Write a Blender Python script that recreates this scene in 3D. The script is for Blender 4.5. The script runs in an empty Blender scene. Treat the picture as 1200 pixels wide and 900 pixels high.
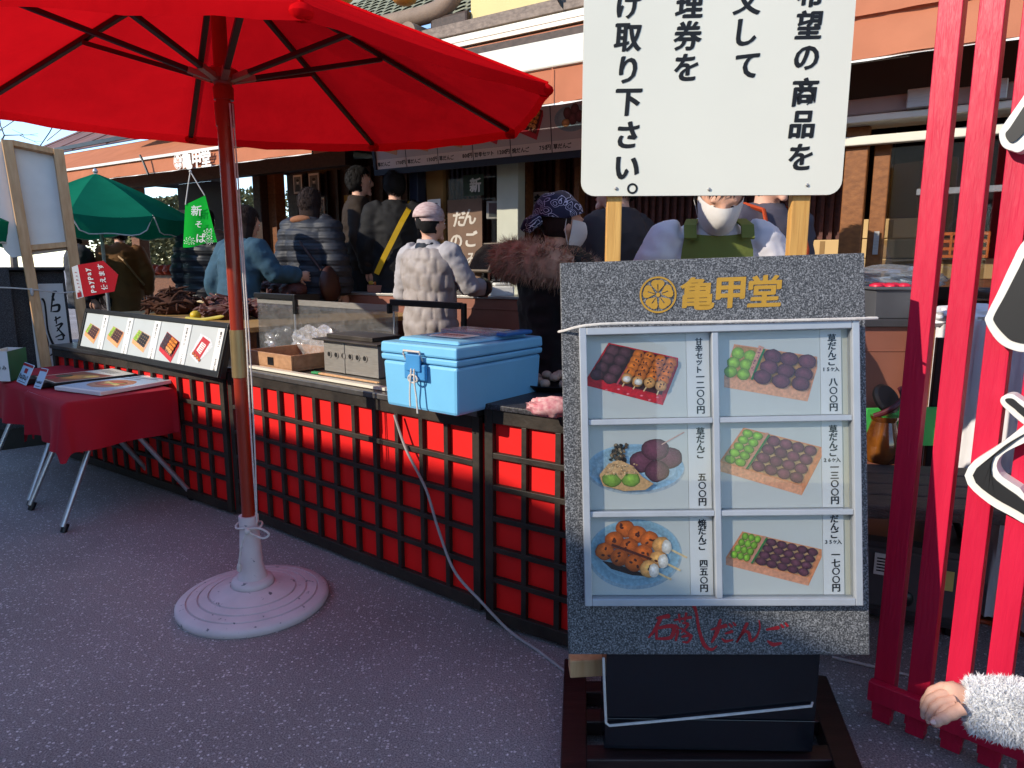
import bpy, bmesh, math, random
from mathutils import Vector as V, Matrix as Mx, Euler
R = math.radians
random.seed(7)
sc = bpy.context.scene
col = sc.collection

# ------------------------------------------------------------------ camera, sky, sun, exposure
F, H = 832.0, 1.35
PT = math.atan(145 / F)
cam_d = bpy.data.cameras.new('camera'); cam = bpy.data.objects.new('camera', cam_d); col.objects.link(cam)
cam.location = (0, 0, H); cam.rotation_euler = (R(90) - PT, 0, 0)
cam_d.sensor_width = 36; cam_d.lens = F / 1200 * 36; cam_d.clip_start = 0.05; cam_d.clip_end = 2000
sc.camera = cam
SUN_EL, LX, LY = R(27), 0.87, 0.493          # light travels towards (+LX, +LY)
wd = bpy.data.worlds.new('World'); sc.world = wd; wd.use_nodes = True
sky = wd.node_tree.nodes.new('ShaderNodeTexSky'); sky.sky_type = 'NISHITA'; sky.sun_disc = False
sky.sun_elevation = SUN_EL; sky.sun_rotation = math.atan2(-LX, -LY); sky.air_density = 0.8; sky.dust_density = 0.0; sky.ozone_density = 2.0
bg = wd.node_tree.nodes['Background']; bg.inputs['Strength'].default_value = 0.15
wd.node_tree.links.new(sky.outputs[0], bg.inputs[0])
sun_d = bpy.data.lights.new('sun', 'SUN'); sun = bpy.data.objects.new('sun', sun_d); col.objects.link(sun)
sun_d.energy = 2.25; sun_d.angle = R(0.5); sun_d.color = (1.0, 0.90, 0.75)
sun.rotation_euler = V((LX * math.cos(SUN_EL), LY * math.cos(SUN_EL), -math.sin(SUN_EL))).to_track_quat('-Z', 'Y').to_euler()
sun.location = (-6, -5, 6)
vs = sc.view_settings; vs.view_transform = 'Standard'; vs.look = 'None'; vs.exposure = 1.25; vs.gamma = 1; vs.use_curve_mapping = False
sc.cycles.max_bounces = 6; sc.cycles.transparent_max_bounces = 12
sc.cycles.use_denoising = True

# ------------------------------------------------------------------ geometry of the picture
cp, sp = math.cos(PT), math.sin(PT)
FWD, UPV, CAM = V((0, cp, -sp)), V((0, sp, cp)), V((0, 0, H))
def ray(px, py): return V((1, 0, 0)) * ((px - 600) / F) + UPV * ((450 - py) / F) + FWD
def gz(px, py, z=0.0): r = ray(px, py); return CAM + r * ((z - H) / r.z)
def at(px, py, Y): r = ray(px, py); return CAM + r * (Y / r.y)
AZ = R(55.7)
U, W, Z = V((-math.sin(AZ), math.cos(AZ), 0)), V((math.cos(AZ), math.sin(AZ), 0)), V((0, 0, 1))   # along the shops / into the shops
def S(t, d, z): return U * t + W * d + Z * z
def sd(px, py, d): r = ray(px, py); return CAM + r * (d / r.dot(W))       # point seen at px,py at depth d into the street front
def zD(px, py, d): return sd(px, py, d).z
def tD(px, d, py=300): return sd(px, py, d).dot(U)

# ------------------------------------------------------------------ materials
def lin(c):
    if isinstance(c, str):
        c = c.lstrip('#'); c = [int(c[i:i + 2], 16) / 255 for i in (0, 2, 4)]
        return [x / 12.92 if x <= .04045 else ((x + .055) / 1.055) ** 2.4 for x in c]
    return list(c)
MATS = {}
def mat(name, c, rough=.6, metal=0.0, var=.12, scale=9.0, bump=0.0, bscale=60.0, spec=.4, detail=4, stretch=None, coat=0.0, second=None):
    if name in MATS: return MATS[name]
    m = bpy.data.materials.new(name); m.use_nodes = True; nt = m.node_tree; N = nt.nodes; L = nt.links
    b = N['Principled BSDF']; c = lin(c)
    b.inputs['Roughness'].default_value = rough; b.inputs['Metallic'].default_value = metal
    b.inputs['Specular IOR Level'].default_value = spec; b.inputs['Coat Weight'].default_value = coat
    tc = N.new('ShaderNodeTexCoord'); mp = N.new('ShaderNodeMapping'); L.new(tc.outputs['Object'], mp.inputs[0])
    if stretch: mp.inputs['Scale'].default_value = stretch
    n = N.new('ShaderNodeTexNoise'); n.inputs['Scale'].default_value = scale; n.inputs['Detail'].default_value = detail
    L.new(mp.outputs[0], n.inputs['Vector'])
    rp = N.new('ShaderNodeValToRGB'); L.new(n.outputs['Fac'], rp.inputs[0])
    rp.color_ramp.elements[0].position = .3; rp.color_ramp.elements[1].position = .7
    c2 = lin(second) if second else [min(1, x * (1 + var)) for x in c]
    c1 = c if second else [x * (1 - var) for x in c]
    rp.color_ramp.elements[0].color = (*c1, 1); rp.color_ramp.elements[1].color = (*c2, 1)
    L.new(rp.outputs[0], b.inputs['Base Color'])
    mr = N.new('ShaderNodeMapRange'); L.new(n.outputs['Fac'], mr.inputs[0])
    mr.inputs[3].default_value = max(0, rough - .08); mr.inputs[4].default_value = min(1, rough + .08); L.new(mr.outputs[0], b.inputs['Roughness'])
    if bump:
        n2 = N.new('ShaderNodeTexNoise'); n2.inputs['Scale'].default_value = bscale; n2.inputs['Detail'].default_value = 3
        L.new(mp.outputs[0], n2.inputs['Vector'])
        bp = N.new('ShaderNodeBump'); bp.inputs['Strength'].default_value = bump; bp.inputs['Distance'].default_value = .01
        L.new(n2.outputs['Fac'], bp.inputs['Height']); L.new(bp.outputs[0], b.inputs['Normal'])
    MATS[name] = m
    return m
def nodes(m): return m.node_tree.nodes, m.node_tree.links, m.node_tree.nodes['Principled BSDF']

def granite(name, base, lo, hi, scale=230):
    m = mat(name, base, .55, var=.1, spec=.35); N, L, b = nodes(m)
    tc = N.new('ShaderNodeTexCoord'); v = N.new('ShaderNodeTexNoise'); v.inputs['Scale'].default_value = scale; v.inputs['Detail'].default_value = 2
    v.inputs['Roughness'].default_value = .7
    L.new(tc.outputs['Object'], v.inputs['Vector'])
    r = N.new('ShaderNodeValToRGB'); L.new(v.outputs['Fac'], r.inputs[0]); e = r.color_ramp.elements
    e[0].position = .38; e[0].color = (*lin(lo), 1); e[1].position = .66; e[1].color = (*lin(hi), 1)
    k = e.new(.5); k.color = (*lin(base), 1)
    L.new(r.outputs[0], b.inputs['Base Color'])
    return m
def wood(name, c1, c2, rough=.55, scale=4, axis=(1, 12, 12), var=.1):
    return mat(name, c1, rough, second=c2, scale=scale, stretch=axis, bump=.15, bscale=20, detail=6)
def cloth(name, c, trans=0.5, rough=.9, bump=.25, bscale=12):
    m = bpy.data.materials.new(name); m.use_nodes = True; N = m.node_tree.nodes; L = m.node_tree.links
    N.remove(N['Principled BSDF']); out = N['Material Output']
    tc = N.new('ShaderNodeTexCoord'); n = N.new('ShaderNodeTexNoise'); n.inputs['Scale'].default_value = bscale; n.inputs['Detail'].default_value = 5
    L.new(tc.outputs['Object'], n.inputs['Vector'])
    rp = N.new('ShaderNodeValToRGB'); L.new(n.outputs['Fac'], rp.inputs[0]); c = lin(c)
    rp.color_ramp.elements[0].color = (*[x * .78 for x in c], 1); rp.color_ramp.elements[1].color = (*[min(1, x * 1.12) for x in c], 1)
    d = N.new('ShaderNodeBsdfDiffuse'); t = N.new('ShaderNodeBsdfTranslucent'); mx = N.new('ShaderNodeMixShader'); mx.inputs[0].default_value = trans
    bp = N.new('ShaderNodeBump'); bp.inputs['Strength'].default_value = bump; bp.inputs['Distance'].default_value = .02
    L.new(n.outputs['Fac'], bp.inputs['Height'])
    for s in (d, t): L.new(rp.outputs[0], s.inputs['Color']); L.new(bp.outputs[0], s.inputs['Normal'])
    L.new(d.outputs[0], mx.inputs[1]); L.new(t.outputs[0], mx.inputs[2]); L.new(mx.outputs[0], out.inputs['Surface'])
    MATS[name] = m; return m
def glass(name, tint=(1, 1, 1), refl=.06, rough=.02, fres=True, milky=0.0):
    m = bpy.data.materials.new(name); m.use_nodes = True; N = m.node_tree.nodes; L = m.node_tree.links
    N.remove(N['Principled BSDF']); out = N['Material Output']
    t = N.new('ShaderNodeBsdfTransparent'); t.inputs[0].default_value = (*tint, 1)
    g = N.new('ShaderNodeBsdfGlossy'); g.inputs['Roughness'].default_value = rough
    mx = N.new('ShaderNodeMixShader')
    lw = N.new('ShaderNodeLayerWeight'); lw.inputs[0].default_value = .25
    mr = N.new('ShaderNodeMapRange'); L.new(lw.outputs['Fresnel'], mr.inputs[0]); mr.inputs[3].default_value = refl; mr.inputs[4].default_value = min(1, refl + .6)
    L.new(mr.outputs[0], mx.inputs[0]); L.new(t.outputs[0], mx.inputs[1]); L.new(g.outputs[0], mx.inputs[2])
    last = mx
    if milky:
        df = N.new('ShaderNodeBsdfDiffuse'); df.inputs[0].default_value = (.8, .8, .8, 1)
        nz = N.new('ShaderNodeTexNoise'); nz.inputs['Scale'].default_value = 40; tc = N.new('ShaderNodeTexCoord'); L.new(tc.outputs['Object'], nz.inputs['Vector'])
        ml = N.new('ShaderNodeMath'); ml.operation = 'MULTIPLY'; L.new(nz.outputs['Fac'], ml.inputs[0]); ml.inputs[1].default_value = milky * 2
        m2 = N.new('ShaderNodeMixShader'); L.new(ml.outputs[0], m2.inputs[0]); L.new(mx.outputs[0], m2.inputs[1]); L.new(df.outputs[0], m2.inputs[2]); last = m2
    L.new(last.outputs[0], out.inputs['Surface']); MATS[name] = m; return m
def ink(name='printed_picture'):
    m = mat(name, (.5, .5, .5), .45); N, L, b = nodes(m)
    a = N.new('ShaderNodeVertexColor'); a.layer_name = 'Col'
    n = N.new('ShaderNodeTexNoise'); n.inputs['Scale'].default_value = 140; tc = N.new('ShaderNodeTexCoord'); L.new(tc.outputs['Object'], n.inputs['Vector'])
    mr = N.new('ShaderNodeMapRange'); L.new(n.outputs['Fac'], mr.inputs[0]); mr.inputs[3].default_value = .55; mr.inputs[4].default_value = 1.45
    mx = N.new('ShaderNodeVectorMath'); mx.operation = 'SCALE'; L.new(a.outputs[0], mx.inputs[0]); L.new(mr.outputs[0], mx.inputs['Scale'])
    L.new(mx.outputs[0], b.inputs['Base Color']); return m
def emit(name, c, s):
    m = mat(name, c, .5); N, L, b = nodes(m); b.inputs['Emission Color'].default_value = (*lin(c), 1); b.inputs['Emission Strength'].default_value = s; return m

# ------------------------------------------------------------------ mesh builder
LOC = {}
class MB:
    def __init__(s): s.v = []; s.f = []; s.m = []; s.c = {}
    def add(s, vs_, fs, m=0):
        k = len(s.v); s.v += [V(p) for p in vs_]
        for f in fs: s.f.append([i + k for i in f]); s.m.append(m)
        return k
    def obox(s, o, a, b, c, m=0):            # corner + three edge vectors
        o, a, b, c = V(o), V(a), V(b), V(c)
        if a.cross(b).dot(c) < 0: a, b = b, a
        p = [o, o + a, o + a + b, o + b]; p += [q + c for q in p]
        s.add(p, [(0, 3, 2, 1), (4, 5, 6, 7), (0, 1, 5, 4), (1, 2, 6, 5), (2, 3, 7, 6), (3, 0, 4, 7)], m)
    def box(s, c, size, rz=0.0, m=0, R3=None):
        Rm = R3 or Mx.Rotation(rz, 3, 'Z'); a, b, d = [Rm @ (V(e) * k) for e, k in zip(((1, 0, 0), (0, 1, 0), (0, 0, 1)), size)]
        s.obox(V(c) - (a + b + d) / 2, a, b, d, m)
    def beam(s, p, q, wdt, hgt, up=Z, m=0):
        p, q = V(p), V(q); d = (q - p); x = d.normalized(); y = V(up).cross(x).normalized(); z_ = x.cross(y)
        s.obox(p - y * wdt / 2 - z_ * hgt / 2, d, y * wdt, z_ * hgt, m)
    def tube(s, pts, r, n=10, m=0, flat=1.0, closed=False):
        pts = [V(p) for p in pts]; k = len(pts); rs = r if isinstance(r, (list, tuple)) else [r] * k
        t = (pts[1] - pts[0]).normalized(); a = t.orthogonal().normalized(); rings = []; b0 = len(s.v)
        for i, p in enumerate(pts):
            t2 = (pts[min(i + 1, k - 1)] - pts[max(i - 1, 0)])
            t2 = t2.normalized() if t2.length > 1e-9 else t
            a = (a - t2 * a.dot(t2)); a = a.normalized() if a.length > 1e-6 else t2.orthogonal().normalized()
            b = t2.cross(a)
            s.v += [p + (a * math.cos(2 * math.pi * j / n) + b * math.sin(2 * math.pi * j / n) * flat) * rs[i] for j in range(n)]
        for i in range(k - 1):
            for j in range(n):
                s.f.append([b0 + i * n + j, b0 + i * n + (j + 1) % n, b0 + (i + 1) * n + (j + 1) % n, b0 + (i + 1) * n + j]); s.m.append(m)
        s.f.append([b0 + j for j in range(n)][::-1]); s.m.append(m)
        s.f.append([b0 + (k - 1) * n + j for j in range(n)]); s.m.append(m)
    def rings(s, rings, m=0, cap=True, closed=True):
        b0 = len(s.v); n = len(rings[0])
        for r_ in rings: s.v += [V(p) for p in r_]
        for i in range(len(rings) - 1):
            for j in range(n if closed else n - 1):
                s.f.append([b0 + i * n + j, b0 + i * n + (j + 1) % n, b0 + (i + 1) * n + (j + 1) % n, b0 + (i + 1) * n + j]); s.m.append(m)
        if cap:
            s.f.append([b0 + j for j in range(n)][::-1]); s.m.append(m)
            s.f.append([b0 + (len(rings) - 1) * n + j for j in range(n)]); s.m.append(m)
    def lathe(s, prof, c=(0, 0, 0), n=32, m=0, ax=None):
        c = V(c); A = ax or Mx.Identity(3)
        s.rings([[c + A @ V((r * math.cos(2 * math.pi * j / n), r * math.sin(2 * math.pi * j / n), z)) for j in range(n)] for r, z in prof], m)
    def ell(s, c, r, nu=16, nv=10, m=0, Rm=None, fn=None):
        c = V(c); r = r if isinstance(r, (tuple, list)) else (r, r, r); Rm = Rm or Mx.Identity(3); rg = []
        for i in range(nv + 1):
            th = math.pi * (i + .02) / (nv + .04); ring = []
            for j in range(nu):
                ph = 2 * math.pi * j / nu; p = V((math.sin(th) * math.cos(ph), math.sin(th) * math.sin(ph), -math.cos(th)))
                if fn: p = fn(p)
                ring.append(c + Rm @ V((p.x * r[0], p.y * r[1], p.z * r[2])))
            rg.append(ring)
        s.rings(rg, m)
    def prism(s, pts, vec, m=0, mside=None):
        pts = [V(p) for p in pts]; vec = V(vec); n = len(pts)
        s.add(pts + [p + vec for p in pts], [list(range(n)), [n + i for i in range(n)][::-1]], m)
        k = len(s.v) - 2 * n
        for i in range(n): s.f.append([k + i, k + n + i, k + n + (i + 1) % n, k + (i + 1) % n]); s.m.append(m if mside is None else mside)
    def mesh(s, name, off=V((0, 0, 0))):
        me = bpy.data.meshes.new(name); me.from_pydata([p - off for p in s.v], [], s.f); me.update(); return me
    def build(s, name, mats, parent=None, smooth=False, bevel=0.0, loc=None, ang=35, fix=True):
        if not isinstance(mats, (list, tuple)): mats = [mats]
        off = V(LOC[parent.name]) if parent else (V(loc) if loc is not None else V((0, 0, 0)))
        me = s.mesh(name, off)
        for x in mats: me.materials.append(x)
        for p, k in zip(me.polygons, s.m): p.material_index = k
        if s.c:
            at_ = me.color_attributes.new('Col', 'FLOAT_COLOR', 'POINT')
            for i in range(len(s.v)): at_.data[i].color = (*s.c.get(i, (.5, .5, .5)), 1)
        if fix:
            bm = bmesh.new(); bm.from_mesh(me); bmesh.ops.recalc_face_normals(bm, faces=bm.faces[:]); bm.to_mesh(me); bm.free()
        if smooth:
            me.polygons.foreach_set('use_smooth', [True] * len(me.polygons)); me.set_sharp_from_angle(angle=R(ang))
        o = bpy.data.objects.new(name, me); col.objects.link(o)
        if parent: o.parent = parent
        elif loc is not None: o.location = loc
        LOC[o.name] = off
        if bevel:
            b = o.modifiers.new('b', 'BEVEL'); b.width = bevel; b.segments = 2; b.limit_method = 'ANGLE'; b.angle_limit = R(40)
        return o
def tag(o, label=None, cat=None, group=None, kind=None):
    for k, v in (('label', label), ('category', cat), ('group', group), ('kind', kind)):
        if v: o[k] = v
    return o
def T(name, loc, label, cat, group=None):
    o = bpy.data.objects.new(name, None); col.objects.link(o); o.location = loc; o.empty_display_size = .1
    LOC[o.name] = V(loc); return tag(o, label, cat, group)
def solo(name, mb, mats, label, cat, loc, group=None, **k): return tag(mb.build(name, mats, None, loc=loc, **k), label, cat, group)
def crom(pts, n=6):
    pts = [V(p) for p in pts]; out = []
    for i in range(len(pts) - 1):
        p0, p1, p2, p3 = pts[max(i - 1, 0)], pts[i], pts[i + 1], pts[min(i + 2, len(pts) - 1)]
        for j in range(n):
            t = j / n; out.append(.5 * ((2 * p1) + (p2 - p0) * t + (2 * p0 - 5 * p1 + 4 * p2 - p3) * t * t + (3 * p1 - p0 - 3 * p2 + p3) * t ** 3))
    return out + [pts[-1]]

class Plane:                                    # a flat face in the scene: origin, two axes, outward normal
    def __init__(s, o, x, y):
        s.o = V(o); s.x = V(x).normalized(); y = V(y); s.y = (y - s.x * y.dot(s.x)).normalized(); s.n = s.x.cross(s.y)
    def p(s, a, b, h=0.0): return s.o + s.x * a + s.y * b + s.n * h
    def pix(s, px, py):
        r = ray(px, py); q = CAM + r * ((s.o - CAM).dot(s.n) / r.dot(s.n)); return ((q - s.o).dot(s.x), (q - s.o).dot(s.y))
    def P(s, px, py, h=0.0): a, b = s.pix(px, py); return s.p(a, b, h)

# ------------------------------------------------------------------ lettering
CH = {}
def make_glyphs(txt, bold):
    obs = []
    for ch in sorted(set(txt)):
        if ch.isspace() or (ch, bold) in CH: continue
        cu = bpy.data.curves.new('g', 'FONT'); cu.body = ch; cu.size = 1; cu.offset = bold; cu.resolution_u = 3
        ob = bpy.data.objects.new('g', cu); col.objects.link(ob); obs.append((ch, ob))
    dg = bpy.context.evaluated_depsgraph_get(); dg.update()
    for ch, ob in obs:
        me = bpy.data.meshes.new_from_object(ob.evaluated_get(dg)); vs_ = [v.co.copy() for v in me.vertices]; fs = [list(p.vertices) for p in me.polygons]
        if vs_:
            x0, x1 = min(v.x for v in vs_), max(v.x for v in vs_); y0, y1 = min(v.y for v in vs_), max(v.y for v in vs_)
            CH[(ch, bold)] = (vs_, fs, x0, x1, y0, y1)
        bpy.data.meshes.remove(me); cu = ob.data; bpy.data.objects.remove(ob); bpy.data.curves.remove(cu)
TXT = ('ご希望の商品を注文して整理券をお受け取り下さい。亀甲堂甘辛セット一二〇〇円草だんご15ヶ入八〇〇円五26三35七焼四新そば使えますPayPay'
       '1700円1300円800円1200円750円0甘辛セット焼だんご石落製お品書きだんごのみ')
make_glyphs(TXT, .014)
class Ink:
    def __init__(s): s.b = MB()
    def ch(s, c, pl, a, b, size, bold=.014, rot=0.0, sx=1.0, sy=1.0, h=.0015, m=0, shear=0.0):
        g = CH.get((c, .014))
        if not g: return
        vs_, fs, x0, x1, y0, y1 = g; cx, cy = (x0 + x1) / 2, (y0 + y1) / 2; cr, sr = math.cos(rot), math.sin(rot); out = []
        if bold > .02:                                # a broad nib: the glyph swept along a short diagonal
            nb_ = bold / .034 * .024
            for i_, (ox, oy) in enumerate(((-1, -.6), (-.5, -.3), (.5, .3), (1, .6))):
                s.ch(c, pl, a + ox * nb_ * size * cr - oy * nb_ * size * sr, b + ox * nb_ * size * sr + oy * nb_ * size * cr, size, .014, rot, sx, sy, h + .00003 * (i_ + 1), m, shear)
        for v in vs_:
            x, y = (v.x - cx) * size * sx, (v.y - cy) * size * sy; x += shear * y
            out.append(pl.p(a + x * cr - y * sr, b + x * sr + y * cr, h))
        s.b.add(out, fs, m)
    def px(s, c, pl, px, py, sizepx, **k):
        a, b = pl.pix(px, py); a2, _ = pl.pix(px + 10, py); s.ch(c, pl, a, b, sizepx * abs(a2 - a) / 10, **k)
    def row(s, txt, pl, a, b, size, bold=.014, m=0, h=.0015, ang=0.0, gap=1.0):
        for i, c in enumerate(txt):
            st = size * gap; s.ch(c, pl, a + i * st * math.cos(ang), b + i * st * math.sin(ang), size, bold, ang, m=m, h=h)
    def colm(s, txt, pl, a, b, size, step, bold=.014, m=0, h=.0015):
        for i, c in enumerate(txt): s.ch(c, pl, a, b - i * step, size, bold, m=m, h=h)
    def brush(s, pl, pts, wds, m=0, h=.0015, conv=None):       # one written stroke, widths in plane units
        q = [V((*(pl.pix(*(conv(*p) if conv else p))), 0)) for p in pts]; q = crom(q, 6); n = len(q)
        def wd_(t):
            t *= len(wds) - 1; i = min(int(t), len(wds) - 2); return wds[i] + (wds[i + 1] - wds[i]) * (t - i)
        L_, R_ = [], []
        for i, p in enumerate(q):
            d = q[min(i + 1, n - 1)] - q[max(i - 1, 0)]; d = d.normalized() if d.length > 1e-9 else V((1, 0, 0)); nr = V((-d.y, d.x, 0)); ww = wd_(i / (n - 1)) / 2
            L_.append(p + nr * ww); R_.append(p - nr * ww)
        dh = random.random() * .0006
        for i in range(n - 1):
            s.b.add([pl.p(x.x, x.y, h + dh) for x in (R_[i], R_[i + 1], L_[i + 1], L_[i])], [(0, 1, 2, 3)], m)
        for p, ww in ((q[0], wds[0]), (q[-1], wds[-1])):
            s.b.add([pl.p(p.x + math.cos(k * .785) * ww / 2, p.y + math.sin(k * .785) * ww / 2, h + dh + .0002) for k in range(8)], [tuple(range(8))], m)
    def build(s, name, mats, parent): return s.b.build(name, mats, parent, fix=False)

class Print:                                    # a printed picture: coloured flat shapes in layers on a plane
    def __init__(s, pl, conv=None, h=.001, dh=.00012): s.b = MB(); s.pl = pl; s.conv = conv; s.h = h; s.dh = dh
    def q(s, x, y):
        if s.conv: x, y = s.conv(x, y)
        return s.pl.P(x, y, s.h)
    def poly(s, pts, c):
        c = lin(c); k = s.b.add([s.q(*p) for p in pts], [list(range(len(pts)))])
        for i in range(len(pts)): s.b.c[k + i] = c
        s.h += s.dh
    def line(s, p, q, wdt, c):
        dx, dy = q[0] - p[0], q[1] - p[1]; l = math.hypot(dx, dy) or 1; nx, ny = -dy / l * wdt / 2, dx / l * wdt / 2
        s.poly([(p[0] + nx, p[1] + ny), (q[0] + nx, q[1] + ny), (q[0] - nx, q[1] - ny), (p[0] - nx, p[1] - ny)], c)
    def disc(s, cx, cy, rx, ry, c, edge=.28, hi=1.75, rot=0.0, n=16, jig=.05):
        c = lin(c); tone = random.uniform(.85, 1.18) if jig else 1; c = [x * tone for x in c]; cr, sr = math.cos(rot), math.sin(rot)
        def pt(k, x, y): return (cx + (x * cr - y * sr), cy + (x * sr + y * cr))
        js = [1 + random.uniform(-jig, jig) for _ in range(n)]
        vs_ = [s.q(cx - rx * .22, cy - ry * .28)]; cs = [[min(1, x * hi) for x in c]]
        for rr, kk in ((.5, 1.1), (.82, .8), (1.0, edge)):
            for j in range(n):
                a = 2 * math.pi * j / n; x, y = rx * rr * js[j] * math.cos(a), ry * rr * js[j] * math.sin(a)
                off = (1 - rr) * .2; vs_.append(s.q(*pt(0, x - rx * off, y - ry * off))); cs.append([x_ * kk for x_ in c])
        fs = [(0, 1 + j, 1 + (j + 1) % n) for j in range(n)]
        for r_ in range(2):
            for j in range(n): fs.append((1 + r_ * n + j, 1 + (r_ + 1) * n + j, 1 + (r_ + 1) * n + (j + 1) % n, 1 + r_ * n + (j + 1) % n))
        k = s.b.add(vs_, fs)
        for i, x in enumerate(cs): s.b.c[k + i] = x
        s.h += s.dh
    def bento(s, tl, tr, br, bl, wall, wallc, inner='#caa070', greens=(2, 3), purples=(3, 3), split=.3, gc='#7fae35', pc='#5a3038', div='#c98d74', front=None, grid=True):
        B = lambda u, v: (tl[0] * (1 - u) * (1 - v) + tr[0] * u * (1 - v) + br[0] * u * v + bl[0] * (1 - u) * v, tl[1] * (1 - u) * (1 - v) + tr[1] * u * (1 - v) + br[1] * u * v + bl[1] * (1 - u) * v)
        dn = lambda p: (p[0], p[1] + wall)
        s.poly([tl, tr, dn(tr), dn(br), dn(bl), bl], wallc)
        s.poly([bl, br, dn(br), dn(bl)], front or wallc)
        s.poly([tl, tr, br, bl], '#e9c79a' if not front else wallc)
        s.poly([B(.025, .03), B(.975, .03), B(.975, .96), B(.025, .96)], inner)
        def balls(u0, u1, nx, ny, c):
            for j in range(ny):
                for i in range(nx):
                    u = u0 + (u1 - u0) * (i + .5) / nx; v = .04 + .92 * (j + .5) / ny; p = B(u, v); q1 = B(u + (u1 - u0) / nx, v); q2 = B(u, v + .92 / ny)
                    rx = math.hypot(q1[0] - p[0], q1[1] - p[1]) * .53; ry = math.hypot(q2[0] - p[0], q2[1] - p[1]) * .55
                    s.disc(p[0], p[1] - ry * .08, rx, ry, c, rot=math.atan2(q1[1] - p[1], q1[0] - p[0]), n=12)
        if grid:
            if greens: balls(.03, split, *greens, gc)
            balls(split + .07, .97, *purples, pc)
            s.poly([B(split, -.02), B(split + .035, -.02), B(split + .035, .98), B(split, .98)], div)
            s.poly([B(split + .035, .02), B(split + .06, .02), B(split + .05, .98), B(split + .03, .98)], '#2f7a3a')
        return B
    def skewer(s, p, q, r, end, n=4, c='#c8741f'):
        s.line(q, end, r * .22, '#e2c592')
        for i in range(n):
            t = i / (n - 1); x, y = p[0] + (q[0] - p[0]) * t, p[1] + (q[1] - p[1]) * t
            s.disc(x, y, r * 1.02, r * .95, c if i < n - 1 else '#d89a55', edge=.5, hi=1.7)
            for _ in range(3): s.disc(x + random.uniform(-.5, .5) * r, y + random.uniform(-.5, .5) * r, r * .22, r * .14, '#4a1c0a', n=6, rot=random.random() * 3)
    def build(s, name, parent): return s.b.build(name, MATS['printed_picture'], parent, fix=False)

# ------------------------------------------------------------------ materials of the place
m_asph = mat('asphalt', (.11, .108, .112), .8, var=.2, scale=3, bump=.6, bscale=160)
N_, L_, b_ = nodes(m_asph)
tc = N_.new('ShaderNodeTexCoord')
vo = N_.new('ShaderNodeTexVoronoi'); vo.inputs['Scale'].default_value = 80; vo.inputs['Randomness'].default_value = 1; L_.new(tc.outputs['Object'], vo.inputs['Vector'])
sx = N_.new('ShaderNodeSeparateColor'); L_.new(vo.outputs['Color'], sx.inputs[0])
gt = N_.new('ShaderNodeMath'); gt.operation = 'GREATER_THAN'; gt.inputs[1].default_value = .5; L_.new(sx.outputs[0], gt.inputs[0])
ds = N_.new('ShaderNodeMath'); ds.operation = 'LESS_THAN'; ds.inputs[1].default_value = .36; L_.new(vo.outputs['Distance'], ds.inputs[0])
ml = N_.new('ShaderNodeMath'); ml.operation = 'MULTIPLY'; L_.new(gt.outputs[0], ml.inputs[0]); L_.new(ds.outputs[0], ml.inputs[1])
mg = N_.new('ShaderNodeMath'); mg.operation = 'MULTIPLY'; L_.new(ml.outputs[0], mg.inputs[0]); L_.new(sx.outputs[1], mg.inputs[1])
big = N_.new('ShaderNodeTexNoise'); big.inputs['Scale'].default_value = .9; big.inputs['Detail'].default_value = 6; L_.new(tc.outputs['Object'], big.inputs['Vector'])
br = N_.new('ShaderNodeValToRGB'); L_.new(big.outputs['Fac'], br.inputs[0]); br.color_ramp.elements[0].position = .35; br.color_ramp.elements[1].position = .65
br.color_ramp.elements[0].color = (.215, .182, .172, 1); br.color_ramp.elements[1].color = (.310, .266, .252, 1)
mc = N_.new('ShaderNodeMix'); mc.data_type = 'RGBA'; L_.new(mg.outputs[0], mc.inputs[0]); L_.new(br.outputs[0], mc.inputs[6]); mc.inputs[7].default_value = (.62, .56, .54, 1)
fine = N_.new('ShaderNodeTexNoise'); fine.inputs['Scale'].default_value = 210; L_.new(tc.outputs['Object'], fine.inputs['Vector'])
fr = N_.new('ShaderNodeMapRange'); L_.new(fine.outputs['Fac'], fr.inputs[0]); fr.inputs[1].default_value = .3; fr.inputs[2].default_value = .7; fr.inputs[3].default_value = .5; fr.inputs[4].default_value = 1.6
sc_ = N_.new('ShaderNodeVectorMath'); sc_.operation = 'SCALE'; L_.new(mc.outputs[2], sc_.inputs[0]); L_.new(fr.outputs[0], sc_.inputs['Scale']); L_.new(sc_.outputs[0], b_.inputs['Base Color'])

M = {}
M['cream'] = mat('cream_plaster', '#d8c38a', .85, var=.05, scale=3, bump=.1)
M['terra'] = cloth('terracotta_canvas', '#cf8666', .25, bscale=5)
M['white'] = mat('white_paint', '#dcdad2', .5, var=.04)
M['ivory'] = mat('ivory_aluminium', '#d6d2c2', .4, var=.04)
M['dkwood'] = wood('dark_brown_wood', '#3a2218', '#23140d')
M['midwood'] = wood('brown_wood', '#7a4a28', '#5c3419')
M['orwood'] = wood('orange_brown_post', '#8a5423', '#6e3f16')
M['pine'] = wood('fresh_pine', '#d9a85c', '#b88440', axis=(14, 14, 1))
M['palewood'] = wood('pale_wood', '#cfa77a', '#b88c5e', axis=(12, 12, 1))
M['greywood'] = wood('weathered_grey_brown_timber', '#7d6a5c', '#5c4d43')
M['black'] = mat('black_painted_wood', '#2a231c', .55, var=.55, scale=9, bump=.2, bscale=40)
M['blackm'] = mat('black_plastic', '#141416', .4, var=.2)
M['navy'] = mat('navy_frame', '#1b2233', .45, var=.1)
M['steel'] = mat('brushed_steel', '#a5a29c', .38, metal=.55, var=.12, scale=20, stretch=(1, 1, 12), bump=.05)
M['alu'] = mat('aluminium_tube', '#b9bcc0', .35, metal=.8, var=.06)
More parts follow.
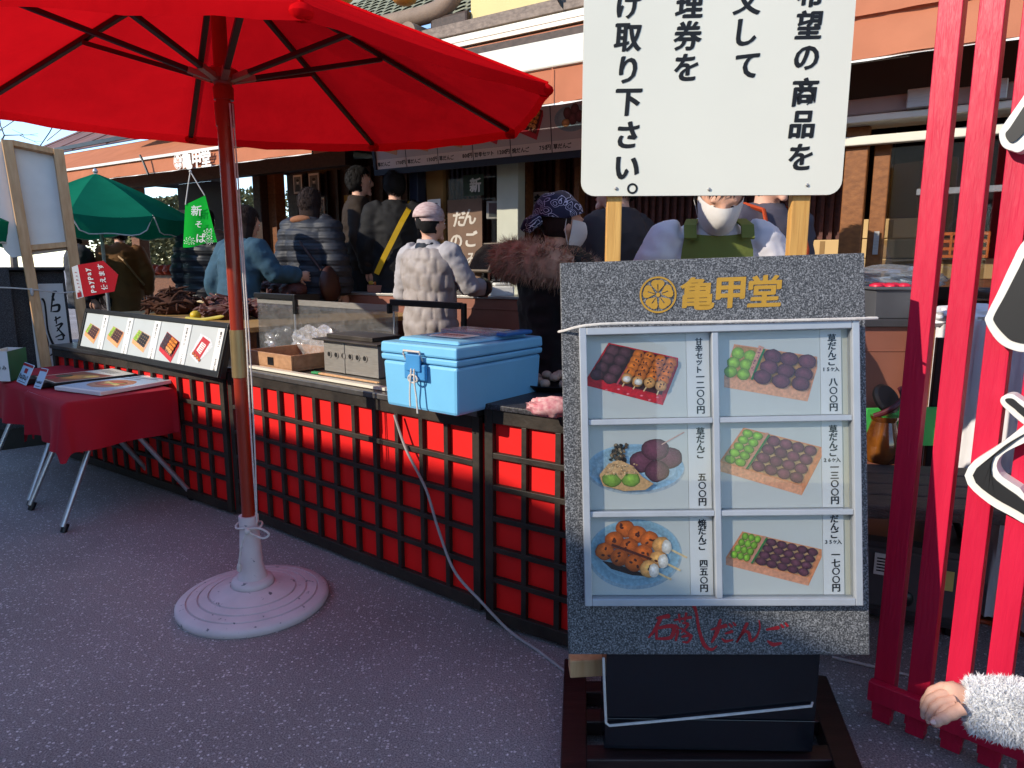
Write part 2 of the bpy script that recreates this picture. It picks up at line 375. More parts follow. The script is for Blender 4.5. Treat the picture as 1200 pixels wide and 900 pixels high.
M['red'] = mat('red_lacquer_board', '#e30e0b', .6, var=.14, scale=4, bump=.1, bscale=9, detail=8)
M['slat'] = mat('crimson_painted_timber', '#c2163a', .42, var=.08, scale=3, bump=.25, bscale=14, stretch=(9, 9, .8), detail=8)
M['shut'] = mat('pinkish_grey_shutter_box', '#8d7c76', .5, var=.06)
M['browncab'] = mat('brown_laminate', '#8a5644', .5, var=.07)
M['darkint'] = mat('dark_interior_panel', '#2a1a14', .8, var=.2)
M['skin'] = mat('skin', '#d0a088', .55, var=.08, scale=14, bump=.12, bscale=120)
M['plastic_bag'] = mat('clear_plastic_bag', '#c4c0c4', .25, var=.1, spec=.7)
M['paper'] = mat('white_paper', '#dcdcd8', .7, var=.03)
M['inkblack'] = mat('black_ink', '#0d0d0f', .6, var=.05)
M['gold'] = mat('gold_lettering', '#b8892e', .4, metal=.3, var=.1)
M['inkred'] = mat('red_ink', '#a01420', .5, var=.05)
M['inkwhite'] = mat('white_ink', '#e8e6de', .6, var=.03)
M['rope'] = mat('white_rope', '#c9c4bd', .8, var=.1, scale=60, bump=.3, bscale=200)
M['navyplate'] = mat('printed_price_strip', '#c8bcb8', .5, var=.03)
m_print = ink()
M['gl'] = glass('clear_glass', (.96, .97, .97), .05)
M['gldark'] = glass('shop_window_glass', (.88, .88, .88), .08)
M['acryl'] = glass('scratched_acrylic', (.86, .87, .88), .08, rough=.08, milky=.05)

# ------------------------------------------------------------------ ground
b = MB(); b.add([(-150, -150, 0), (150, -150, 0), (150, 150, 0), (-150, 150, 0)], [(0, 1, 2, 3)])
tag(b.build('ground', m_asph), None, None, None, 'structure')

# ------------------------------------------------------------------ the main shop
shop = T('shop_building', S(1.0, 4.2, 0), 'long dumpling shop with terracotta awning, cream upper wall and dark open front', 'shop')
DA = 3.73
za = zD(690, 118, DA); zv = zD(690, 73, DA); zb = zD(690, 38, DA); t0, t1 = -4.0, tD(497, DA, 90) + .35
t1 = 4.75
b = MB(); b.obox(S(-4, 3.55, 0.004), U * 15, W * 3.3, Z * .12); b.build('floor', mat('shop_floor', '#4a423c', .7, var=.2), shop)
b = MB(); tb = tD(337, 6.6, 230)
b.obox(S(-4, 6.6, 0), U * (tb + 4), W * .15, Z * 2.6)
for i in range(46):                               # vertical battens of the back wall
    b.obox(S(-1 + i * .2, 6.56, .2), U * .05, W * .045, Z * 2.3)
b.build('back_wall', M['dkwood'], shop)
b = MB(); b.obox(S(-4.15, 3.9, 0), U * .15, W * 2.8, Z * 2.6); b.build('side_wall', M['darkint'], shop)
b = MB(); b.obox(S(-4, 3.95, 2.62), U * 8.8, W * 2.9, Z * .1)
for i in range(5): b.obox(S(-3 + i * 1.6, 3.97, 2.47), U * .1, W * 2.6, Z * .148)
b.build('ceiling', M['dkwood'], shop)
zc0, zc1 = zD(683, 24, 4.25), zD(683, 9, 4.25)
b = MB(); b.obox(S(t0, 4.5, zc0 - .25), U * (tD(552, 4.5, 20) - t0), W * .12, Z * 2.6); b.build('upper_wall', M['cream'], shop)
b = MB(); b.obox(S(t0, 4.25, zc0), U * (t1 - t0), W * .2, Z * (zc1 - zc0)); b.obox(S(t0, 4.245, zc0 + .03), U * (t1 - t0), W * .004, Z * .012)
b.build('awning_cassette', M['ivory'], shop, bevel=.012)
zt0 = zD(683, 9, 4.4); b = MB(); b.obox(S(t0, 4.38, zt0 + .002), U * (t1 - t0), W * .1, Z * .05); b.obox(S(t0, 4.41, zt0 + .055), U * (t1 - t0), W * .08, Z * .045)
b.build('timber_ledge', M['greywood'], shop, bevel=.006)
for pxa, pya, pxb, pyb in ((645, 0, 663, 14),):
    b = MB(); b.beam(sd(pxa - 6, pya - 30, 4.3), sd(pxb, pyb, 4.4), .02, .02); b.build('awning_arm', M['blackm'], shop)
# awning fabric: sloped sheet, hanging valance with small waves, white hem
b = MB(); n = 90; rows = [(4.25, zc0 - .02), (4.0, (zc0 + zb) / 2 - .05), (DA + .03, zb + .0)]
b.rings([[S(t0 + (t1 - t0) * i / n, d, z + .008 * math.sin(i * 1.3) * (1 if k == 1 else 0)) for i in range(n + 1)] for k, (d, z) in enumerate(rows)], cap=False, closed=False)
def valance(b, ta, tb_, d, z1, z0, amp=.012, n=120, m=0):
    b.rings([[S(ta + (tb_ - ta) * i / n, d + amp * f * (math.sin(i * .61) + .5 * math.sin(i * 1.7 + 2)) - .02 * f, z1 + (z0 - z1) * f) for i in range(n + 1)] for f in (0, .3, .65, 1)], m, cap=False, closed=False)
valance(b, t0, t1, DA, zv, za + .012)
for i in range(7): tt = t0 + .4 + i * 1.17; b.add([S(tt, DA - .016, zv), S(tt + .006, DA - .016, zv), S(tt + .006, DA - .036, za + .01), S(tt, DA - .036, za + .01)], [(0, 1, 2, 3)])
aw = b.build('awning', M['terra'], shop, smooth=True)
b = MB(); valance(b, t0, t1, DA - .003, za + .016, za); b.build('hem', M['white'], aw, smooth=True)
b = MB(); b.obox(S(tD(1000, DA, 20), DA - .02, zv + .002), U * (t1 - tD(1000, DA, 20)), W * .05, Z * (zb - zv)); b.build('front_bar', M['ivory'], aw, bevel=.01)
b = MB(); valance(b, t0, tD(985, DA, 20), DA - .006, zb + .25, zv - .01, .006); b.build('upper_valance', M['terra'], aw, smooth=True)
# right part of the front: header, roller shutter box, rails, sliding glass
zh = zD(998, 119, 4.15); zs = zD(998, 138, 4.15); zr = zD(998, 147, 4.15); tr1 = tD(985, 4.15, 140)
b = MB(); b.obox(S(-4, 4.2, zh), U * (tr1 + 4), W * .06, Z * (2.62 - zh)); b.build('header_board', M['blackm'], shop)
b = MB(); b.obox(S(-4, 4.1, zs), U * (tr1 + 4), W * .25, Z * (zh - zs)); b.build('shutter_box', M['shut'], shop, bevel=.01)
b = MB(); b.obox(S(-4, 4.09, zr), U * (tr1 + 4), W * .25, Z * (zs - zr - .003)); b.obox(S(-4, 4.16, zr - .1), U * (tr1 + 4), W * .05, Z * .045); b.build('window_rail', M['ivory'], shop, bevel=.006)
for k, px in enumerate((1062, 1148)):
    b = MB(); tt = tD(px, 4.08, 130); b.obox(S(tt - .1, 4.06, zs + .0), U * .10, W * .03, Z * .09); b.build('junction_plate', M['steel'], shop, bevel=.005)
win = MB(); tp = tD(997, 4.2, 220)
win.obox(S(tp - .07, 4.2, 0.1), U * .11, W * .05, Z * (zr - .1)); win.obox(S(tp - .17, 4.252, 0.1), U * .08, W * .03, Z * (zr - .16))
wf = win.build('sliding_window', M['orwood'], shop, bevel=.006); win = MB(); win.obox(S(-2.2, 4.24, .1), U * .08, W * .05, Z * (zr - .16)); win.build('sash', M['orwood'], wf, bevel=.006)
b = MB(); b.obox(S(tp - 2.2, 4.262, .95), U * 2.05, W * .006, Z * (zr - 1.06)); b.build('pane', M['gldark'], wf)
b = MB(); b.obox(S(tp - .15, 4.232, 1.38), U * .025, W * .006, Z * .12); b.build('handle', M['steel'], wf)
b = MB(); b.obox(S(-2.2, 4.27, 1.68), U * (tp + 1.9), W * .05, Z * .03); b.build('inner_rail', M['alu'], shop)
b = MB(); b.obox(S(-4, 4.3, .1), U * (tp + 3.9), W * .12, Z * .82); b.build('sill_wall', M['browncab'], shop)
# posts behind the counter
for nm, x0, x1, d, mm in (('navy_post', 480, 490, 4.5, 'navy'), ('tan_panel', 500, 519, 4.62, 'tan'), ('pale_pillar', 582, 607, 4.6, 'pillar'), ('timber_post', 613, 617, 4.8, 'midwood'), ('timber_post', 650, 655, 4.85, 'midwood'), ('timber_post', 672, 678, 4.8, 'midwood')):
    if mm == 'tan': mat('tan_board', '#8f6a3a', .7, var=.05); M['tan'] = MATS['tan_board']
    if mm == 'pillar': mat('pale_green_grey_pillar', '#aeb0a0', .6, var=.04); M['pillar'] = MATS['pale_green_grey_pillar']
    ta, tb2 = tD(x1, d, 250), tD(x0, d, 250); b = MB(); b.obox(S(ta, d, .1), U * (tb2 - ta), W * .1, Z * 2.5); b.build(nm, M[mm], shop, bevel=.006)
b = MB(); ta, tb2 = tD(680, 5.0, 250), tD(612, 5.0, 250); b.obox(S(ta - 2, 5.0, .1), U * (tb2 - ta + 2), W * .05, Z * 2.5)
for i in range(60): b.obox(S(ta - 1.9 + i * .055, 4.965, .9), U * .022, W * .034, Z * 1.6)
b.build('lattice_partition', wood('red_brown_lattice', '#5a2a1c', '#3c1a10'), shop)
b = MB(); ta, tb2 = tD(581, 4.66, 250), tD(520, 4.66, 250); b.obox(S(ta, 4.66, 1.0), U * (tb2 - ta), W * .006, Z * 1.35); b.build('window_pane', M['gldark'], shop)
# hexagonal shingle roof of the entrance with rounded ridge
def hexmat():
    m = mat('hexagonal_green_grey_shingle', '#8c8c74', .8, var=.12, scale=18, bump=.2); N, L, bb = nodes(m); return m
b = MB(); d0, d1 = 4.62, 6.6
zr0 = zD(440, 40, 4.62)
ta, tb2 = tD(560, 4.6, 20), 9.0
def slope(d): return zr0 + (d - d0) * 0.72
b.add([S(ta, d0, zr0), S(tb2, d0, zr0), S(tb2, d1, slope(d1)), S(ta, d1, slope(d1))], [(0, 1, 2, 3)])
b.obox(S(ta, d0 + .01, zr0 - .35), U * (tb2 - ta), W * .08, Z * .3)
sr = math.hypot(1, .72); sx_, sy_ = .125, .108                       # hexagon scales, each a raised six-sided plate
nrm = (Z * 1 - W * .72).normalized(); us = (W + Z * .72).normalized()
for j in range(13):
    for i in range(30):
        c = S(ta + .1 + (i + (.5 if j % 2 else 0)) * sx_, d0, zr0) + us * (.05 + j * sy_) + nrm * .006
        pts = [c + U * (.06 * math.sin(k * math.pi / 3)) + us * (.068 * math.cos(k * math.pi / 3)) + nrm * (.012 if k in (2, 3, 4) else 0.0) for k in range(6)]
        b.add(pts, [tuple(range(6))])
rf = b.build('roof', hexmat(), shop)
b = MB()
pts = [sd(395, 47, 4.5), sd(430, 35, 4.5), sd(480, 24, 4.5), sd(512, 15, 4.5), sd(530, 3, 4.5), sd(540, -16, 4.5), sd(545, -45, 4.52)]
b.tube(crom([V(p) - W * .03 for p in pts], 6), .068, 14); q = sd(487, 43, 4.45)
b.tube([q - W * .1, q + W * .12], .085, 18); b.build('ridge_tile', mat('grey_brown_ridge_tile', '#84705f', .75, var=.15, bump=.2), shop, smooth=True)
b = MB(); p = sd(535, 37, 4.45); b.obox(p - U * .1 - Z * .08, U * .36, W * .1, Z * .22); b.build('shadow_block', M['dkwood'], shop, bevel=.02)  # dark block standing in for the shadow below the ridge tile
b = MB(); p = sd(380, 10, 4.6); b.beam(sd(372, -20, 4.5), sd(416, 26, 4.58), .05, .05); b.build('rafter', mat('red_brown_rafter', '#8a4a2c', .6), shop)
for px, py in ((400, 0), (474, 1)):
    b = MB(); q = sd(px, py - 4, 4.5); b.ell(q, (.1, .1, .06), 16, 10); b.build('round_finial', mat('ochre_wood_round', '#b97a2c', .5), shop, smooth=True)

# ------------------------------------------------------------------ the hall on the left with its own awning
hall = T('market_hall', S(7.5, 4.5, 0), 'brown roofed market hall with lettered terracotta awning behind the green parasol', 'building')
DH = 4.2
ha = zD(250, 196, DH) if False else zD(365, 181, DH); hv = zD(365, 159, DH); h0, h1 = tD(367, DH, 175), 12.5
b = MB(); hz2 = zD(150, 168, 5.2)
b.rings([[S(h0 + (h1 - h0) * i / 60, d, z) for i in range(61)] for d, z in ((5.2, hz2), (4.7, (hz2 + hv) / 2 - .03), (DH, hv))], cap=False, closed=False)
valance(b, h0, h1, DH - .004, hv, ha + .01, .01)
b.add([S(h0, DH, hv), S(h0, DH, ha), S(h0, 5.2, ha + .25), S(h0, 5.2, hz2)], [(0, 1, 2, 3)])
haw = b.build('awning', MATS['terracotta_canvas'], hall, smooth=True)
b = MB(); valance(b, h0, h1, DH - .008, ha + .014, ha, .01); b.build('hem', M['white'], haw, smooth=True)
b = MB(); b.obox(S(h0, DH - .03, hv - .004), U * (h1 - h0), W * .03, Z * .026); b.build('front_strip', M['white'], haw)
hp = Plane(S(h0 + 3, DH - .045, ha), -U, Z)
ik = Ink()
for i, (px, py) in enumerate(((227, 187), (238.5, 186), (249.5, 184.5))): ik.px('亀甲堂'[i], hp, px - 7, py + 1, 12.5, bold=.034, h=.012)
a0, b0 = hp.pix(210, 189.5)
def crest(ik, pl, a, b_, r, m=0, h=.002):
    for k in range(40):                               # ring
        t_, t2 = 2 * math.pi * k / 40, 2 * math.pi * (k + 1) / 40
        ik.b.add([pl.p(a + rr * r * math.cos(x), b_ + rr * r * math.sin(x), h) for rr, x in ((.9, t_), (1, t_), (1, t2), (.9, t2))], [(0, 1, 2, 3)], m)
    for k in range(5):                                # five petals with a gap between and a heart line
        c = math.pi / 2 + k * 2 * math.pi / 5
        for sgn in (-1, 1):
            pts = [(.15, .012), (.30, .14), (.48, .32), (.64, .37), (.77, .28), (.82, .12), (.80, .0), (.6, .0), (.55, .03), (.2, .02)]
            pp = [pl.p(a + r * (x * math.cos(c) - sgn * y * math.sin(c)), b_ + r * (x * math.sin(c) + sgn * y * math.cos(c)), h) for x, y in pts]
            ik.b.add(pp, [tuple(range(10))], m)
    ik.b.add([pl.p(a + .12 * r * math.cos(k * .785), b_ + .12 * r * math.sin(k * .785), h) for k in range(8)], [tuple(range(8))], m)
crest(ik, hp, a0, b0, .075, h=.014)
ik.build('lettering', M['inkwhite'], haw)
b = MB(); d2 = 7.0; hz3 = zD(125, 147, 6.4)
b.add([S(h0 - .6, 5.15, hz2 + .01), S(h1 + 1, 5.15, hz2 + .01), S(h1 + 1, 6.4, hz3), S(h0 - .6, 6.4, hz3)], [(0, 1, 2, 3)])
b.obox(S(h0 - .6, 6.4, hz3), U * (h1 - h0 + 1.6), W * .2, Z * .03)
for i in range(10):
    tt = h0 - .5 + i * .95; p, q = S(tt, 5.14, hz2 + .03), S(tt, 6.39, hz3 + .02); b.beam(p, q, .025, .012)
b.build('roof', wood('patched_brown_roof_sheet', '#8b5b46', '#5b4335', scale=1.2, axis=(1, 1, 1)), hall)
b = MB(); b.beam(S(h0 - .6, 5.12, hz2 + .06), S(h1 + 1, 5.12, hz2 + .06), .03, .05); b.build('gutter', M['blackm'], hall)
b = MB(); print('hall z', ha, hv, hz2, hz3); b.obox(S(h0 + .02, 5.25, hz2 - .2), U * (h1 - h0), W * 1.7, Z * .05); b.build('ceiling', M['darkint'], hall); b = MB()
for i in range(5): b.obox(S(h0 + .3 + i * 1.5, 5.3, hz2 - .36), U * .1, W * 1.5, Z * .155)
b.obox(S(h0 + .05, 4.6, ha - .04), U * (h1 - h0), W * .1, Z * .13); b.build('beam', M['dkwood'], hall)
for px, d, w_ in ((308, 5.0, .13), (325, 5.1, .16), (163, 5.2, .2)):
    b = MB(); tt = tD(px, d, 280); b.obox(S(tt, d, 0.1), U * w_, W * .14, Z * 2.3); b.build('post', M['midwood'] if px != 308 else M['dkwood'], hall, bevel=.01)
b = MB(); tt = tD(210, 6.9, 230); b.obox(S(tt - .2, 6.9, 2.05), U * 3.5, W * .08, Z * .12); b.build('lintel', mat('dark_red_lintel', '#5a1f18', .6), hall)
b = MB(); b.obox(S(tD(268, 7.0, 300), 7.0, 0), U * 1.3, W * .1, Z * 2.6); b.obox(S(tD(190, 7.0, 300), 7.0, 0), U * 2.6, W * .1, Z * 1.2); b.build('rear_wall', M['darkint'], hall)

# ------------------------------------------------------------------ across the street: the building whose roof shades the ground
LD = V((LX, LY, 0)).normalized(); PD = V((-LD.y, LD.x, 0)); tel = math.tan(SUN_EL)
opp = T('opposite_building', LD * -6.5, 'low tiled building across the street that shades the pavement', 'building')
hb = 1.165 + tel * 6.0; hl = hb - .50
b = MB(); b.rings([[LD * -6.1 + PD * p_, LD * -6.1 + PD * p_ + Z * (h_ - .31), LD * -9 + PD * p_ + Z * (h_ - .31), LD * -9 + PD * p_] for p_, h_ in ((-14, hb), (2.2, hb), (4.4, hl), (14, hl))]); b.build('wall', mat('beige_render', '#a39680', .9, var=.08, scale=2), opp)
b = MB()
b.rings([[LD * -6.0 + PD * p_ + Z * (h_ - .3), LD * -6.0 + PD * p_ + Z * h_, LD * -8 + PD * p_ + Z * (h_ + .9), LD * -10 + PD * p_ + Z * h_, LD * -10 + PD * p_ + Z * (h_ - .3)] for p_, h_ in ((-14.4, hb), (2.2, hb), (4.4, hl), (14.4, hl))])
b.build('roof', mat('dark_roof_tile', '#4a4846', .7, var=.2, scale=12), opp)
for i in range(7):
    b = MB(); p = LD * -6.08 + PD * (-12 + i * 4) + Z * .5; b.obox(p, PD * 1.8, LD * .05, Z * 1.9); f_ = b.build('window', M['dkwood'], opp)
    b = MB(); b.obox(p + PD * .1 + LD * .052 + Z * .1, PD * 1.6, LD * .01, Z * 1.7); b.build('pane', M['gldark'], f_)

# ------------------------------------------------------------------ red parasol
pc = gz(297, 692, .05); uc = V((-1.033, 2.683, 0)); UR, uth, uz = 1.191, 2.081, 1.896 + .034
para = T('parasol', (pc.x, pc.y, 0), 'large open red parasol on a round white painted base', 'parasol')
m_red = cloth('red_canvas', (.78, .007, .012), .42, bscale=5, bump=.5)
m_pole = mat('red_brown_painted_pole', '#8e2a14', .35, var=.12, scale=6, coat=.3)
m_rib = mat('dark_red_brown_rib', '#3a130f', .5, var=.15)
tilt = lambda x, y: -.0252 * x + .0181 * y
apex = V((uc.x, uc.y, 2.40))
cor = [V((uc.x + UR * math.cos(uth - k * math.pi / 4), uc.y + UR * math.sin(uth - k * math.pi / 4), uz)) for k in range(8)]
cor = [V((p.x, p.y, uz + tilt(p.x - uc.x, p.y - uc.y))) for p in cor]
b = MB(); rg = []; NS = 10
for i in range(9):
    f = i / 8; f = .04 + .96 * f; ring = []
    for k in range(8):
        for j in range(NS):
            s_ = j / NS; p = cor[k].lerp(cor[(k + 1) % 8], s_); q = apex.lerp(p, f); q.z -= .022 * f * (1 - f * .5) * math.sin(math.pi * s_); ring.append(q)
    rg.append(ring)
last = rg[-1]; 
for dz, sh in ((.014, .003), (.036, .004)):
    ring = []
    for i_, p in enumerate(last):
        o = V((p.x - uc.x, p.y - uc.y, 0)).normalized(); ring.append(p - Z * (dz + .004 * math.sin(i_ * 1.9)) + o * sh)
    rg.append(ring)
b.rings(rg, cap=False)
cano = b.build('canopy', m_red, para, smooth=True, ang=25)
b = MB()
for k in range(8):                                   # seams and corner pockets
    pts = [apex.lerp(cor[k], f) + Z * .003 for f in (.04, .25, .5, .75, 1)]
    b.tube(pts, .0045, 6)
    o = V((cor[k].x - uc.x, cor[k].y - uc.y, 0)).normalized(); b.ell(cor[k] - Z * .018 - o * .01, (.028, .028, .02), 10, 6)
b.build('seam', m_red, cano, smooth=True)
b = MB(); b.lathe([(.0, .03), (.05, .03), (.2, -.03), (.205, -.045), (.05, 0), (0, .005)], apex + Z * .02, 16); b.build('vent_cap', m_red, cano, smooth=True)
hub = V((uc.x + .0, uc.y, 1.985))
for k in range(8):
    o = V((cor[k].x - uc.x, cor[k].y - uc.y, 0)).normalized()
    b = MB(); lift = lambda f: Z * -.016
    pts = [apex.lerp(cor[k], f) + lift(f) for f in (.03, .25, .5, .75, .97)]
    for a_, c_ in zip(pts, pts[1:]): b.beam(a_, c_ + (c_ - a_).normalized() * .01, .022, .017)
    rb = b.build('rib', m_rib, para, bevel=.003)
    b = MB(); mid = apex.lerp(cor[k], .5) + lift(.5) - Z * .012; st = hub + o * .04
    b.beam(st + (mid - st) * .13, mid, .022, .017); s_ = b.build('strut', m_rib, rb, bevel=.003)
    b = MB(); b.beam(st, st + (mid - st) * .13, .024, .019); b.build('ferrule', mat('pinkish_metal_ferrule', '#a5705f', .4, metal=.4), s_)
b = MB(); zc = at(291, 601, 2.68).z
top = V((uc.x, uc.y, 2.37)); foot = V((pc.x, pc.y, zc - .1)); ax = (top - foot)
P_ = lambda z: foot + ax * ((z - foot.z) / ax.z)
b.tube([foot, P_(1.0), P_(1.6), top], [.0245, .0245, .026, .026], 18); b.build('pole', m_pole, para, smooth=True)
b = MB(); b.tube([P_(at(280, 441, 2.68).z), P_(at(278, 386, 2.68).z)], .0285, 18); b.build('sleeve', mat('brass_sleeve', '#a08a62', .35, metal=.7, var=.15), para, smooth=True)
b = MB(); A_ = Mx.Identity(3)
b.lathe([(.028, -.05), (.034, -.05), (.036, -.01), (.03, 0), (.034, .01), (.052, .02), (.055, .05), (.04, .06), (.03, .06)], hub - Z * .02, 20); b.lathe([(.028, -.14), (.033, -.14), (.034, -.06), (.028, -.06)], hub - Z * .02, 18)
b.build('runner', m_pole, para, smooth=True); b = MB(); b.lathe([(.028, -.03), (.05, -.03), (.05, .02), (.028, .02)], apex - Z * .05, 16); b.build('hub', m_pole, para, smooth=True)
m_base = mat('worn_white_painted_iron', '#d2c5c3', .55, var=.1, scale=8, bump=.15, bscale=30)
N_, L_, b_ = nodes(m_base); nz = N_.new('ShaderNodeTexNoise'); nz.inputs['Scale'].default_value = 38; nz.inputs['Detail'].default_value = 8
tc = N_.new('ShaderNodeTexCoord'); L_.new(tc.outputs['Object'], nz.inputs['Vector']); rp = N_.new('ShaderNodeValToRGB'); L_.new(nz.outputs['Fac'], rp.inputs[0])
rp.color_ramp.elements[0].position = .66; rp.color_ramp.elements[1].position = .70; mxx = N_.new('ShaderNodeMix'); mxx.data_type = 'RGBA'
old = b_.inputs['Base Color'].links[0].from_socket; L_.new(rp.outputs[0], mxx.inputs[0]); L_.new(old, mxx.inputs[6]); mxx.inputs[7].default_value = (.16, .15, .16, 1); L_.new(mxx.outputs[2], b_.inputs['Base Color'])
b = MB(); c0 = V((pc.x, pc.y, 0)); prof = [(.0, .0), (.283, 0), (.29, .012), (.289, .026), (.28, .034)]
for r_, z_ in ((.247, .041), (.205, .049), (.165, .058)): prof += [(r_ + .004, z_), (r_ + .002, z_ - .006), (r_ - .002, z_ - .006), (r_ - .004, z_ + .002)]
prof += [(.1, .078), (.085, .083), (.084, .08), (.08, .08)]
b.lathe(prof, c0, 64)
b.lathe([(.0, .08), (.079, .08), (.082, .092), (.076, .106), (.058, .112), (.05, .135), (.043, .17), (.0405, .25), (.036, zc - .05), (.037, zc - .045), (.037, zc), (.026, zc), (.026, zc - .03), (0, zc - .03)], c0, 32)
b.build('base', m_base, para, smooth=True, ang=50)
b = MB(); q0 = P_(1.9) + V((.03, -.02, 0)); q1 = V((pc.x + .043, pc.y - .03, zc - .02))
b.tube(crom([q0, q0.lerp(q1, .4) + V((.008, 0, 0)), q0.lerp(q1, .75), q1], 8), .0032, 6)
b.tube(crom([q0 + V((.006, .01, 0)), q0.lerp(q1, .5) + V((.016, 0, 0)), q1 + V((.01, 0, .3)), q1], 8), .003, 6)
kc = q1 + V((-.03, -.012, -.02))
b.tube([kc + V((.05 * math.cos(a), .045 * math.sin(a), .004 * math.sin(3 * a))) - V((.013, -.042, 0)) for a in [i * .35 for i in range(19)]], .004, 6)
b.tube(crom([kc, kc + V((.05, -.02, .01)), kc + V((.085, -.02, -.012)), kc + V((.06, -.02, -.03)), kc + V((.0, -.01, -.008))], 6), .0045, 6)
b.tube(crom([kc, kc + V((-.02, -.02, -.05)), kc + V((-.035, -.02, -.12)), kc + V((-.038, -.02, -.15))], 6), .0045, 6); b.ell(kc + V((-.038, -.02, -.15)), (.01, .01, .02), 8, 6)
b.ell(kc + V((0, -.012, -.005)), .013, 10, 8); b.build('rope', M['rope'], para, smooth=True)

# ------------------------------------------------------------------ lattice fronted counters
def counter(p0, p1, h, rows, cols, dep, label, top_mat, toph=.025, baseh=.05, frame=.036):
    p0, p1 = V((p0.x, p0.y, 0)), V((p1.x, p1.y, 0)); d = (p1 - p0); Lh = d.length; x = d.normalized(); n = V((x.y, -x.x, 0)); 
    if n.dot(V((-p0.x, -p0.y, 0))) < 0: n = -n
    inn = -n; c = T('lattice_counter', (p0 + p1) / 2, label, 'counter', 'red and black lattice counters of the dumpling shop')
    b = MB(); b.obox(p0 + inn * .024 + Z * .03, d, inn * .012, Z * (h - .06)); b.build('red_panel', M['red'], c)
    b = MB(); bd = .024                                        # outer frame then the grid, butted
    b.obox(p0 + Z * .02, x * frame, inn * bd, Z * (h - .02)); b.obox(p1 - x * frame + Z * .02, x * frame, inn * bd, Z * (h - .02))
    b.obox(p0 + x * frame + Z * (h - .05), x * (Lh - 2 * frame), inn * bd, Z * .05); b.obox(p0 + x * frame + Z * .02, x * (Lh - 2 * frame), inn * bd, Z * baseh)
    b.build('frame', M['black'], c, bevel=.003)
    b = MB(); H0, H1 = .02 + baseh, h - .05; W0 = Lh - 2 * frame; bw = .023
    for i in range(1, cols): b.obox(p0 + x * (frame + W0 * i / cols - bw / 2 + random.uniform(-.0025, .0025)) + Z * H0 + inn * .003, x * (bw + random.uniform(-.002, .002)) , inn * (.0205 + random.uniform(-.0012, .0004)), Z * (H1 - H0))
    for j in range(1, rows): b.obox(p0 + x * frame + Z * (H0 + (H1 - H0) * j / rows - .0105) + inn * .0005, x * W0, inn * .0228, Z * .021)
    b.build('lattice', M['black'], c, bevel=.002)
    b = MB(); b.obox(p0 + inn * .06 + Z * .02, x * .02, inn * (dep - .06), Z * (h - .02)); b.obox(p1 - x * .02 + inn * .06 + Z * .02, x * .02, inn * (dep - .06), Z * (h - .02)); b.obox(p0 + inn * dep + Z * .02, d, inn * .02, Z * (h - .02))
    b.build('body', M['black'], c)
    b = MB(); b.obox(p0 + n * .012 + Z * (h + .001), d, inn * (dep + .03), Z * toph); b.build('top', top_mat, c, bevel=.004)
    return c, p0, p1, x, n
hm = .785
m_ctop = mat('black_counter_top', '#2b2a2b', .3, var=.25, scale=12, spec=.5); m_steeltop = mat('scratched_steel_top', '#6d6a66', .35, metal=.7, var=.2, scale=25)
m_gtop = granite('polished_black_granite', '#2c2b2f', '#19191b', '#4b4a50', 160)
lm, rm = gz(277, 605), gz(563, 722)
cm, cm0, cm1, cx, cn = counter(lm, rm, hm, 5, 12, .50, 'middle black lattice counter with red cells under the glass guard and blue cooler', m_steeltop)
rl, rr = gz(569, 732), gz(661, 763); dr = (rr - rl).normalized()
counter(rl, rl + dr * .6, .83, 6, 4, .44, 'short lattice counter with polished black top, partly behind the granite menu sign', m_gtop, toph=.02)
ll = S(gz(90, 408, .785).dot(U), 2.2, 0); lr = gz(272, 605)
cl, cl0, cl1, clx, cln = counter(S(5.25, gz(211, 581).dot(W), 0), lr, .765, 5, 14, .55, 'lattice counter on the left carrying the sloping dumpling picture board', m_ctop)
# light steel lip along the middle counter
b = MB(); b.obox(cm0 - cn * .03 + Z * (hm + .03), cx * ((cm1 - cm0).length), -cn * .03, Z * .012); b.build('steel_lip', M['ivory'], cm)

# ------------------------------------------------------------------ glass guard on the middle counter
ht = hm + .027
g0 = gz(284, 452, ht); gb = T('glass_guard', (g0.x, g0.y, ht), 'low dusty acrylic spit guard with black corner bars on the middle counter', 'glass guard')
inn = -cn
B0 = V((cm0.x, cm0.y, 0)) + inn * .46 + Z * ht; LB = (cm1 - cm0).length; gh = .29
GL = .42; B0 = B0 - cx * GL; G1 = GL + .80
b = MB(); b.obox(B0, cx * G1, inn * .006, Z * gh); b.build('pane', M['acryl'], gb)
b = MB(); b.obox(B0 + Z * gh, cx * G1, inn * .012, Z * .03); b.build('rim', M['steel'], gb)
b = MB(); b.obox(B0 - inn * .02 + Z * (gh + .03), cx * .38, inn * .02, Z * .03)
b.obox(B0 + cx * .382 - inn * .02 + Z * (gh - .05), cx * .022, inn * .02, Z * .11); b.build('corner_bar', M['blackm'], gb, bevel=.003); b = MB()
b.obox(B0 + cx * (G1 - .03) - inn * .02 + Z * (gh + .031), cx * .47, inn * .02, Z * .03); b.obox(B0 + cx * (G1 + .442) - inn * .02 + Z * .002, cx * .022, inn * .02, Z * (gh + .056))
b.obox(B0 + cx * (G1 - .05) - inn * .022 + Z * (gh - .01), cx * .018, inn * .026, Z * .05); b.build('corner_bar', M['blackm'], gb, bevel=.003)
b = MB()
for f in (.39, G1 - .01): b = MB(); b.tube([B0 + cx * f - inn * .012 + Z * .002, B0 + cx * f - inn * .012 + Z * gh], .005, 8); b.build('upright', M['alu'], gb)

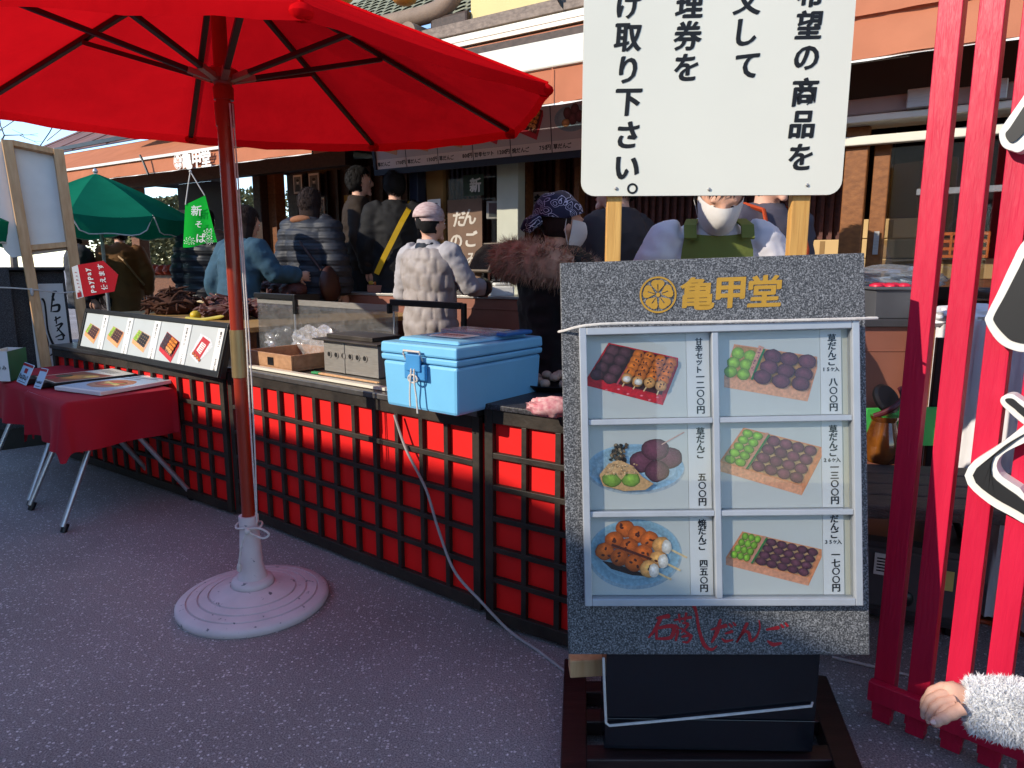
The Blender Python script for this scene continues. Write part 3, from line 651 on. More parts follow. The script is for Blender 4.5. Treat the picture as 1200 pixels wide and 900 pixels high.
# ------------------------------------------------------------------ things on the middle counter
p = gz(272, 449, ht + .004); a_ = gz(333, 462, ht + .004); c_ = gz(447, 430, ht + .004); ex = cx; ey = inn
def tray(p, ex, ey, lx, ly, hgt, th, name, m, label, cat):
    b = MB(); o = V(p)
    b.obox(o, ex * lx, ey * ly, Z * th); b.obox(o + Z * th, ex * lx, ey * th, Z * (hgt - th)); b.obox(o + Z * th + ey * (ly - th), ex * lx, ey * th, Z * (hgt - th))
    b.obox(o + Z * th + ey * th, ex * th, ey * (ly - 2 * th), Z * (hgt - th)); b.obox(o + Z * th + ey * th + ex * (lx - th), ex * th, ey * (ly - 2 * th), Z * (hgt - th))
    t_ = T(name, o + ex * lx / 2 + ey * ly / 2, label, cat); b.build('box', m, t_, bevel=.003); return t_
tp_ = cm0 + inn * .08 + cx * .06 + Z * (ht + .003)
wt = tray(tp_, cx, inn, .40, .34, .08, .012, 'wooden_tray', wood('tray_wood', '#b48a66', '#9a7352'), 'open shallow wooden tray on the steel counter beside the glass guard', 'tray')
b = MB(); b.obox(tp_ + cx * .2 - inn * .0025 + Z * .02, cx * .05, inn * .002, Z * .04); b.obox(tp_ + cx * .402 + inn * .2 + Z * .03, cx * .003, inn * .08, Z * .04); b.build('metal_clip', M['blackm'], wt)
m_film = glass('thin_plastic_film', (.9, .88, .9), .12, rough=.18, milky=.22)
def blob(c, r, seed, nu=28, nv=16, amp=.18, flat=0.0, lo=-1.0, Rm=None):
    rnd = random.Random(seed); ks = [(rnd.uniform(1.5, 7), rnd.uniform(1.5, 7), rnd.uniform(1.5, 7), rnd.uniform(0, 6)) for _ in range(7)]
    def fn(p):
        k = 1 + amp * sum(abs(math.sin(a * p.x + b_ * p.y + c_ * p.z + d)) - .6 for a, b_, c_, d in ks) / 2.6
        q = p * k
        if q.z < lo: q.z = lo
        return q
    m_ = MB(); m_.ell(c, r, nu, nv, Rm=Rm, fn=fn); return m_
q = cm0 + inn * .36 + cx * (-.12) + Z * (ht + .07)
solo('plastic_bag', blob(cm0 + inn * .42 + cx * .2 + Z * (ht + .09), (.22, .04, .095), 3, 40, 22, amp=.3, lo=-.8, Rm=Mx.Rotation(math.atan2(cx.y, cx.x), 3, 'Z')), m_film, 'crumpled translucent plastic bag behind the wooden tray', 'plastic bag', cm0 + inn * .5 + cx * .22 + Z * ht, smooth=True, ang=60)
solo('plastic_bag', blob(S(3.52, 2.72, .87), (.10, .08, .08), 5, 36, 20, amp=.32, lo=-.8), m_film, 'crumpled translucent plastic bag between the picture board and parasol pole', 'plastic bag', S(3.52, 2.72, .79), smooth=True, ang=60)
# steel skewer grill
gp = gz(449, 446, ht + .003); go = cm0 + inn * .22 + cx * .53 + Z * (ht + .003)
gr = T('steel_grill', go, 'stainless steel table grill with round vent holes next to the cooler', 'grill')
b = MB(); b.obox(go, cx * .40, inn * .2, Z * .15); b.obox(go + cx * .15 - inn * .004, cx * .012, inn * .003, Z * .15); b.build('body', M['steel'], gr, bevel=.004)
b = MB(); b.obox(go - cx * .05 - inn * .03 + Z * .152, cx * .48, inn * .27, Z * .008); b.obox(go - cx * .0 + inn * .02 + Z * .161, cx * .34, inn * .18, Z * .02); b.build('top_plate', mat('sooty_steel', '#4a4540', .5, metal=.6, var=.3), gr, bevel=.002)
for i in range(6):
    c = go + cx * (.045 + i * .053) - inn * .001 + Z * .085; Rm = Mx((cx, Z, -inn)).transposed()
    b = MB(); b.lathe([(.0, .001), (.012, .001), (.012, .003), (.017, .003), (.017, .0), (.0, 0)], c, 16, ax=Rm); h_ = b.build('vent_ring', M['steel'], gr)
    b = MB(); b.lathe([(0, .0022), (.0115, .0022), (.0115, .0015), (0, .0015)], c, 16, ax=Rm); b.build('hole', M['inkblack'], h_)
b = MB(); c1 = cm0 + inn * .12 + cx * .62 + Z * (ht + .008); 
for k in (0, 1): b.tube([c1 + inn * .012 * k, c1 + cx * .42 + inn * (.01 * k - .0)], [.005, .003], 8)
ck = T('cooking_chopsticks', c1, 'long cooking chopsticks with green tips lying on the steel counter', 'chopsticks'); b.build('sticks', M['palewood'], ck)
b = MB()
for k in (0, 1): b.tube([c1 + inn * .012 * k - cx * .055, c1 + inn * .012 * k - cx * .001], .006, 8)
b.build('tip', mat('green_plastic', '#2f8a4a', .4), ck)

# ------------------------------------------------------------------ blue cooler box
zt = ht + .016
nc = gz(536, 489, zt); la = gz(452, 474, zt); rb_ = gz(623, 458, zt); ea = (la - nc).normalized(); eb = V((-ea.y, ea.x, 0)); eb = -eb if eb.dot(rb_ - nc) < 0 else eb
A1, B1 = (la - nc).length * .98, (rb_ - nc).dot(eb) * .85
cool = T('cooler_box', nc + ea * A1 / 2 + eb * B1 / 2 + Z * 0, 'light blue lidded cooler box standing on the lattice counter', 'cooler box')
m_blue = mat('sky_blue_plastic', '#74bbe2', .38, var=.05, scale=5, bump=.05, bscale=60)
hb1 = at(531, 424, nc.y).z - zt
def taper(o, a0, b0, a1, b1, h0, h1, g):             # frustum, centred
    c = nc + ea * A1 / 2 + eb * B1 / 2; f = lambda a, b_, h: [V((c.x, c.y, h)) + ea * (sx * a / 2) + eb * (sy * b_ / 2) for sx, sy in ((-1, -1), (1, -1), (1, 1), (-1, 1))]
    g.rings([f(a0, b0, h0), f(a1, b1, h1)])
b = MB(); taper(nc, A1, B1, A1 * 1.04, B1 * 1.03, zt, zt + hb1 - .02, b); b.build('body', m_blue, cool, bevel=.012)
b = MB(); taper(nc, A1 * 1.06, B1 * 1.045, A1 * 1.07, B1 * 1.05, zt + hb1 - .018, zt + hb1 + .004, b); b.build('rim', m_blue, cool, bevel=.006)
b = MB(); l0 = zt + hb1 + .007; taper(nc, A1 * 1.07, B1 * 1.06, A1 * 1.06, B1 * 1.05, l0, l0 + .04, b); lid = b.build('lid', m_blue, cool, bevel=.008)
b = MB(); taper(nc, A1 * .86, B1 * .84, A1 * .8, B1 * .8, l0 + .041, l0 + .054, b); b.build('raised_panel', m_blue, lid, bevel=.006)
ctop = nc + ea * A1 / 2 + eb * B1 / 2; ctop.z = l0 + .055
b = MB(); b.obox(ctop - ea * .12 + eb * .0, ea * .24, eb * .14, Z * .014); b.build('clear_hatch', glass('cloudy_hatch', (.85, .92, 1), .12, rough=.15, milky=.2), lid, bevel=.004)
b = MB(); b.obox(ctop - ea * .185 + eb * .02, ea * .05, eb * .16, Z * .014); b.build('hatch_grip', mat('mid_blue_plastic', '#2a68a8', .4), lid, bevel=.005)
b = MB(); so = ctop - eb * .13 - ea * .02; b.obox(so - ea * .08 + Z * .002, ea * .15, eb * .1, Z * .003); st_ = b.build('sticker', M['paper'], lid)
spl = Plane(so - ea * .08 + Z * .003, -ea, eb); spl = Plane(so + ea * .07 + Z * .005, -ea, eb)
ik = Ink()
for i in range(4): ik.ch('草円製品'[i] if ('草円製品'[i], .034) in CH else '円', spl, .02 + i * .028, .055, .034, .034, h=.001)
for i in range(9): ik.b.add([spl.p(.02 + i * .0125, .018, .001), spl.p(.027 + i * .0125, .018, .001), spl.p(.027 + i * .0125, .024, .001), spl.p(.02 + i * .0125, .024, .001)], [(0, 1, 2, 3)])
ik.build('lettering', M['inkred'], st_)
hq = nc + ea * (A1 * .5) - eb * (B1 * .035); hq.z = zt + hb1 + .012; b = MB(); b.tube([hq + ea * .05 - Z * .02, hq + ea * .05 - eb * .012, hq + ea * .05 + Z * .012 - eb * .012, hq - ea * .03 + Z * .012 - eb * .012, hq - ea * .03 - eb * .012, hq - ea * .03 - Z * .02], .004, 6); b.build('wire_handle', M['rope'], cool)
lp = nc + ea * (A1 * .5) - eb * (B1 * .02); ln = -eb                         # latch on the left-hand short face
b = MB(); z0 = zt + hb1 - .075; b.obox(lp - ea * .05 + ln * .004 + Z * 0 + V((0, 0, z0 - lp.z)), ea * .1, ln * .014, Z * .055); b.obox(lp - ea * .035 + ln * .018 + V((0, 0, z0 - lp.z + .03)), ea * .07, ln * .008, Z * .06); b.build('latch', mat('blue_latch', '#3f86bd', .4), cool, bevel=.004)
b = MB(); ka = lp + ln * .026; ka.z = z0 + .04
for k, dx in enumerate((-.008, .006)): b.tube(crom([ka + ea * dx, ka + ea * dx * 1.5 - Z * .05 + ln * .004, ka + ea * (dx * 2 + .004 * k) - Z * .1, ka + ea * dx * 2.5 - Z * (.155 - .02 * k)], 6), .0035, 6)
b.tube([ka - Z * .035 + ea * .022 * math.cos(a) + Z * .014 * math.sin(a) for a in [i * .42 for i in range(16)]], .0032, 6); b.build('string', M['rope'], cool, smooth=True)

# ------------------------------------------------------------------ right counter: tray of dumplings and a cloth packet
q = gz(648, 453, .855); tr_ = T('dumpling_tray', q, 'shallow dark tray holding pale brown dumplings beside the granite sign', 'tray')
b = MB(); b.lathe([(0, 0), (.12, 0), (.15, .022), (.146, .024), (.118, .006), (0, .006)], q, 28); b.build('dish', M['blackm'], tr_, smooth=True)
b0 = MB(); b0.ell((0, 0, 0), (.021, .021, .017), 12, 8); proto = None
for i in range(15):
    a = i * 2.4; r_ = .028 * math.sqrt(i + .3); pp = q + V((r_ * math.cos(a), r_ * math.sin(a), .024 + (.02 if i < 4 else 0)))
    if proto is None: proto = o = b0.build('dumpling', mat('pale_brown_dumpling', '#b79a86', .6, var=.1), None, smooth=True, loc=(0, 0, 0))
    else: o = proto.copy(); col.objects.link(o)
    o.location = pp; o.rotation_euler = (0, 0, i); tag(o, 'small round pale brown dumpling heaped on the dark tray by the sign', 'dumpling', 'dumplings heaped on the dark tray')
q = gz(646, 488, .856); mcl = mat('pink_patterned_cloth', '#b96a76', .9, second='#e0b7b4', scale=55)
solo('cloth_packet', blob(q + Z * .03, (.075, .05, .033), 9, amp=.22, lo=-.85), mcl, 'pink patterned folded cloth on the black counter edge beside the sign', 'cloth', q, smooth=True, ang=60)
# cord from the counter to the ground
pts = [gz(455, 470, ht + .003) , gz(462, 478, ht + .003)]
fp = Plane(cm0 + cn * .012, cx, Z); m1 = [fp.P(x, y, .004) for x, y in ((463, 486), (477, 527), (500, 573))] + [fp.P(x, y, h_) for x, y, h_ in ((518, 619, .02), (543, 664, .05))]
rp_ = Plane(rl + V((dr.y, -dr.x, 0)) * .01, dr, Z); m1 += [rp_.P(569, 701, .03), rp_.P(600, 736, .02), gz(630, 762, .008), gz(655, 781, .008), gz(680, 800, .008)]
b = MB(); b.tube(crom(m1, 8), .0055, 8); solo('power_cord', b, mat('grey_cord', '#9a9794', .5), 'grey cord hanging over the lattice counter down to the asphalt', 'cord', gz(585, 722, 0), smooth=True)

# ------------------------------------------------------------------ sloping picture board on the left counter
zb0, zb1 = .795, .985
q0, q1 = gz(93, 407, zb0), gz(255, 438, zb0); bx = (q1 - q0).normalized()
q3, q2 = [CAM + ray(*p_) * ((q_ - CAM).dot(bx) / ray(*p_).dot(bx)) for p_, q_ in (((103, 364), q0), ((266, 380), q1))]
print('board top', q2, q3); by = ((q3 - q0) + (q2 - q1)).normalized()
bp_ = Plane(q0, bx, by); BWd = (q1 - q0).length; BHt = (q3 - q0).length * .97
bd = T('picture_board', (q0 + q1) / 2, 'sloping black framed board with five dumpling box pictures', 'menu board')
b = MB(); b.obox(bp_.p(-.02, -.02, -.035), bp_.x * (BWd + .04), bp_.y * (BHt + .04), bp_.n * .03)
for a_, b1_, w_, h_ in ((-.02, -.02, BWd + .04, .03), (-.02, BHt - .004, BWd + .04, .024), (-.02, .0105, .024, BHt - .015), (BWd - .004, .0105, .024, BHt - .015)): b.obox(bp_.p(a_, b1_, -.0045), bp_.x * w_, bp_.y * h_, bp_.n * .013)
b.build('frame', M['blackm'], bd, bevel=.002)
b = MB(); b.obox(q0 + bp_.n * -.05 + Z * 0 + bp_.x * .1, bp_.x * .05, W * .25, Z * .02); b.obox(q1 + bp_.n * -.05 - bp_.x * .15, bp_.x * .05, W * .25, Z * .02); b.build('stand_foot', M['blackm'], bd)
m_panel = mat('grey_print_background', '#b9bfbe', .35, var=.02)
pn = BWd / 5
for k in range(5):
    b = MB(); b.obox(bp_.p(k * pn + .003, .012, -.0047), bp_.x * (pn - .006), bp_.y * (BHt - .02), bp_.n * .003); pnl = b.build('picture_panel', m_panel, bd)
    b = MB(); b.obox(bp_.p(k * pn + pn * .77, .014, -.0016), bp_.x * (pn * .2), bp_.y * (BHt - .024), bp_.n * .0007); b.build('price_strip', M['paper'], pnl)
    pr = Print(bp_, None, h=-.0008); base_a = k * pn
    pr.q = (lambda pr_, ba: (lambda x, y: bp_.p(ba + x * pn, BHt * (1 - y), pr_.h)))(pr, base_a)
    if k < 3: pr.bento((.26, .30), (.72, .42), (.58, .74), (.1, .55), .10, '#d98f5f' if k < 2 else '#cfa58a', greens=(2, 4), purples=(4, 4), split=.25 + .03 * k, pc='#4a2b30' if k < 2 else '#26262c', front='#e0a06c')
    elif k == 3:
        B_ = pr.bento((.25, .26), (.72, .46), (.56, .85), (.1, .62), .1, '#a8222c', greens=(2, 4), purples=(1, 1), split=.4, gc='#30262c', pc='#a8222c', grid=False, inner='#5a1720', front='#c02833')
        for j in range(4):
            for i in range(2): x, y = B_(.1 + i * .17, .14 + j * .24); pr.disc(x, y, .05, .05, '#3a2a32')
        for i in range(4): pr.skewer(B_(.5 + i * .13, .12), B_(.48 + i * .13, .72), .042, B_(.47 + i * .13, .93))
    else:
        pr.poly([(.3, .2), (.62, .3), (.72, .45), (.38, .86), (.1, .7)], '#c9cdd0'); pr.poly([(.38, .26), (.62, .36), (.4, .8), (.16, .66)], '#b02a30'); pr.poly([(.38, .38), (.52, .44), (.4, .66), (.27, .58)], '#e4ddd8')
        for i in range(5): pr.line((.4 - i * .02, .42 + i * .04), (.49 - i * .02, .46 + i * .04), .014, '#a01820')
        for i in range(4): pr.disc(.2 + i * .07, .66 + i * .04, .04, .04, '#a8552e')
    pr.build('printed_picture', pnl)
    ik = Ink(); ik.colm(['草だんご', '草だんご', '草だんご', '甘辛セット', '焼だんご'][k], bp_, k * pn + pn * .87, BHt - .035, .02, .02, .034, h=-.0005); ik.colm(['一七〇〇円', '一三〇〇円', '八〇〇円', '一二〇〇円', '七五〇円'][k], bp_, k * pn + pn * .87, BHt - .17, .018, .018, .034, h=-.0005)
    ik.build('lettering', M['inkblack'], pnl)

# ------------------------------------------------------------------ granite menu sign
m_gran = granite('speckled_grey_granite', '#515254', '#2e2f32', '#8c8d8f', 250)
c00, c10, c01, c11 = at(664, 768, 1.675), at(1019, 767, 1.63), at(658, 307, 1.825), at(1014, 297, 1.78)
gx, gy = ((c10 - c00) + (c11 - c01)).normalized(), ((c01 - c00) + (c11 - c10)).normalized()
gp_ = Plane((c00 + c10 + c01 + c11) / 4, gx, gy)
q = [gp_.pix(*k) for k in ((664, 768), (1019, 767), (1014, 297), (658, 307))]
ax0, ax1, ay0, ay1 = (q[0][0] + q[3][0]) / 2, (q[1][0] + q[2][0]) / 2, (q[0][1] + q[1][1]) / 2, (q[2][1] + q[3][1]) / 2
sg = T('menu_sign', V((gp_.p(0, ay0).x, gp_.p(0, ay0).y, 0)), 'speckled granite menu sign with six food pictures and gold crest on a black box', 'menu sign')
b = MB(); b.obox(gp_.p(ax0, ay0, -.055), gp_.x * (ax1 - ax0), gp_.y * (ay1 - ay0), gp_.n * .055); b.build('granite_board', m_gran, sg, bevel=.003)
fx0, fy1 = gp_.pix(678, 384); fx1, fy0 = gp_.pix(1005, 707); fy1 = (fy1 + gp_.pix(1007, 378)[1]) / 2; fy0 = (fy0 + gp_.pix(681, 703)[1]) / 2
mx_ = (gp_.pix(837, 440)[0] + gp_.pix(838, 660)[0]) / 2; r1 = (gp_.pix(755, 493)[1] + gp_.pix(920, 490)[1]) / 2; r2 = (gp_.pix(755, 598)[1] + gp_.pix(920, 600)[1]) / 2
bw, fd = .018, .034
b = MB()
b.obox(gp_.p(fx0, fy0, .001), gp_.x * bw, gp_.y * (fy1 - fy0), gp_.n * fd); b.obox(gp_.p(fx1 - bw, fy0, .001), gp_.x * bw, gp_.y * (fy1 - fy0), gp_.n * fd)
b.obox(gp_.p(fx0 + bw, fy0, .001), gp_.x * (fx1 - fx0 - 2 * bw), gp_.y * bw, gp_.n * fd); b.obox(gp_.p(fx0 + bw, fy1 - bw, .001), gp_.x * (fx1 - fx0 - 2 * bw), gp_.y * bw, gp_.n * fd)
b.obox(gp_.p(mx_ - .008, fy0 + bw, .001), gp_.x * .016, gp_.y * (fy1 - fy0 - 2 * bw), gp_.n * (fd - .004))
for r_ in (r1, r2):
    for a_, c_ in ((fx0 + bw, mx_ - .008), (mx_ + .008, fx1 - bw)): b.obox(gp_.p(a_, r_ - .007, .001), gp_.x * (c_ - a_), gp_.y * .014, gp_.n * (fd - .006))
wfm = b.build('window_frame', mat('blue_grey_aluminium', '#a9adb2', .42, metal=.35, var=.06, scale=15), sg, bevel=.002)
b = MB(); b.obox(gp_.p(fx0 + .004, fy0 + .004, fd - .016), gp_.x * (fx1 - fx0 - .008), gp_.y * (fy1 - fy0 - .008), gp_.n * .003); b.build('pane', glass('sign_glass', (.985, .99, .99), .008), wfm)
b = MB(); b.obox(gp_.p(fx0 + .002, fy0 + .002, .0012), gp_.x * (fx1 - fx0 - .004), gp_.y * (fy1 - fy0 - .004), gp_.n * .002); b.build('backing', mat('pale_yellow_backing', '#c9c7b4', .6, var=.03), wfm)
ys = [fy0 + bw, r2 - .007, r2 + .007, r1 - .007, r1 + .007, fy1 - bw]
m_pp = mat('pale_grey_green_print', '#c9cbc4', .42, var=.03, scale=4)
strips = {(0, 0): ('焼だんご', '四五〇円', ''), (0, 1): ('草だんご', '五〇〇円', ''), (0, 2): ('甘辛セット', '一二〇〇円', ''), (1, 0): ('だんご', '一七〇〇円', '35'), (1, 1): ('草だんご', '一三〇〇円', '26'), (1, 2): ('草だんご', '八〇〇円', '15')}
panels = {}
for cI in (0, 1):
    a_, c_ = ((fx0 + bw, mx_ - .008), (mx_ + .008, fx1 - bw))[cI]; sa = c_ - (.058 if cI == 0 else .066); se = c_ - (.002 if cI == 0 else .016)
    for rI in range(3):
        y0, y1 = ys[rI * 2], ys[rI * 2 + 1]
        b = MB(); b.obox(gp_.p(a_ + .001, y0 + .001, .0033), gp_.x * (sa - a_ - .002), gp_.y * (y1 - y0 - .002), gp_.n * .0022); pnl = b.build('picture_panel', m_pp, sg); panels[(cI, rI)] = pnl
        b = MB(); b.obox(gp_.p(sa, y0 + .001, .0033), gp_.x * (se - sa), gp_.y * (y1 - y0 - .002), gp_.n * .0028); st = b.build('price_strip', M['paper'], sg)
        nm, pr_, sm = strips[(cI, rI)]; xc = (sa + se) / 2 + .003; ik = Ink(); hh = .0068; zz = .0265
        n1 = len(nm); top = y1 - .012 - (.0 if nm != 'だんご' else -.008)
        sz = .0215; st_ = .0192 if n1 < 5 else .0176
        ik.colm(nm, gp_, xc, top - .010, sz * (1 if n1 < 5 else .88), st_, .034, h=hh)
        if sm: ik.row(sm + 'ヶ入', gp_, xc - .0195, top - .012 - n1 * st_ + .003, .0135, .014, h=hh, gap=.9) if False else [ik.ch(ch, gp_, xc - .0205 + i * .0105, top - .010 - n1 * st_, .0125, .034, h=hh) for i, ch in enumerate(sm + 'ヶ入')]
        n2 = len(pr_); bot = y0 + .018; st2 = .0208
        for i, ch in enumerate(reversed(pr_)):
            ik.ch(ch, gp_, xc + .002, bot + i * st2, .0215 if ch not in '〇' else .0195, .034, h=hh)
        ik.build('lettering', M['inkblack'], st)
def PP(key, ox, oy, sc_): return Print(gp_, lambda x, y: (ox + x / sc_, oy + y / sc_), h=.0058)
pr = PP(0, 660, 370, 6)
B_ = pr.bento((318, 190), (806, 296), (698, 572), (168, 436), 56, '#c01526', grid=False, inner='#4a1016', front='#cf1128')
pr.poly([B_(.41, .01), B_(.43, .01), B_(.40, .98), B_(.375, .98)], '#c2485a')
pr.poly([B_(.03, .05), B_(.40, .05), B_(.37, .95), B_(.03, .95)], '#2a1418')
for x, y in ((344, 245), (432, 260), (314, 302), (400, 314), (272, 362), (362, 382), (236, 414), (326, 440)): pr.disc(x, y, 47, 40, '#523038', edge=.3)
for p, q_, e in (((528, 275), (444, 440), (414, 496)), ((600, 292), (520, 462), (488, 516)), ((676, 312), (602, 470), (560, 530)), ((752, 332), (680, 492), (652, 556))):
    pr.skewer(p, q_, 40, e, n=5, c='#cc6a16')
for x, y in ((441, 444), (522, 464)): pr.disc(x, y, 28, 22, '#d9d0c0', edge=.8)
for x, y in ((300, 520), (385, 515), (450, 548), (545, 560), (600, 590), (655, 572)): pr.disc(x, y, 12, 7, '#d8737c', n=6, edge=.9)
pr.build('printed_picture', panels[(0, 2)])
pr = PP(0, 830, 370, 6)
B_ = pr.bento((178, 200), (760, 288), (692, 524), (108, 424), 78, '#d98f66', grid=False, inner='#b8854e', front='#e2a37c')
for x, y in ((205, 265), (290, 283), (172, 330), (258, 344), (152, 394), (242, 412)): pr.disc(x, y, 46, 42, '#86ad3a', edge=.5)
pr.poly([(350, 208), (388, 222), (325, 355), (300, 440), (282, 390)], '#d49a80'); pr.line((388, 235), (300, 450), 14, '#1f7d3e')
for _ in range(16): t_ = random.random(); pr.disc(365 - 70 * t_ + random.uniform(-8, 8), 225 + 170 * t_, 5, 5, '#a8526a', n=6)
for x, y in ((446, 285), (560, 306), (686, 322), (420, 362), (537, 388), (662, 410), (372, 430), (502, 458), (640, 476)): pr.disc(x, y, 64, 50, '#6a3a46', edge=.3, hi=1.7, rot=.15)
pr.build('printed_picture', panels[(1, 2)])
pr = PP(0, 830, 490, 4.09)
pr.bento((166, 44), (540, 138), (444, 324), (50, 208), 44, '#d98a5a', greens=(2, 5), purples=(4, 4), split=.28, pc='#743f4c', front='#e5a078'); pr.build('printed_picture', panels[(1, 1)])
pr = PP(0, 830, 490, 4.09)
pr.bento((160, 540), (540, 626), (476, 764), (82, 664), 36, '#d98a5a', greens=(3, 4), purples=(5, 4), split=.26, pc='#5f3642', front='#dd9874'); pr.build('printed_picture', panels[(1, 0)])
pr = PP(0, 660, 490, 4.09)
pr.disc(345, 244, 236, 120, '#b9c6cc', edge=.8, hi=1, jig=0, n=40); pr.disc(345, 236, 232, 113, '#8fb3c6', edge=1.15, hi=1, jig=0, n=40); pr.disc(350, 240, 190, 84, '#9fc0cf', edge=.92, hi=1, jig=0, n=32)
for x, y in ((375, 210), (510, 190), (440, 150), (448, 252)): pr.disc(x, y, 60 if x != 440 else 68, 52, '#673646', edge=.3, hi=1.5)
pr.line((470, 125), (578, 66), 5, '#d0a090')
for _ in range(60): x, y = random.gauss(265, 18), random.uniform(125, 205); pr.disc(x, y, 11, 7, random.choice(('#2a1c14', '#57402c', '#8d7658', '#17100c')), n=6, rot=random.random() * 3)
pr.poly([(170, 270), (215, 215), (275, 200), (330, 225), (380, 280), (430, 310), (390, 340), (290, 345), (190, 320)], '#cda06c')
pr.disc(232, 290, 48, 36, '#7fa23c'); pr.disc(322, 290, 45, 36, '#7fa23c'); pr.poly([(198, 270), (235, 205), (262, 198), (320, 222), (352, 265), (300, 262), (276, 292), (250, 262)], '#d6aa76')
for _ in range(40): pr.disc(random.uniform(200, 350), random.uniform(215, 265), 6, 4, random.choice(('#e0b989', '#b98a58', '#d6aa76')), n=6)
pr.build('printed_picture', panels[(0, 1)])
pr = PP(0, 660, 490, 4.09)
pr.disc(342, 650, 226, 168, '#9db3bd', edge=.95, hi=1, jig=0, n=40); pr.disc(342, 642, 216, 158, '#86aaba', edge=1.12, hi=1, jig=0, n=40); pr.disc(345, 645, 170, 122, '#8fb4c4', edge=.95, hi=1, jig=0, n=32)
pr.poly([(185, 680), (240, 690), (380, 740), (405, 755), (330, 750), (230, 720)], '#2a1410')
for p, q_, e in (((296, 528), (470, 606), (592, 666)), ((244, 580), (452, 672), (560, 726)), ((198, 634), (408, 716), (516, 768))):
    pr.skewer(p, q_, 44, e, n=4, c='#bb5a16'); pr.disc(q_[0] + 24, q_[1] + 8, 24, 34, '#e3ddd0', edge=.85)
pr.line((230, 600), (420, 670), 12, '#4a1a0c'); pr.build('printed_picture', panels[(0, 0)])
ik = Ink(); cx_, cy_ = gp_.pix(771, 345.5); crest(ik, gp_, cx_, cy_, .046)
for ch, x, y in (('亀', 817, 344), ('甲', 856, 343), ('堂', 896, 341)): ik.px(ch, gp_, x, y, 44, bold=.026, sx=.96, sy=.92, shear=.08)
ik.build('gold_lettering', M['gold'], sg)
ik = Ink(); cv = lambda x, y: (640 + x / 2.647, 560 + y / 2.647); w1 = .011
for st_, ww in (([(345, 434), (378, 428)], [.006, .011]), ([(354, 438), (334, 474), (318, 494)], [.009, .007, .004]), ([(344, 466), (394, 460), (386, 494), (342, 498)], [.006, .011, .009, .005]), ([(342, 468), (342, 496)], [.006, .006]),
                ([(398, 440), (448, 432)], [.004, .007]), ([(412, 424), (414, 446)], [.006, .004]), ([(434, 420), (430, 444)], [.006, .004]), ([(402, 456), (410, 466)], [.005, .006]), ([(396, 482), (408, 474), (402, 502)], [.004, .006, .006]), ([(424, 450), (440, 454), (420, 480)], [.004, .007, .003]), ([(418, 466), (450, 490)], [.004, .007]), ([(422, 492), (448, 488), (440, 508), (424, 508)], [.005, .008, .005, .004]),
                ([(458, 396), (466, 420), (474, 470), (490, 516), (512, 532), (530, 520)], [.009, .006, .007, .009, .007, .002]),
                ([(512, 470), (556, 458)], [.004, .010]), ([(540, 440), (530, 476), (514, 508)], [.006, .010, .005]), ([(556, 482), (576, 476)], [.004, .007]), ([(546, 498), (556, 506), (578, 502)], [.004, .007, .004]), ([(568, 452), (574, 460)], [.004, .006]), ([(580, 448), (586, 456)], [.004, .006]),
                ([(622, 452), (606, 484), (590, 510), (612, 478), (628, 480), (634, 504), (650, 494), (662, 466), (660, 442)], [.008, .006, .004, .006, .007, .008, .005, .004, .003]),
                ([(684, 470), (718, 464)], [.005, .009]), ([(688, 506), (704, 516), (728, 512)], [.005, .010, .005]), ([(728, 454), (734, 462)], [.004, .006]), ([(742, 450), (748, 458)], [.004, .006])):
    ik.brush(gp_, st_, [w_ * 1.1 for w_ in ww], conv=cv)
ik.build('red_brush_lettering', M['inkred'], sg)
b = MB()
b.tube(crom([gp_.p(ax0 - .006, gp_.pix(660, 388)[1], -.03), gp_.P(660, 388, .006), gp_.P(702, 381, fd + .006), gp_.P(838, 378.5, fd + .006), gp_.P(1007, 374.5, fd + .006), gp_.P(1016, 373, .006), gp_.p(ax1 + .006, gp_.pix(1016, 372)[1], -.03)], 4), .0035, 6)
b.build('cord', M['rope'], sg, smooth=True)
# black box and timber sled under the sign
sl = T('timber_sled', gz(830, 860, 0), 'dark brown timber sled on the asphalt under the granite sign', 'sled')
m_sled = wood('dark_purple_brown_timber', '#2e1c1a', '#1c1110', rough=.4)
L0, L1, R0, R1 = gz(674, 772, .07), gz(672, 935, .07), gz(955, 790, .07), gz(1008, 935, .07)
b = MB(); b.beam(L0 - Z * .035, L1 - Z * .035, .07, .07); b.beam(R0 - Z * .035, R1 - Z * .035, .07, .07)
for yy in (812, 846, 890): b.beam(gz(682, yy, .045), gz(955 + (yy - 790) * .33, yy, .045), .06, .045)
b.build('rail', m_sled, sl, bevel=.004)
bb0, bb1 = gz(708, 878, .075), gz(952, 882, .075); bxx = (bb1 - bb0); byy = V((-bxx.y, bxx.x, 0)).normalized()
btop = min(at(708, 762, bb0.y + .03).z, gp_.p(0, ay0).z + .1)
b = MB(); b.obox(bb0 + Z * .002, bxx, byy * .11, Z * (btop + .02 - .075)); b.obox(bb0 + Z * .09 - byy * .004, bxx, byy * .003, Z * .004)
solo('black_box', b, mat('glossy_black_box', '#0e1016', .22, var=.25, scale=6, spec=.6), 'glossy black box standing on the timber sled under the granite sign', 'box', bb0 + bxx / 2, bevel=.004)
b = MB(); fb = Plane(bb0 - byy * .004, bxx, Z)
b.tube(crom([fb.P(707, 770, .003), fb.P(708, 800, .004), fb.P(710, 846, .004)], 3) + crom([fb.P(714, 849, .005), fb.P(830, 838, .006), fb.P(950, 826, .005)], 4) + [fb.P(954, 824, -.01)], .0035, 6)
solo('binding_cord', b, M['rope'], 'white cord tied round the glossy black box', 'cord', bb0, smooth=True)
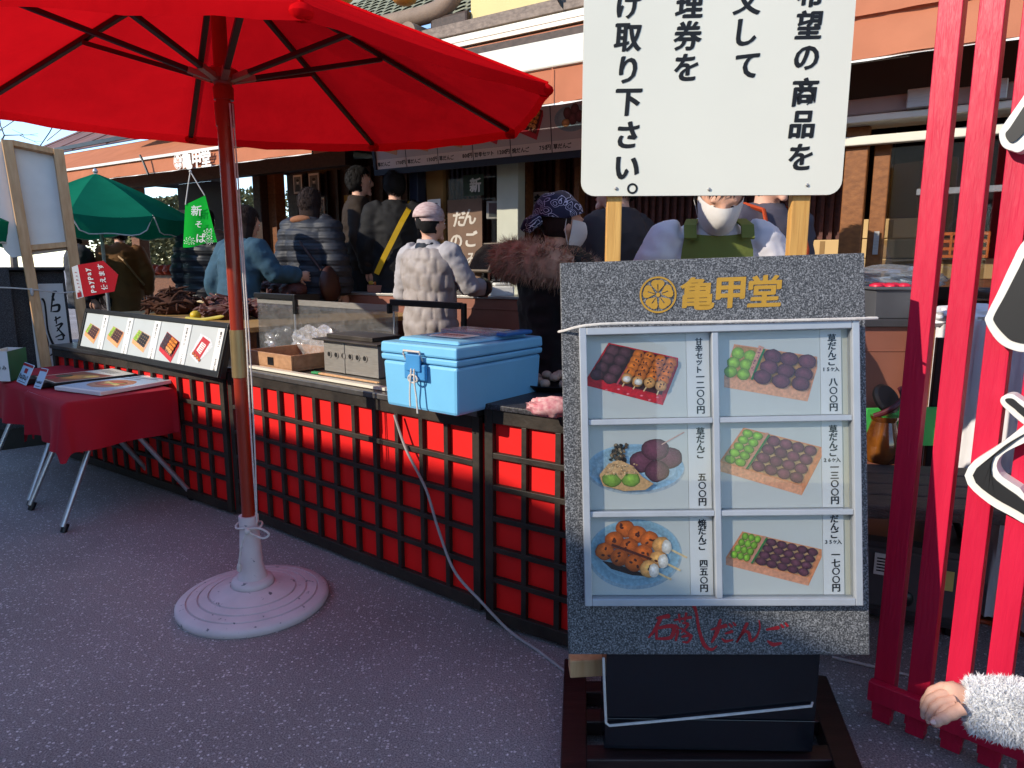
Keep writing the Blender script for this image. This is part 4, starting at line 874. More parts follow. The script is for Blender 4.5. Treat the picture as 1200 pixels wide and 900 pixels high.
q = at(668, 795, 1.76); b = MB(); b.obox(q, V((1, .1, 0)).normalized() * .11, V((0, .06, 0)), Z * .05); solo('wood_block', b, M['palewood'], 'pale sawn wood block sticking out under the left edge of the granite sign', 'wood block', q, bevel=.003)

# ------------------------------------------------------------------ tall white notice on two stakes
n0, n1 = at(682, 233, 1.872), at(988, 223, 1.835); nx_ = V((n1.x - n0.x, n1.y - n0.y, 0)).normalized(); npn = Plane(n0, nx_, Z)
na0, na1, nb0 = npn.pix(682, 150)[0], npn.pix(994, 120)[0], npn.pix(835, 229)[1]
ns = T('notice_board', V((npn.p(.33, 0).x, npn.p(.33, 0).y, 0)), 'large white notice board with black brush lettering on two pine stakes', 'notice board')
b = MB(); rr = .035; nh = .62; pts = []
for cxx, cyy, a0 in ((na0 + rr, nb0 + rr, 180), (na1 - rr, nb0 + rr, 270), (na1 - rr, nb0 + nh - rr, 0), (na0 + rr, nb0 + nh - rr, 90)):
    for k in range(7): a = R(a0 + k * 15); pts.append(npn.p(cxx + rr * math.cos(a), cyy + rr * math.sin(a), 0))
b.prism(pts, npn.n * -.012); b.build('board', mat('white_notice_board', '#dedbcb', .45, var=.035, scale=2.2, detail=8), ns)
for pxa, pxb, yy in ((711, 729, 260), (929, 951, 255)):
    a0, a1 = npn.pix(pxa, yy)[0], npn.pix(pxb, yy)[0]; b = MB(); zlo = .2
    b.obox(npn.p(a0, -npn.o.z + zlo, -.014), npn.x * (a1 - a0), Z * (npn.o.z + nb0 + nh - .03 - zlo), npn.n * -.03); b.build('stake', M['pine'], ns, bevel=.003)
for x, y in ((722, 221), (831, 222), (946, 217)): b = MB(); q = npn.P(x, y, .001); b.ell(q, (.0045, .003, .0045), 10, 6); b.build('bolt', M['steel'], ns, smooth=True)
ik = Ink()
colz = [('ご希望の商品を', [(952, -48), (950, -9), (948, 29), (945, 68), (943, 108), (940, 146), (938, 184)]), ('注文して', [(877, -37), (876, 0), (875, 38), (875, 77)]),
        ('整理券を', [(812, -30), (808, 5), (806, 42), (804, 79)]), ('お受け取り下さい', [(738, -71), (737, -32), (737, 6), (736, 44), (736, 82), (736, 120), (736, 158), (735, 197)])]
for txt, ps in colz:
    for ch, (x, y) in zip(txt, ps): ik.px(ch, npn, x, y, 34, bold=.034, sx=.95, sy=1.0, shear=.06, h=.001)
for k in range(24):
    a, a2 = k * math.pi / 12, (k + 1) * math.pi / 12; cxx, cyy = npn.pix(741, 221)
    ik.b.add([npn.p(cxx + r_ * math.cos(x), cyy + r_ * math.sin(x), .001) for r_, x in ((.0085, a), (.0135, a), (.0135, a2), (.0085, a2))], [(0, 1, 2, 3)])
ik.build('brush_lettering', M['inkblack'], ns)

# ------------------------------------------------------------------ crimson slatted screen with black and white cut-out characters
f0 = gz(1038, 850); fdir = V((.71, -.70, 0)).normalized(); fpl = Plane(f0 - V((0, 0, f0.z)), fdir, Z)
fs = T('slat_screen', f0, 'tall crimson painted slat screen with raised black and white characters', 'screen')
def slx(px, py): return fpl.pix(px, py)[0]
slots = [(slx(1100, 0) , slx(1129, 0)), (slx(1148, 0), slx(1178, 0))]
pitch = slots[1][0] - slots[0][0]; sw = slots[0][1] - slots[0][0]
sa0 = slots[0][0]
for k in range(9):
    b = MB(); b.obox(fpl.p(sa0 + k * pitch, .03, -.045), fpl.x * sw, Z * 2.3, fpl.n * .045); b.build('slat', M['slat'], fs, bevel=.002)
b = MB(); zr = fpl.P(1030, 826)[2]
b.obox(fpl.p(sa0 - .005, .075, .0015), fpl.x * (pitch * 8 + sw + .01), Z * .06, fpl.n * .03); b.build('bottom_rail', M['slat'], fs, bevel=.003)
b = MB(); b.obox(fpl.p(sa0 - .005, 2.2, .0015), fpl.x * (pitch * 8 + sw + .01), Z * .06, fpl.n * .03); b.build('top_rail', M['slat'], fs, bevel=.003)
b = MB()
for k in range(9): b.obox(fpl.p(sa0 + k * pitch + .004, .002, -.041), fpl.x * (sw - .008), Z * .027, fpl.n * .037)
b.build('foot', M['slat'], fs)
m_cw, m_ck = mat('cut_out_white', '#d9d8d2', .5, var=.02), mat('cut_out_black', '#1c1d1f', .5, var=.1, scale=5)
def cut(white, blacks, whites2=()):
    b = MB(); b.prism([fpl.P(x, y, .05) for x, y in white], fpl.n * -.048); wch = b.build('character_board', m_cw, fs, bevel=.002)
    for bl in blacks:
        b = MB(); b.prism([fpl.P(x, y, .056) for x, y in bl], fpl.n * -.0055); b.build('character_face', m_ck, wch)
def sm(pts, n=5): q = [V((x, y, 0)) for x, y in pts]; q = q + [q[0], q[1], q[2]]; r_ = crom(q, n); return [(p.x, p.y) for p in r_[n:n * (len(pts) + 1)]]
cut(sm([(1240, 60), (1205, 115), (1182, 148), (1176, 160), (1179, 173), (1189, 179), (1205, 178), (1240, 140)]), [sm([(1240, 80), (1210, 122), (1190, 152), (1184, 160), (1187, 168), (1194, 169), (1206, 158), (1240, 120)])])
cut(sm([(1240, 255), (1205, 282), (1190, 308), (1174, 342), (1162, 366), (1160, 376), (1172, 396), (1188, 407), (1210, 410), (1240, 395)]), [sm([(1240, 275), (1210, 296), (1199, 315), (1183, 346), (1171, 368), (1171, 376), (1181, 389), (1192, 397), (1212, 399), (1240, 385)])])
cut(sm([(1179, 462), (1190, 459), (1201, 465), (1240, 495), (1240, 520), (1202, 492), (1190, 482), (1178, 470)]), [sm([(1184, 464), (1192, 464), (1202, 472), (1240, 503), (1240, 511), (1203, 483), (1194, 475), (1185, 468)])])
outer = [(1240, 462), (1215, 486), (1200, 498), (1180, 514), (1160, 527), (1145, 537), (1137, 549), (1137, 557), (1144, 568), (1166, 586), (1190, 599), (1206, 608), (1240, 622), (1240, 586)]
inner = [(1200, 567), (1186, 558), (1177, 551), (1173, 540), (1180, 528), (1200, 517), (1240, 500)]
outb = [(1240, 474), (1217, 494), (1203, 506), (1182, 522), (1164, 535), (1151, 543), (1146, 552), (1152, 563), (1172, 578), (1194, 590), (1208, 598), (1240, 610), (1240, 598)]
innb = [(1196, 574), (1180, 563), (1169, 553), (1166, 539), (1176, 523), (1198, 508), (1240, 486)]
def strip(o, i_, n=26):                               # closed strip between two open edges
    def rs(p, n):
        q = crom([V((x, y, 0)) for x, y in p], 8); d = [0]
        for a, b_ in zip(q, q[1:]): d.append(d[-1] + (b_ - a).length)
        out = []
        for k in range(n):
            t_ = d[-1] * k / (n - 1); j = max(j_ for j_ in range(len(d)) if d[j_] <= t_ + 1e-6); j = min(j, len(q) - 2); s_ = (t_ - d[j]) / max(1e-6, d[j + 1] - d[j]); p_ = q[j].lerp(q[j + 1], s_); out.append((p_.x, p_.y))
        return out
    return rs(o, n), rs(i_, n)
def cstrip(o, i_, h0, h1, name, m, parent):
    A_, B_ = strip(o, i_[::-1]); b = MB(); n = len(A_)
    rg = [[fpl.P(*A_[k], h0), fpl.P(*A_[k], h1), fpl.P(*B_[k], h1), fpl.P(*B_[k], h0)] for k in range(n)]; b.rings(rg); return b.build(name, m, parent)
wch = cstrip(outer[:-1], inner, .002, .05, 'character_board', m_cw, fs); cstrip(outb[:-1], innb, .0505, .056, 'character_face', m_ck, wch)

# ------------------------------------------------------------------ overhead menu board under the awning
DM = 4.4
ml_, mr_ = tD(440, DM, 200), tD(690, DM, 185); zlo = (zD(440, 203, DM) + zD(685, 188, DM)) / 2; mw = 3.3; mh = .46
mo = T('overhead_menu', S(ml_ - mw / 2, DM, zlo), 'long navy framed picture menu hanging under the terracotta awning', 'menu board')
mpl = Plane(S(ml_, DM, zlo), -U, Z + W * -.12)
b = MB(); b.obox(mpl.p(0, 0, -.05), mpl.x * mw, mpl.y * mh, mpl.n * .045)
b.obox(mpl.p(0, 0, -.0045), mpl.x * mw, mpl.y * .045, mpl.n * .02); b.obox(mpl.p(0, .0455, -.0045), mpl.x * .03, mpl.y * (mh - .05), mpl.n * .02); b.build('frame', M['navy'], mo, bevel=.003)
b = MB()
for k in range(4): q = mpl.p(.3 + k * .9, mh, -.03); b.tube([q - Z * .01, q + Z * .3], .012, 8)
b.build('hanger', M['blackm'], mo)
dv = [mpl.pix(x, y)[0] for x, y in ((439, 200), (476, 190), (513, 185), (554, 180), (598, 175), (646, 165), (697, 160), (752, 150), (811, 140), (875, 130))]
names = [('草だんご', '1700円'), ('草だんご', '1300円'), ('草だんご', '800円'), ('甘辛セット', '1200円'), ('焼だんご', '750円'), ('草だんご', '500円'), ('焼だんご', '450円'), ('草だんご', '1300円'), ('甘辛セット', '1200円')]
m_mp = mat('dim_grey_print', '#aaa4a6', .5, var=.03)
for k in range(9):
    a0, a1 = dv[k] + .006, dv[k + 1] - .003; wv = a1 - a0
    if k == 0: a0 += .03; wv -= .03
    b = MB(); b.obox(mpl.p(a0, .125, -.0047), mpl.x * wv, mpl.y * (mh - .13), mpl.n * .004); pnl = b.build('picture_panel', m_mp, mo)
    b = MB(); b.obox(mpl.p(a0, .049, -.0047), mpl.x * wv, mpl.y * .075, mpl.n * .004); st = b.build('price_strip', M['navyplate'], mo)
    ik = Ink(); nm, pc_ = names[k]; s1 = wv * .112
    ik.row(nm, mpl, a0 + s1 * .7, .086, s1, .034, h=.0004); ik.row(pc_, mpl, a1 - s1 * .58 * (len(pc_)) , .086, s1 * 1.02, .034, h=.0004, gap=.58); ik.build('lettering', M['inkblack'], st)
    pr = Print(mpl, None, h=.0003); pr.q = (lambda pr_, ba, ww: (lambda x, y: mpl.p(ba + x * ww, .125 + (mh - .13) * (1 - y), pr_.h)))(pr, a0, wv)
    if k in (0, 1, 2, 7): pr.bento((.2, .25), (.85, .42), (.72, .84), (.05, .66), .1, '#a87850', greens=(2, 3), purples=(3, 3), split=.3, front='#b5845e')
    elif k in (3, 4, 8):
        B_ = pr.bento((.3, .15), (.85, .38), (.66, .85), (.1, .6), .1, '#a01a2a', grid=False, inner='#551111', front='#b01f30')
        for j in range(4):
            for i in range(2): x, y = B_(.12 + i * .17, .14 + j * .24); pr.disc(x, y, .05, .05, '#3a2a32', n=8)
        for i in range(3): pr.skewer(B_(.55 + i * .15, .14), B_(.53 + i * .15, .72), .05, B_(.52 + i * .15, .93))
    else:
        pr.disc(.5, .6, .42, .26, '#7f9aa6', edge=.9, hi=1, jig=0, n=24)
        for x, y in ((.4, .5), (.58, .45), (.52, .62), (.68, .58)): pr.disc(x, y, .1, .12, '#5a3038' if k == 5 else '#a8541c')
        pr.disc(.35, .68, .1, .08, '#b58a58')
    pr.build('printed_picture', pnl)

# ------------------------------------------------------------------ sign seen from behind at the left: granite cabinet, pine framed board on stakes
lx_ = V((.80, .60, 0)).normalized(); lp0 = at(90, 420, 5.3); lpl = Plane(lp0, lx_, V((-.02, .14, 1)))
ls = T('granite_stand', V((at(40, 425, 5.1).x, 5.1, 0)), 'granite stand at the left with white calligraphy sheet behind pine stakes', 'sign')
def quad(pl, pts, th, name, m, par, h=0.0, bevel=0):
    b = MB(); b.prism([pl.P(x, y, h) for x, y in pts], pl.n * -th); return b.build(name, m, par, bevel=bevel)
lb = lpl.pix(90, 425)[1]; a0, a1 = lpl.pix(-30, 380)[0], lpl.pix(84, 380)[0]; btop_ = lpl.pix(45, 313)[1]; afl = lpl.pix(17, 370)[0]
lowz = -(lp0.z - .15)
b = MB(); b.obox(lpl.p(a0, lowz, -.3), lpl.x * (afl - a0), lpl.y * (btop_ - lowz), lpl.n * .3); b.obox(lpl.p(afl, lowz, -.3), lpl.x * (a1 - afl), lpl.y * (btop_ - .02 - lowz), lpl.n * .2)
b.obox(lpl.p(afl, btop_ - .019, -.3), lpl.x * (a1 - afl), lpl.y * .019, lpl.n * .298); b.build('granite_body', granite('dark_speckled_granite', '#232326', '#121214', '#4a4b50', 190), ls, bevel=.003)
b = MB(); b.obox(lpl.p(a0 + .05, lowz - .149 + .0, -.25), lpl.x * (a1 - a0 - .1), Z * .15, lpl.n * .2); b.build('base', M['blackm'], ls)
ph = -.09
pt = [lpl.pix(40, 333), lpl.pix(73, 328)]; b = MB(); pa0, pa1 = lpl.pix(38, 375)[0], lpl.pix(80, 375)[0]; pb1 = lpl.pix(56, 331)[1]
b.obox(lpl.p(pa0, lowz + .1, ph - .004), lpl.x * (pa1 - pa0), lpl.y * (pb1 - lowz - .1), lpl.n * .003); sh = b.build('calligraphy_sheet', M['paper'], ls)
ik = Ink(); cv2 = lambda x, y: (x / 5.29, 280 + y / 5.29); hs = ph + .0006
spx = lambda px: abs(lpl.pix(60 + px, 380)[0] - lpl.pix(60, 380)[0])
for st_, ww in (([(320, 322), (352, 320)], [2, 4]), ([(340, 324), (330, 370), (322, 446)], [5, 3, 2]), ([(326, 412), (370, 404), (368, 440), (332, 446)], [3, 5, 4, 2]), ([(330, 350), (338, 372)], [3, 4]),
                ([(345, 500), (378, 480)], [2, 3]), ([(352, 480), (356, 520)], [3, 2]), ([(352, 536), (392, 520), (360, 568)], [2, 4, 2]), ([(362, 548), (404, 596)], [2, 4]), ([(352, 606), (392, 590), (398, 618), (366, 622)], [2, 3, 3, 2]),
                ([(268, 366), (282, 392), (292, 470), (302, 560), (330, 640), (370, 696), (404, 726), (420, 694)], [4, 3, 3, 3, 4, 4, 5, 1]),
                ([(252, 462), (264, 456)], [2, 3]), ([(250, 500), (264, 510), (258, 545)], [2, 3, 2]), ([(290, 590), (302, 640), (298, 680), (280, 700)], [2, 3, 3, 1]), ([(318, 722), (332, 712)], [2, 3]), ([(300, 750), (312, 742)], [3, 3])):
    ik.brush(lpl, st_, [spx(w * .75) for w in ww], conv=cv2, h=hs)
ik.build('black_brush_lettering', M['inkblack'], sh)
nb = T('notice_board', V((at(20, 425, 4.9).x, 4.9, 0)), 'back of a white panel in a pine frame on two leaning stakes', 'notice board')
kp = Plane(lpl.p(0, 0, .05), lpl.x, lpl.y)
stq = []
for (x0, y0), (x1, y1), wp in (((2, 165), (52, 428), 14), ((62, 176), (98, 400), 14)):
    stq.append((x0, y0, x1, y1))
    b = MB(); p0, p1 = kp.P(x0 + 6, y0, 0), kp.P(x1 + 2, y1, 0); d = (p1 - p0); p2 = p1 + d * .33
    b.beam(p0, p2, .065, .075, up=kp.n); b.build('stake', M['palewood'], nb, bevel=.003)
b = MB()
for (x0, y0), (x1, y1) in (((14, 168), (62, 178)), ((34, 291), (78, 287))): b = MB(); b.beam(kp.P(x0, y0, -.004), kp.P(x1, y1, -.004), .04, .065, up=kp.n); b.build('crossbar', M['palewood'], nb, bevel=.003)
quad(kp, [(-42, 160), (64, 172), (82, 292), (14, 301), (5, 292)], .012, 'panel', M['white'], nb, h=-.036)
b = MB(); b.tube(crom([kp.P(-20, 337, .04), kp.P(10, 338, .05), kp.P(38, 340, .05), kp.P(70, 343, .0), kp.P(92, 342, .05)], 5), .005, 6); b.ell(kp.P(37, 343, .05), (.012, .012, .03), 8, 6); b.build('tie_cord', M['rope'], nb, smooth=True)
# red payment tag
tq = at(110, 330, 4.9); tpl = Plane(tq, V((.95, .2, 0)), Z)
tg = T('payment_tag', tq, 'red and white arrow shaped payment sign tied to the pine stake', 'sign')
quad(tpl, [(121, 305.5), (138.5, 322), (134, 341.5), (98, 348), (91, 310.5)], .006, 'red_plate', mat('tag_red', '#b8101e', .4, var=.04), tg)
quad(tpl, [(91, 310.5), (98, 348), (90, 350.5), (84, 313)], .006, 'white_plate', M['paper'], tg)
ik = Ink(); th_ = None
def along(txt, pts0, pts1, sz, m=0, bold=.034, gapk=1.0):
    (x0, y0), (x1, y1) = pts0, pts1; A0, A1 = tpl.pix(x0, y0), tpl.pix(x1, y1); an = math.atan2(A1[1] - A0[1], A1[0] - A0[0]); n = len(txt)
    for i, ch in enumerate(txt):
        t_ = (i + .5) / n; a, b_ = A0[0] + (A1[0] - A0[0]) * t_, A0[1] + (A1[1] - A0[1]) * t_; s_ = abs(tpl.pix(x0 + sz, y0)[0] - A0[0])
        ik.ch(ch, tpl, a, b_ + (-.12 * s_ * 0 if ch not in 'y' else 0), s_, bold, an, m=m, h=.0015)
along('PayPay', (110.5, 343.5), (103, 313.5), 8.4); along('使えます', (123, 340), (117, 308.5), 7.6)
ik.build('lettering', M['inkwhite'], tg)
ik = Ink(); along('PayPay', (93.8, 343), (88.5, 317), 3.4); ik.b.add([tpl.P(x, y, .0015) for x, y in ((91, 349), (96, 347.5), (95, 342), (90.5, 343))], [(0, 1, 2, 3)]); ik.build('lettering', M['inkred'], tg)

# ------------------------------------------------------------------ green hanging banner
gq = sd(235, 255, 4.1); gpl = Plane(gq, V((.96, .1, 0)), Z)
gn = T('hanging_banner', gpl.P(235, 288), 'bright green trapezoid banner hanging on white strings from the awning', 'banner')
cg = cloth('bright_green_banner', (.02, .62, .06), .3, bscale=3)
b = MB(); qd = [(217, 240), (240.5, 229), (254.5, 284), (214.5, 290)]; nn = 10; rg = []
for j in range(nn + 1):
    t_ = j / nn; rg.append([gpl.P(qd[0][0] * (1 - s_) * (1 - t_) + qd[1][0] * s_ * (1 - t_) + qd[2][0] * s_ * t_ + qd[3][0] * (1 - s_) * t_, qd[0][1] * (1 - s_) * (1 - t_) + qd[1][1] * s_ * (1 - t_) + qd[2][1] * s_ * t_ + qd[3][1] * (1 - s_) * t_ + 1.2 * math.sin(6.28 * s_) * t_, 0) + gpl.n * .012 * t_ * math.sin(6.28 * s_) for s_ in [i / nn for i in range(nn + 1)]])
b.rings(rg, cap=False, closed=False); bn = b.build('cloth', cg, gn, smooth=True)
b = MB(); hk = gpl.P(223, 201, 0); b.tube([hk, gpl.P(221, 215, .005), gpl.P(217.5, 240, .003)], .006, 6); b.tube([hk, gpl.P(231, 214, .005), gpl.P(240, 229, .003)], .006, 6); b.ell(hk, .014, 8, 6); b.build('string', M['rope'], gn)
ik = Ink(); hN = .022
for ch, x, y, s_ in (('新', 231, 247, 13), ('そ', 233.5, 263, 9), ('ば', 236.5, 279, 12)): ik.px(ch, gpl, x, y, s_, bold=.014, h=hN, shear=.1)
def flower(cx_, cy_, r, n):
    for ring in range(3):
        for k in range(n):
            a = k * 6.283 / n + ring * .3; r0, r1_ = r * (.2 + ring * .27), r * (.4 + ring * .27)
            pts = [(cx_ + rr * math.cos(a + da), cy_ + rr * .8 * math.sin(a + da)) for rr, da in ((r0, 0), (r1_, -.16), (r1_ * 1.05, 0), (r1_, .16))]
            if all(x_ < 251 and y_ < 287 for x_, y_ in pts): ik.b.add([gpl.P(x_, y_, hN) for x_, y_ in pts], [(0, 1, 2, 3)])
flower(223, 283, 7, 9); flower(246, 274, 8, 10); flower(246, 283, 5, 8)
ik.build('white_print', M['inkwhite'], bn)

# ------------------------------------------------------------------ tables with red cloth and the things on them
m_tc = mat('dark_red_tablecloth', '#a30f24', .85, var=.12, scale=4, bump=.2, bscale=8)
tz = .655; P0, P1 = gz(0, 446, tz), gz(75, 473, tz); te = (P0 - P1).normalized(); tn = V((-te.y, te.x, 0)); tn = -tn if tn.y < 0 else tn
TD, TL = .54, .56
def ftable(o, L_, label, clabel, hang, seed):
    t_ = T('folding_table', V((o.x, o.y, 0)) + te * L_ / 2 + tn * TD / 2, label, 'table')
    b = MB(); b.obox(o - Z * .025, te * L_, tn * TD, Z * .022); b.build('table_top', M['alu'], t_)
    for e_ in (.07, L_ - .09):
        p = o + te * e_; zt_ = tz - .03
        for s0, s1 in ((-.06, .95), (TD + .06, .05)):
            b = MB(); f_ = V((p.x, p.y, 0)) + tn * (s0 if e_ < .5 else s0); tp2 = V((p.x, p.y, zt_)) + tn * (TD * (.42 if s0 < 0 else .40)) + te * (.03 if s0 < 0 else 0)
            f_ += te * (-.05 if e_ < .2 else .05); b.tube([f_ + Z * .03, tp2], .0135, 12); lg = b.build('leg', M['alu'], t_, smooth=True)
            b = MB(); d_ = (tp2 - f_).normalized(); b.tube([f_ + Z * .001, f_ + d_ * .045], .0165, 12); b.build('rubber_foot', M['blackm'], lg, smooth=True)
    rnd = random.Random(seed); b = MB(); nu, nv = 64, 20; rg = []
    # cloth: flat top then four skirts, built as one sheet in (u,v) with drop past the edges
    ov = hang; us_ = [-ov + (L_ + 2 * ov) * i / nu for i in range(nu + 1)]; vs2 = [-ov + (TD + 2 * ov) * j / 40 for j in range(41)]
    for v_ in vs2:
        row = []
        for u_ in us_:
            du = -u_ if u_ < 0 else (u_ - L_ if u_ > L_ else 0); dv_ = -v_ if v_ < 0 else (v_ - TD if v_ > TD else 0)
            uu, vv = min(max(u_, 0), L_), min(max(v_, 0), TD); dd = math.hypot(du, dv_); drop = min(dd, ov * 1.18)
            fo = .018 * math.sin(9 * uu + 7 * vv + seed) + .012 * math.sin(23 * uu + 17 * vv)
            out = (.012 + .10 * dd * (1 if du and dv_ else .35) + fo * dd / ov * 1.4); k1 = 1 if u_ > L_ else -1; k2 = 1 if v_ > TD else -1
            nrm_ = math.hypot(du, dv_) or 1
            row.append(o + te * (uu + k1 * out * du / nrm_) + tn * (vv + k2 * out * dv_ / nrm_) + Z * (.004 - drop * (.985) + .002 * math.sin(14 * uu) * math.sin(11 * vv)))
        rg.append(row)
    b.rings(rg, cap=False, closed=False)
    return tag(b.build('tablecloth', m_tc, None, smooth=True, loc=o, ang=80), clabel, 'tablecloth')
ftable(P1 + V((0, 0, 0)), TL, 'folding table with aluminium legs, nearer of the two under red cloth', 'wrinkled dark red cloth draped over the nearer folding table', .25, 1)
ftable(P1 + te * (TL + .03) + tn * .02, TL * 1.5, 'folding table farther left, mostly out of view under its red cloth', 'dark red cloth on the folding table at the left picture edge', .24, 4)
def flatframe(pts, z0, th, label, cat, pic, tilt=0.0):
    q_ = [gz(x, y, z0) for x, y in pts]; x_ = (q_[1] - q_[0]); y_ = (q_[3] - q_[0]); pl = Plane(q_[0], x_, y_ - x_.normalized() * y_.dot(x_.normalized())); wv, hv_ = x_.length, (y_ - x_.normalized() * y_.dot(x_.normalized())).length
    up_ = pl.n if pl.n.z > 0 else -pl.n
    t_ = T('framed_print', q_[0] + x_ / 2 + y_ / 2, label, cat); b = MB(); b.obox(q_[0], pl.x * wv, pl.y * hv_, up_ * th); b.build('frame', M['blackm'] if pic else M['paper'], t_, bevel=.002)
    pl2 = Plane(q_[0] + up_ * (th + .0004), x_, y_); pr = Print(pl2, None, h=.0003); sg_ = 1 if pl2.n.z > 0 else -1
    pr.q = lambda x, y: pl2.p(x * wv, y * hv_, sg_ * pr.h); return t_, pr
tz2 = tz + .009
t_, pr = flatframe([(64, 457), (118, 464), (167, 441), (124, 434)], tz2, .02, 'white framed flyer with salmon coloured dish lying nearest on the red cloth', 'picture frame', False)
pr.poly([(.03, .04), (.97, .04), (.97, .96), (.03, .96)], '#a9bccd'); pr.disc(.52, .34, .34, .2, '#c78a68', edge=.8, n=20); pr.disc(.5, .34, .25, .12, '#b5503a', n=16); pr.line((.3, .38), (.72, .3), .05, '#d9c070'); pr.line((.35, .3), (.7, .4), .04, '#86934c')
for k in range(5): pr.line((.1, .6 + k * .07), (.1 + random.uniform(.4, .8), .6 + k * .07), .018, '#3b4a66')
pr.poly([(.35, .72), (.6, .72), (.6, .82), (.35, .82)], '#e8e8e4'); pr.build('flyer', t_)
t_, pr = flatframe([(38, 444), (62, 452), (110, 428), (80, 420)], tz2 + .02, .012, 'dark framed poster with red and orange food picture leaning on the red cloth', 'picture frame', True)
pr.poly([(.02, .03), (.98, .03), (.98, .97), (.02, .97)], '#d6d0c2'); pr.poly([(.05, .05), (.95, .05), (.95, .72), (.05, .6)], '#8c3a1e'); pr.disc(.6, .38, .3, .2, '#c9822f'); pr.poly([(.1, .1), (.5, .08), (.45, .35), (.1, .4)], '#a81a20'); pr.disc(.3, .3, .16, .1, '#4a4a22'); pr.disc(.75, .5, .15, .1, '#d9a850')
for k in range(6): pr.line((.15 + k * .1, .75), (.18 + k * .1, .88), .02, '#2a2420')
pr.build('poster', t_)
# paper bag and two payment stands
q = gz(0, 447, tz2); bx_ = (gz(34, 444, tz2) - gz(14, 446, tz2)).normalized(); 
c = gz(13, 447, tz2); t_ = T('carton', c, 'small white and green paper carton open at the top on the red cloth', 'carton')
e1, e2 = (gz(34, 440, tz2) - c), V((-.12, .02, 0)); b = MB(); hgt = at(14, 412, c.y).z - tz2
b.obox(c, e1, Z * hgt, e1.cross(Z).normalized() * -.003); b.build('green_side', mat('green_carton', '#12553c', .6), t_)
b = MB(); b.obox(c + e2 * .03, e2, Z * hgt * 1.0, e2.cross(Z).normalized() * .003); wsd = b.build('white_side', M['paper'], t_)
b = MB(); b.obox(c + e1 + e2 * .03, e2, Z * hgt * .98, e1.normalized() * .003); b.obox(c + e2 * 1.03, e1, Z * hgt * .98, e2.normalized() * .003); b.build('rear_side', M['paper'], t_)
b = MB(); b.obox(c + e1 * .05 + e2 * .1 + Z * (hgt * .8), e1 * .9, e2 * .85, Z * .004); b.build('contents', mat('orange_brown_paper', '#b0724a', .8, var=.3, scale=30), t_)
wpl = Plane(c + e2 * .5, -e2, Z); ik = Ink(); ik.ch('の', wpl, -.01, hgt * .45, .035, .014, h=.0035); ik.ch('み', wpl, .03, hgt * .45, .03, .014, h=.0035); ik.build('lettering', M['inkblack'], wsd)
def stand(pts, label, back):
    q_ = [gz(pts[0][0], pts[0][1], tz2), gz(pts[1][0], pts[1][1], tz2)]; hgt = .12 if back else .115; x_ = (q_[1] - q_[0]); y_ = V((-x_.y, x_.x, 0)).normalized(); y_ = y_ if y_.y > 0 else -y_
    upv = (Z * .88 + y_ * .42); pl = Plane(q_[0], x_, upv); wv = x_.length; t_ = T('payment_stand', q_[0], label, 'stand')
    b = MB(); b.obox(pl.p(0, 0, -.004), pl.x * wv, pl.y * hgt, pl.n * .004); pt_ = b.build('plate', mat('pale_blue_card', '#b9cede', .35, var=.02), t_, bevel=.002)
    b = MB(); b.obox(q_[0] + x_ * .15 + y_ * .012 + Z * .001, x_ * .7, y_ * .08, Z * .03); b.build('foot', M['blackm'], t_, bevel=.004)
    b = MB(); b.obox(pl.p(.002, hgt - .018, .0003), pl.x * (wv - .004), pl.y * .014, pl.n * .001); b.build('red_band', M['inkred'], pt_)
    ik = Ink(); an = math.pi / 2; 
    if back:
        ik.b.add([pl.p(wv * .35, hgt * .52, .0006), pl.p(wv * .65, hgt * .52, .0006), pl.p(wv * .65, hgt * .75, .0006), pl.p(wv * .35, hgt * .75, .0006)], [(0, 1, 2, 3)])
    ik.build('mark', M['inkred'], pt_) if ik.b.v else None
    ik = Ink(); ik.row('PayPay', pl, wv * .14, hgt * .3, wv * .22, .034, h=.0008, gap=.65); ik.b.add([pl.p(wv * x, hgt * y, .0006) for x, y in ((.15, .08), (.85, .08), (.85, .11), (.15, .11))], [(0, 1, 2, 3)]); ik.build('lettering', M['inkblack'], pt_)
stand([(19, 447), (30, 452)], 'taller payment card stand with red mark beside the green carton', True); stand([(39, 454), (47, 456)], 'smaller payment card stand in front of the dark poster', False)

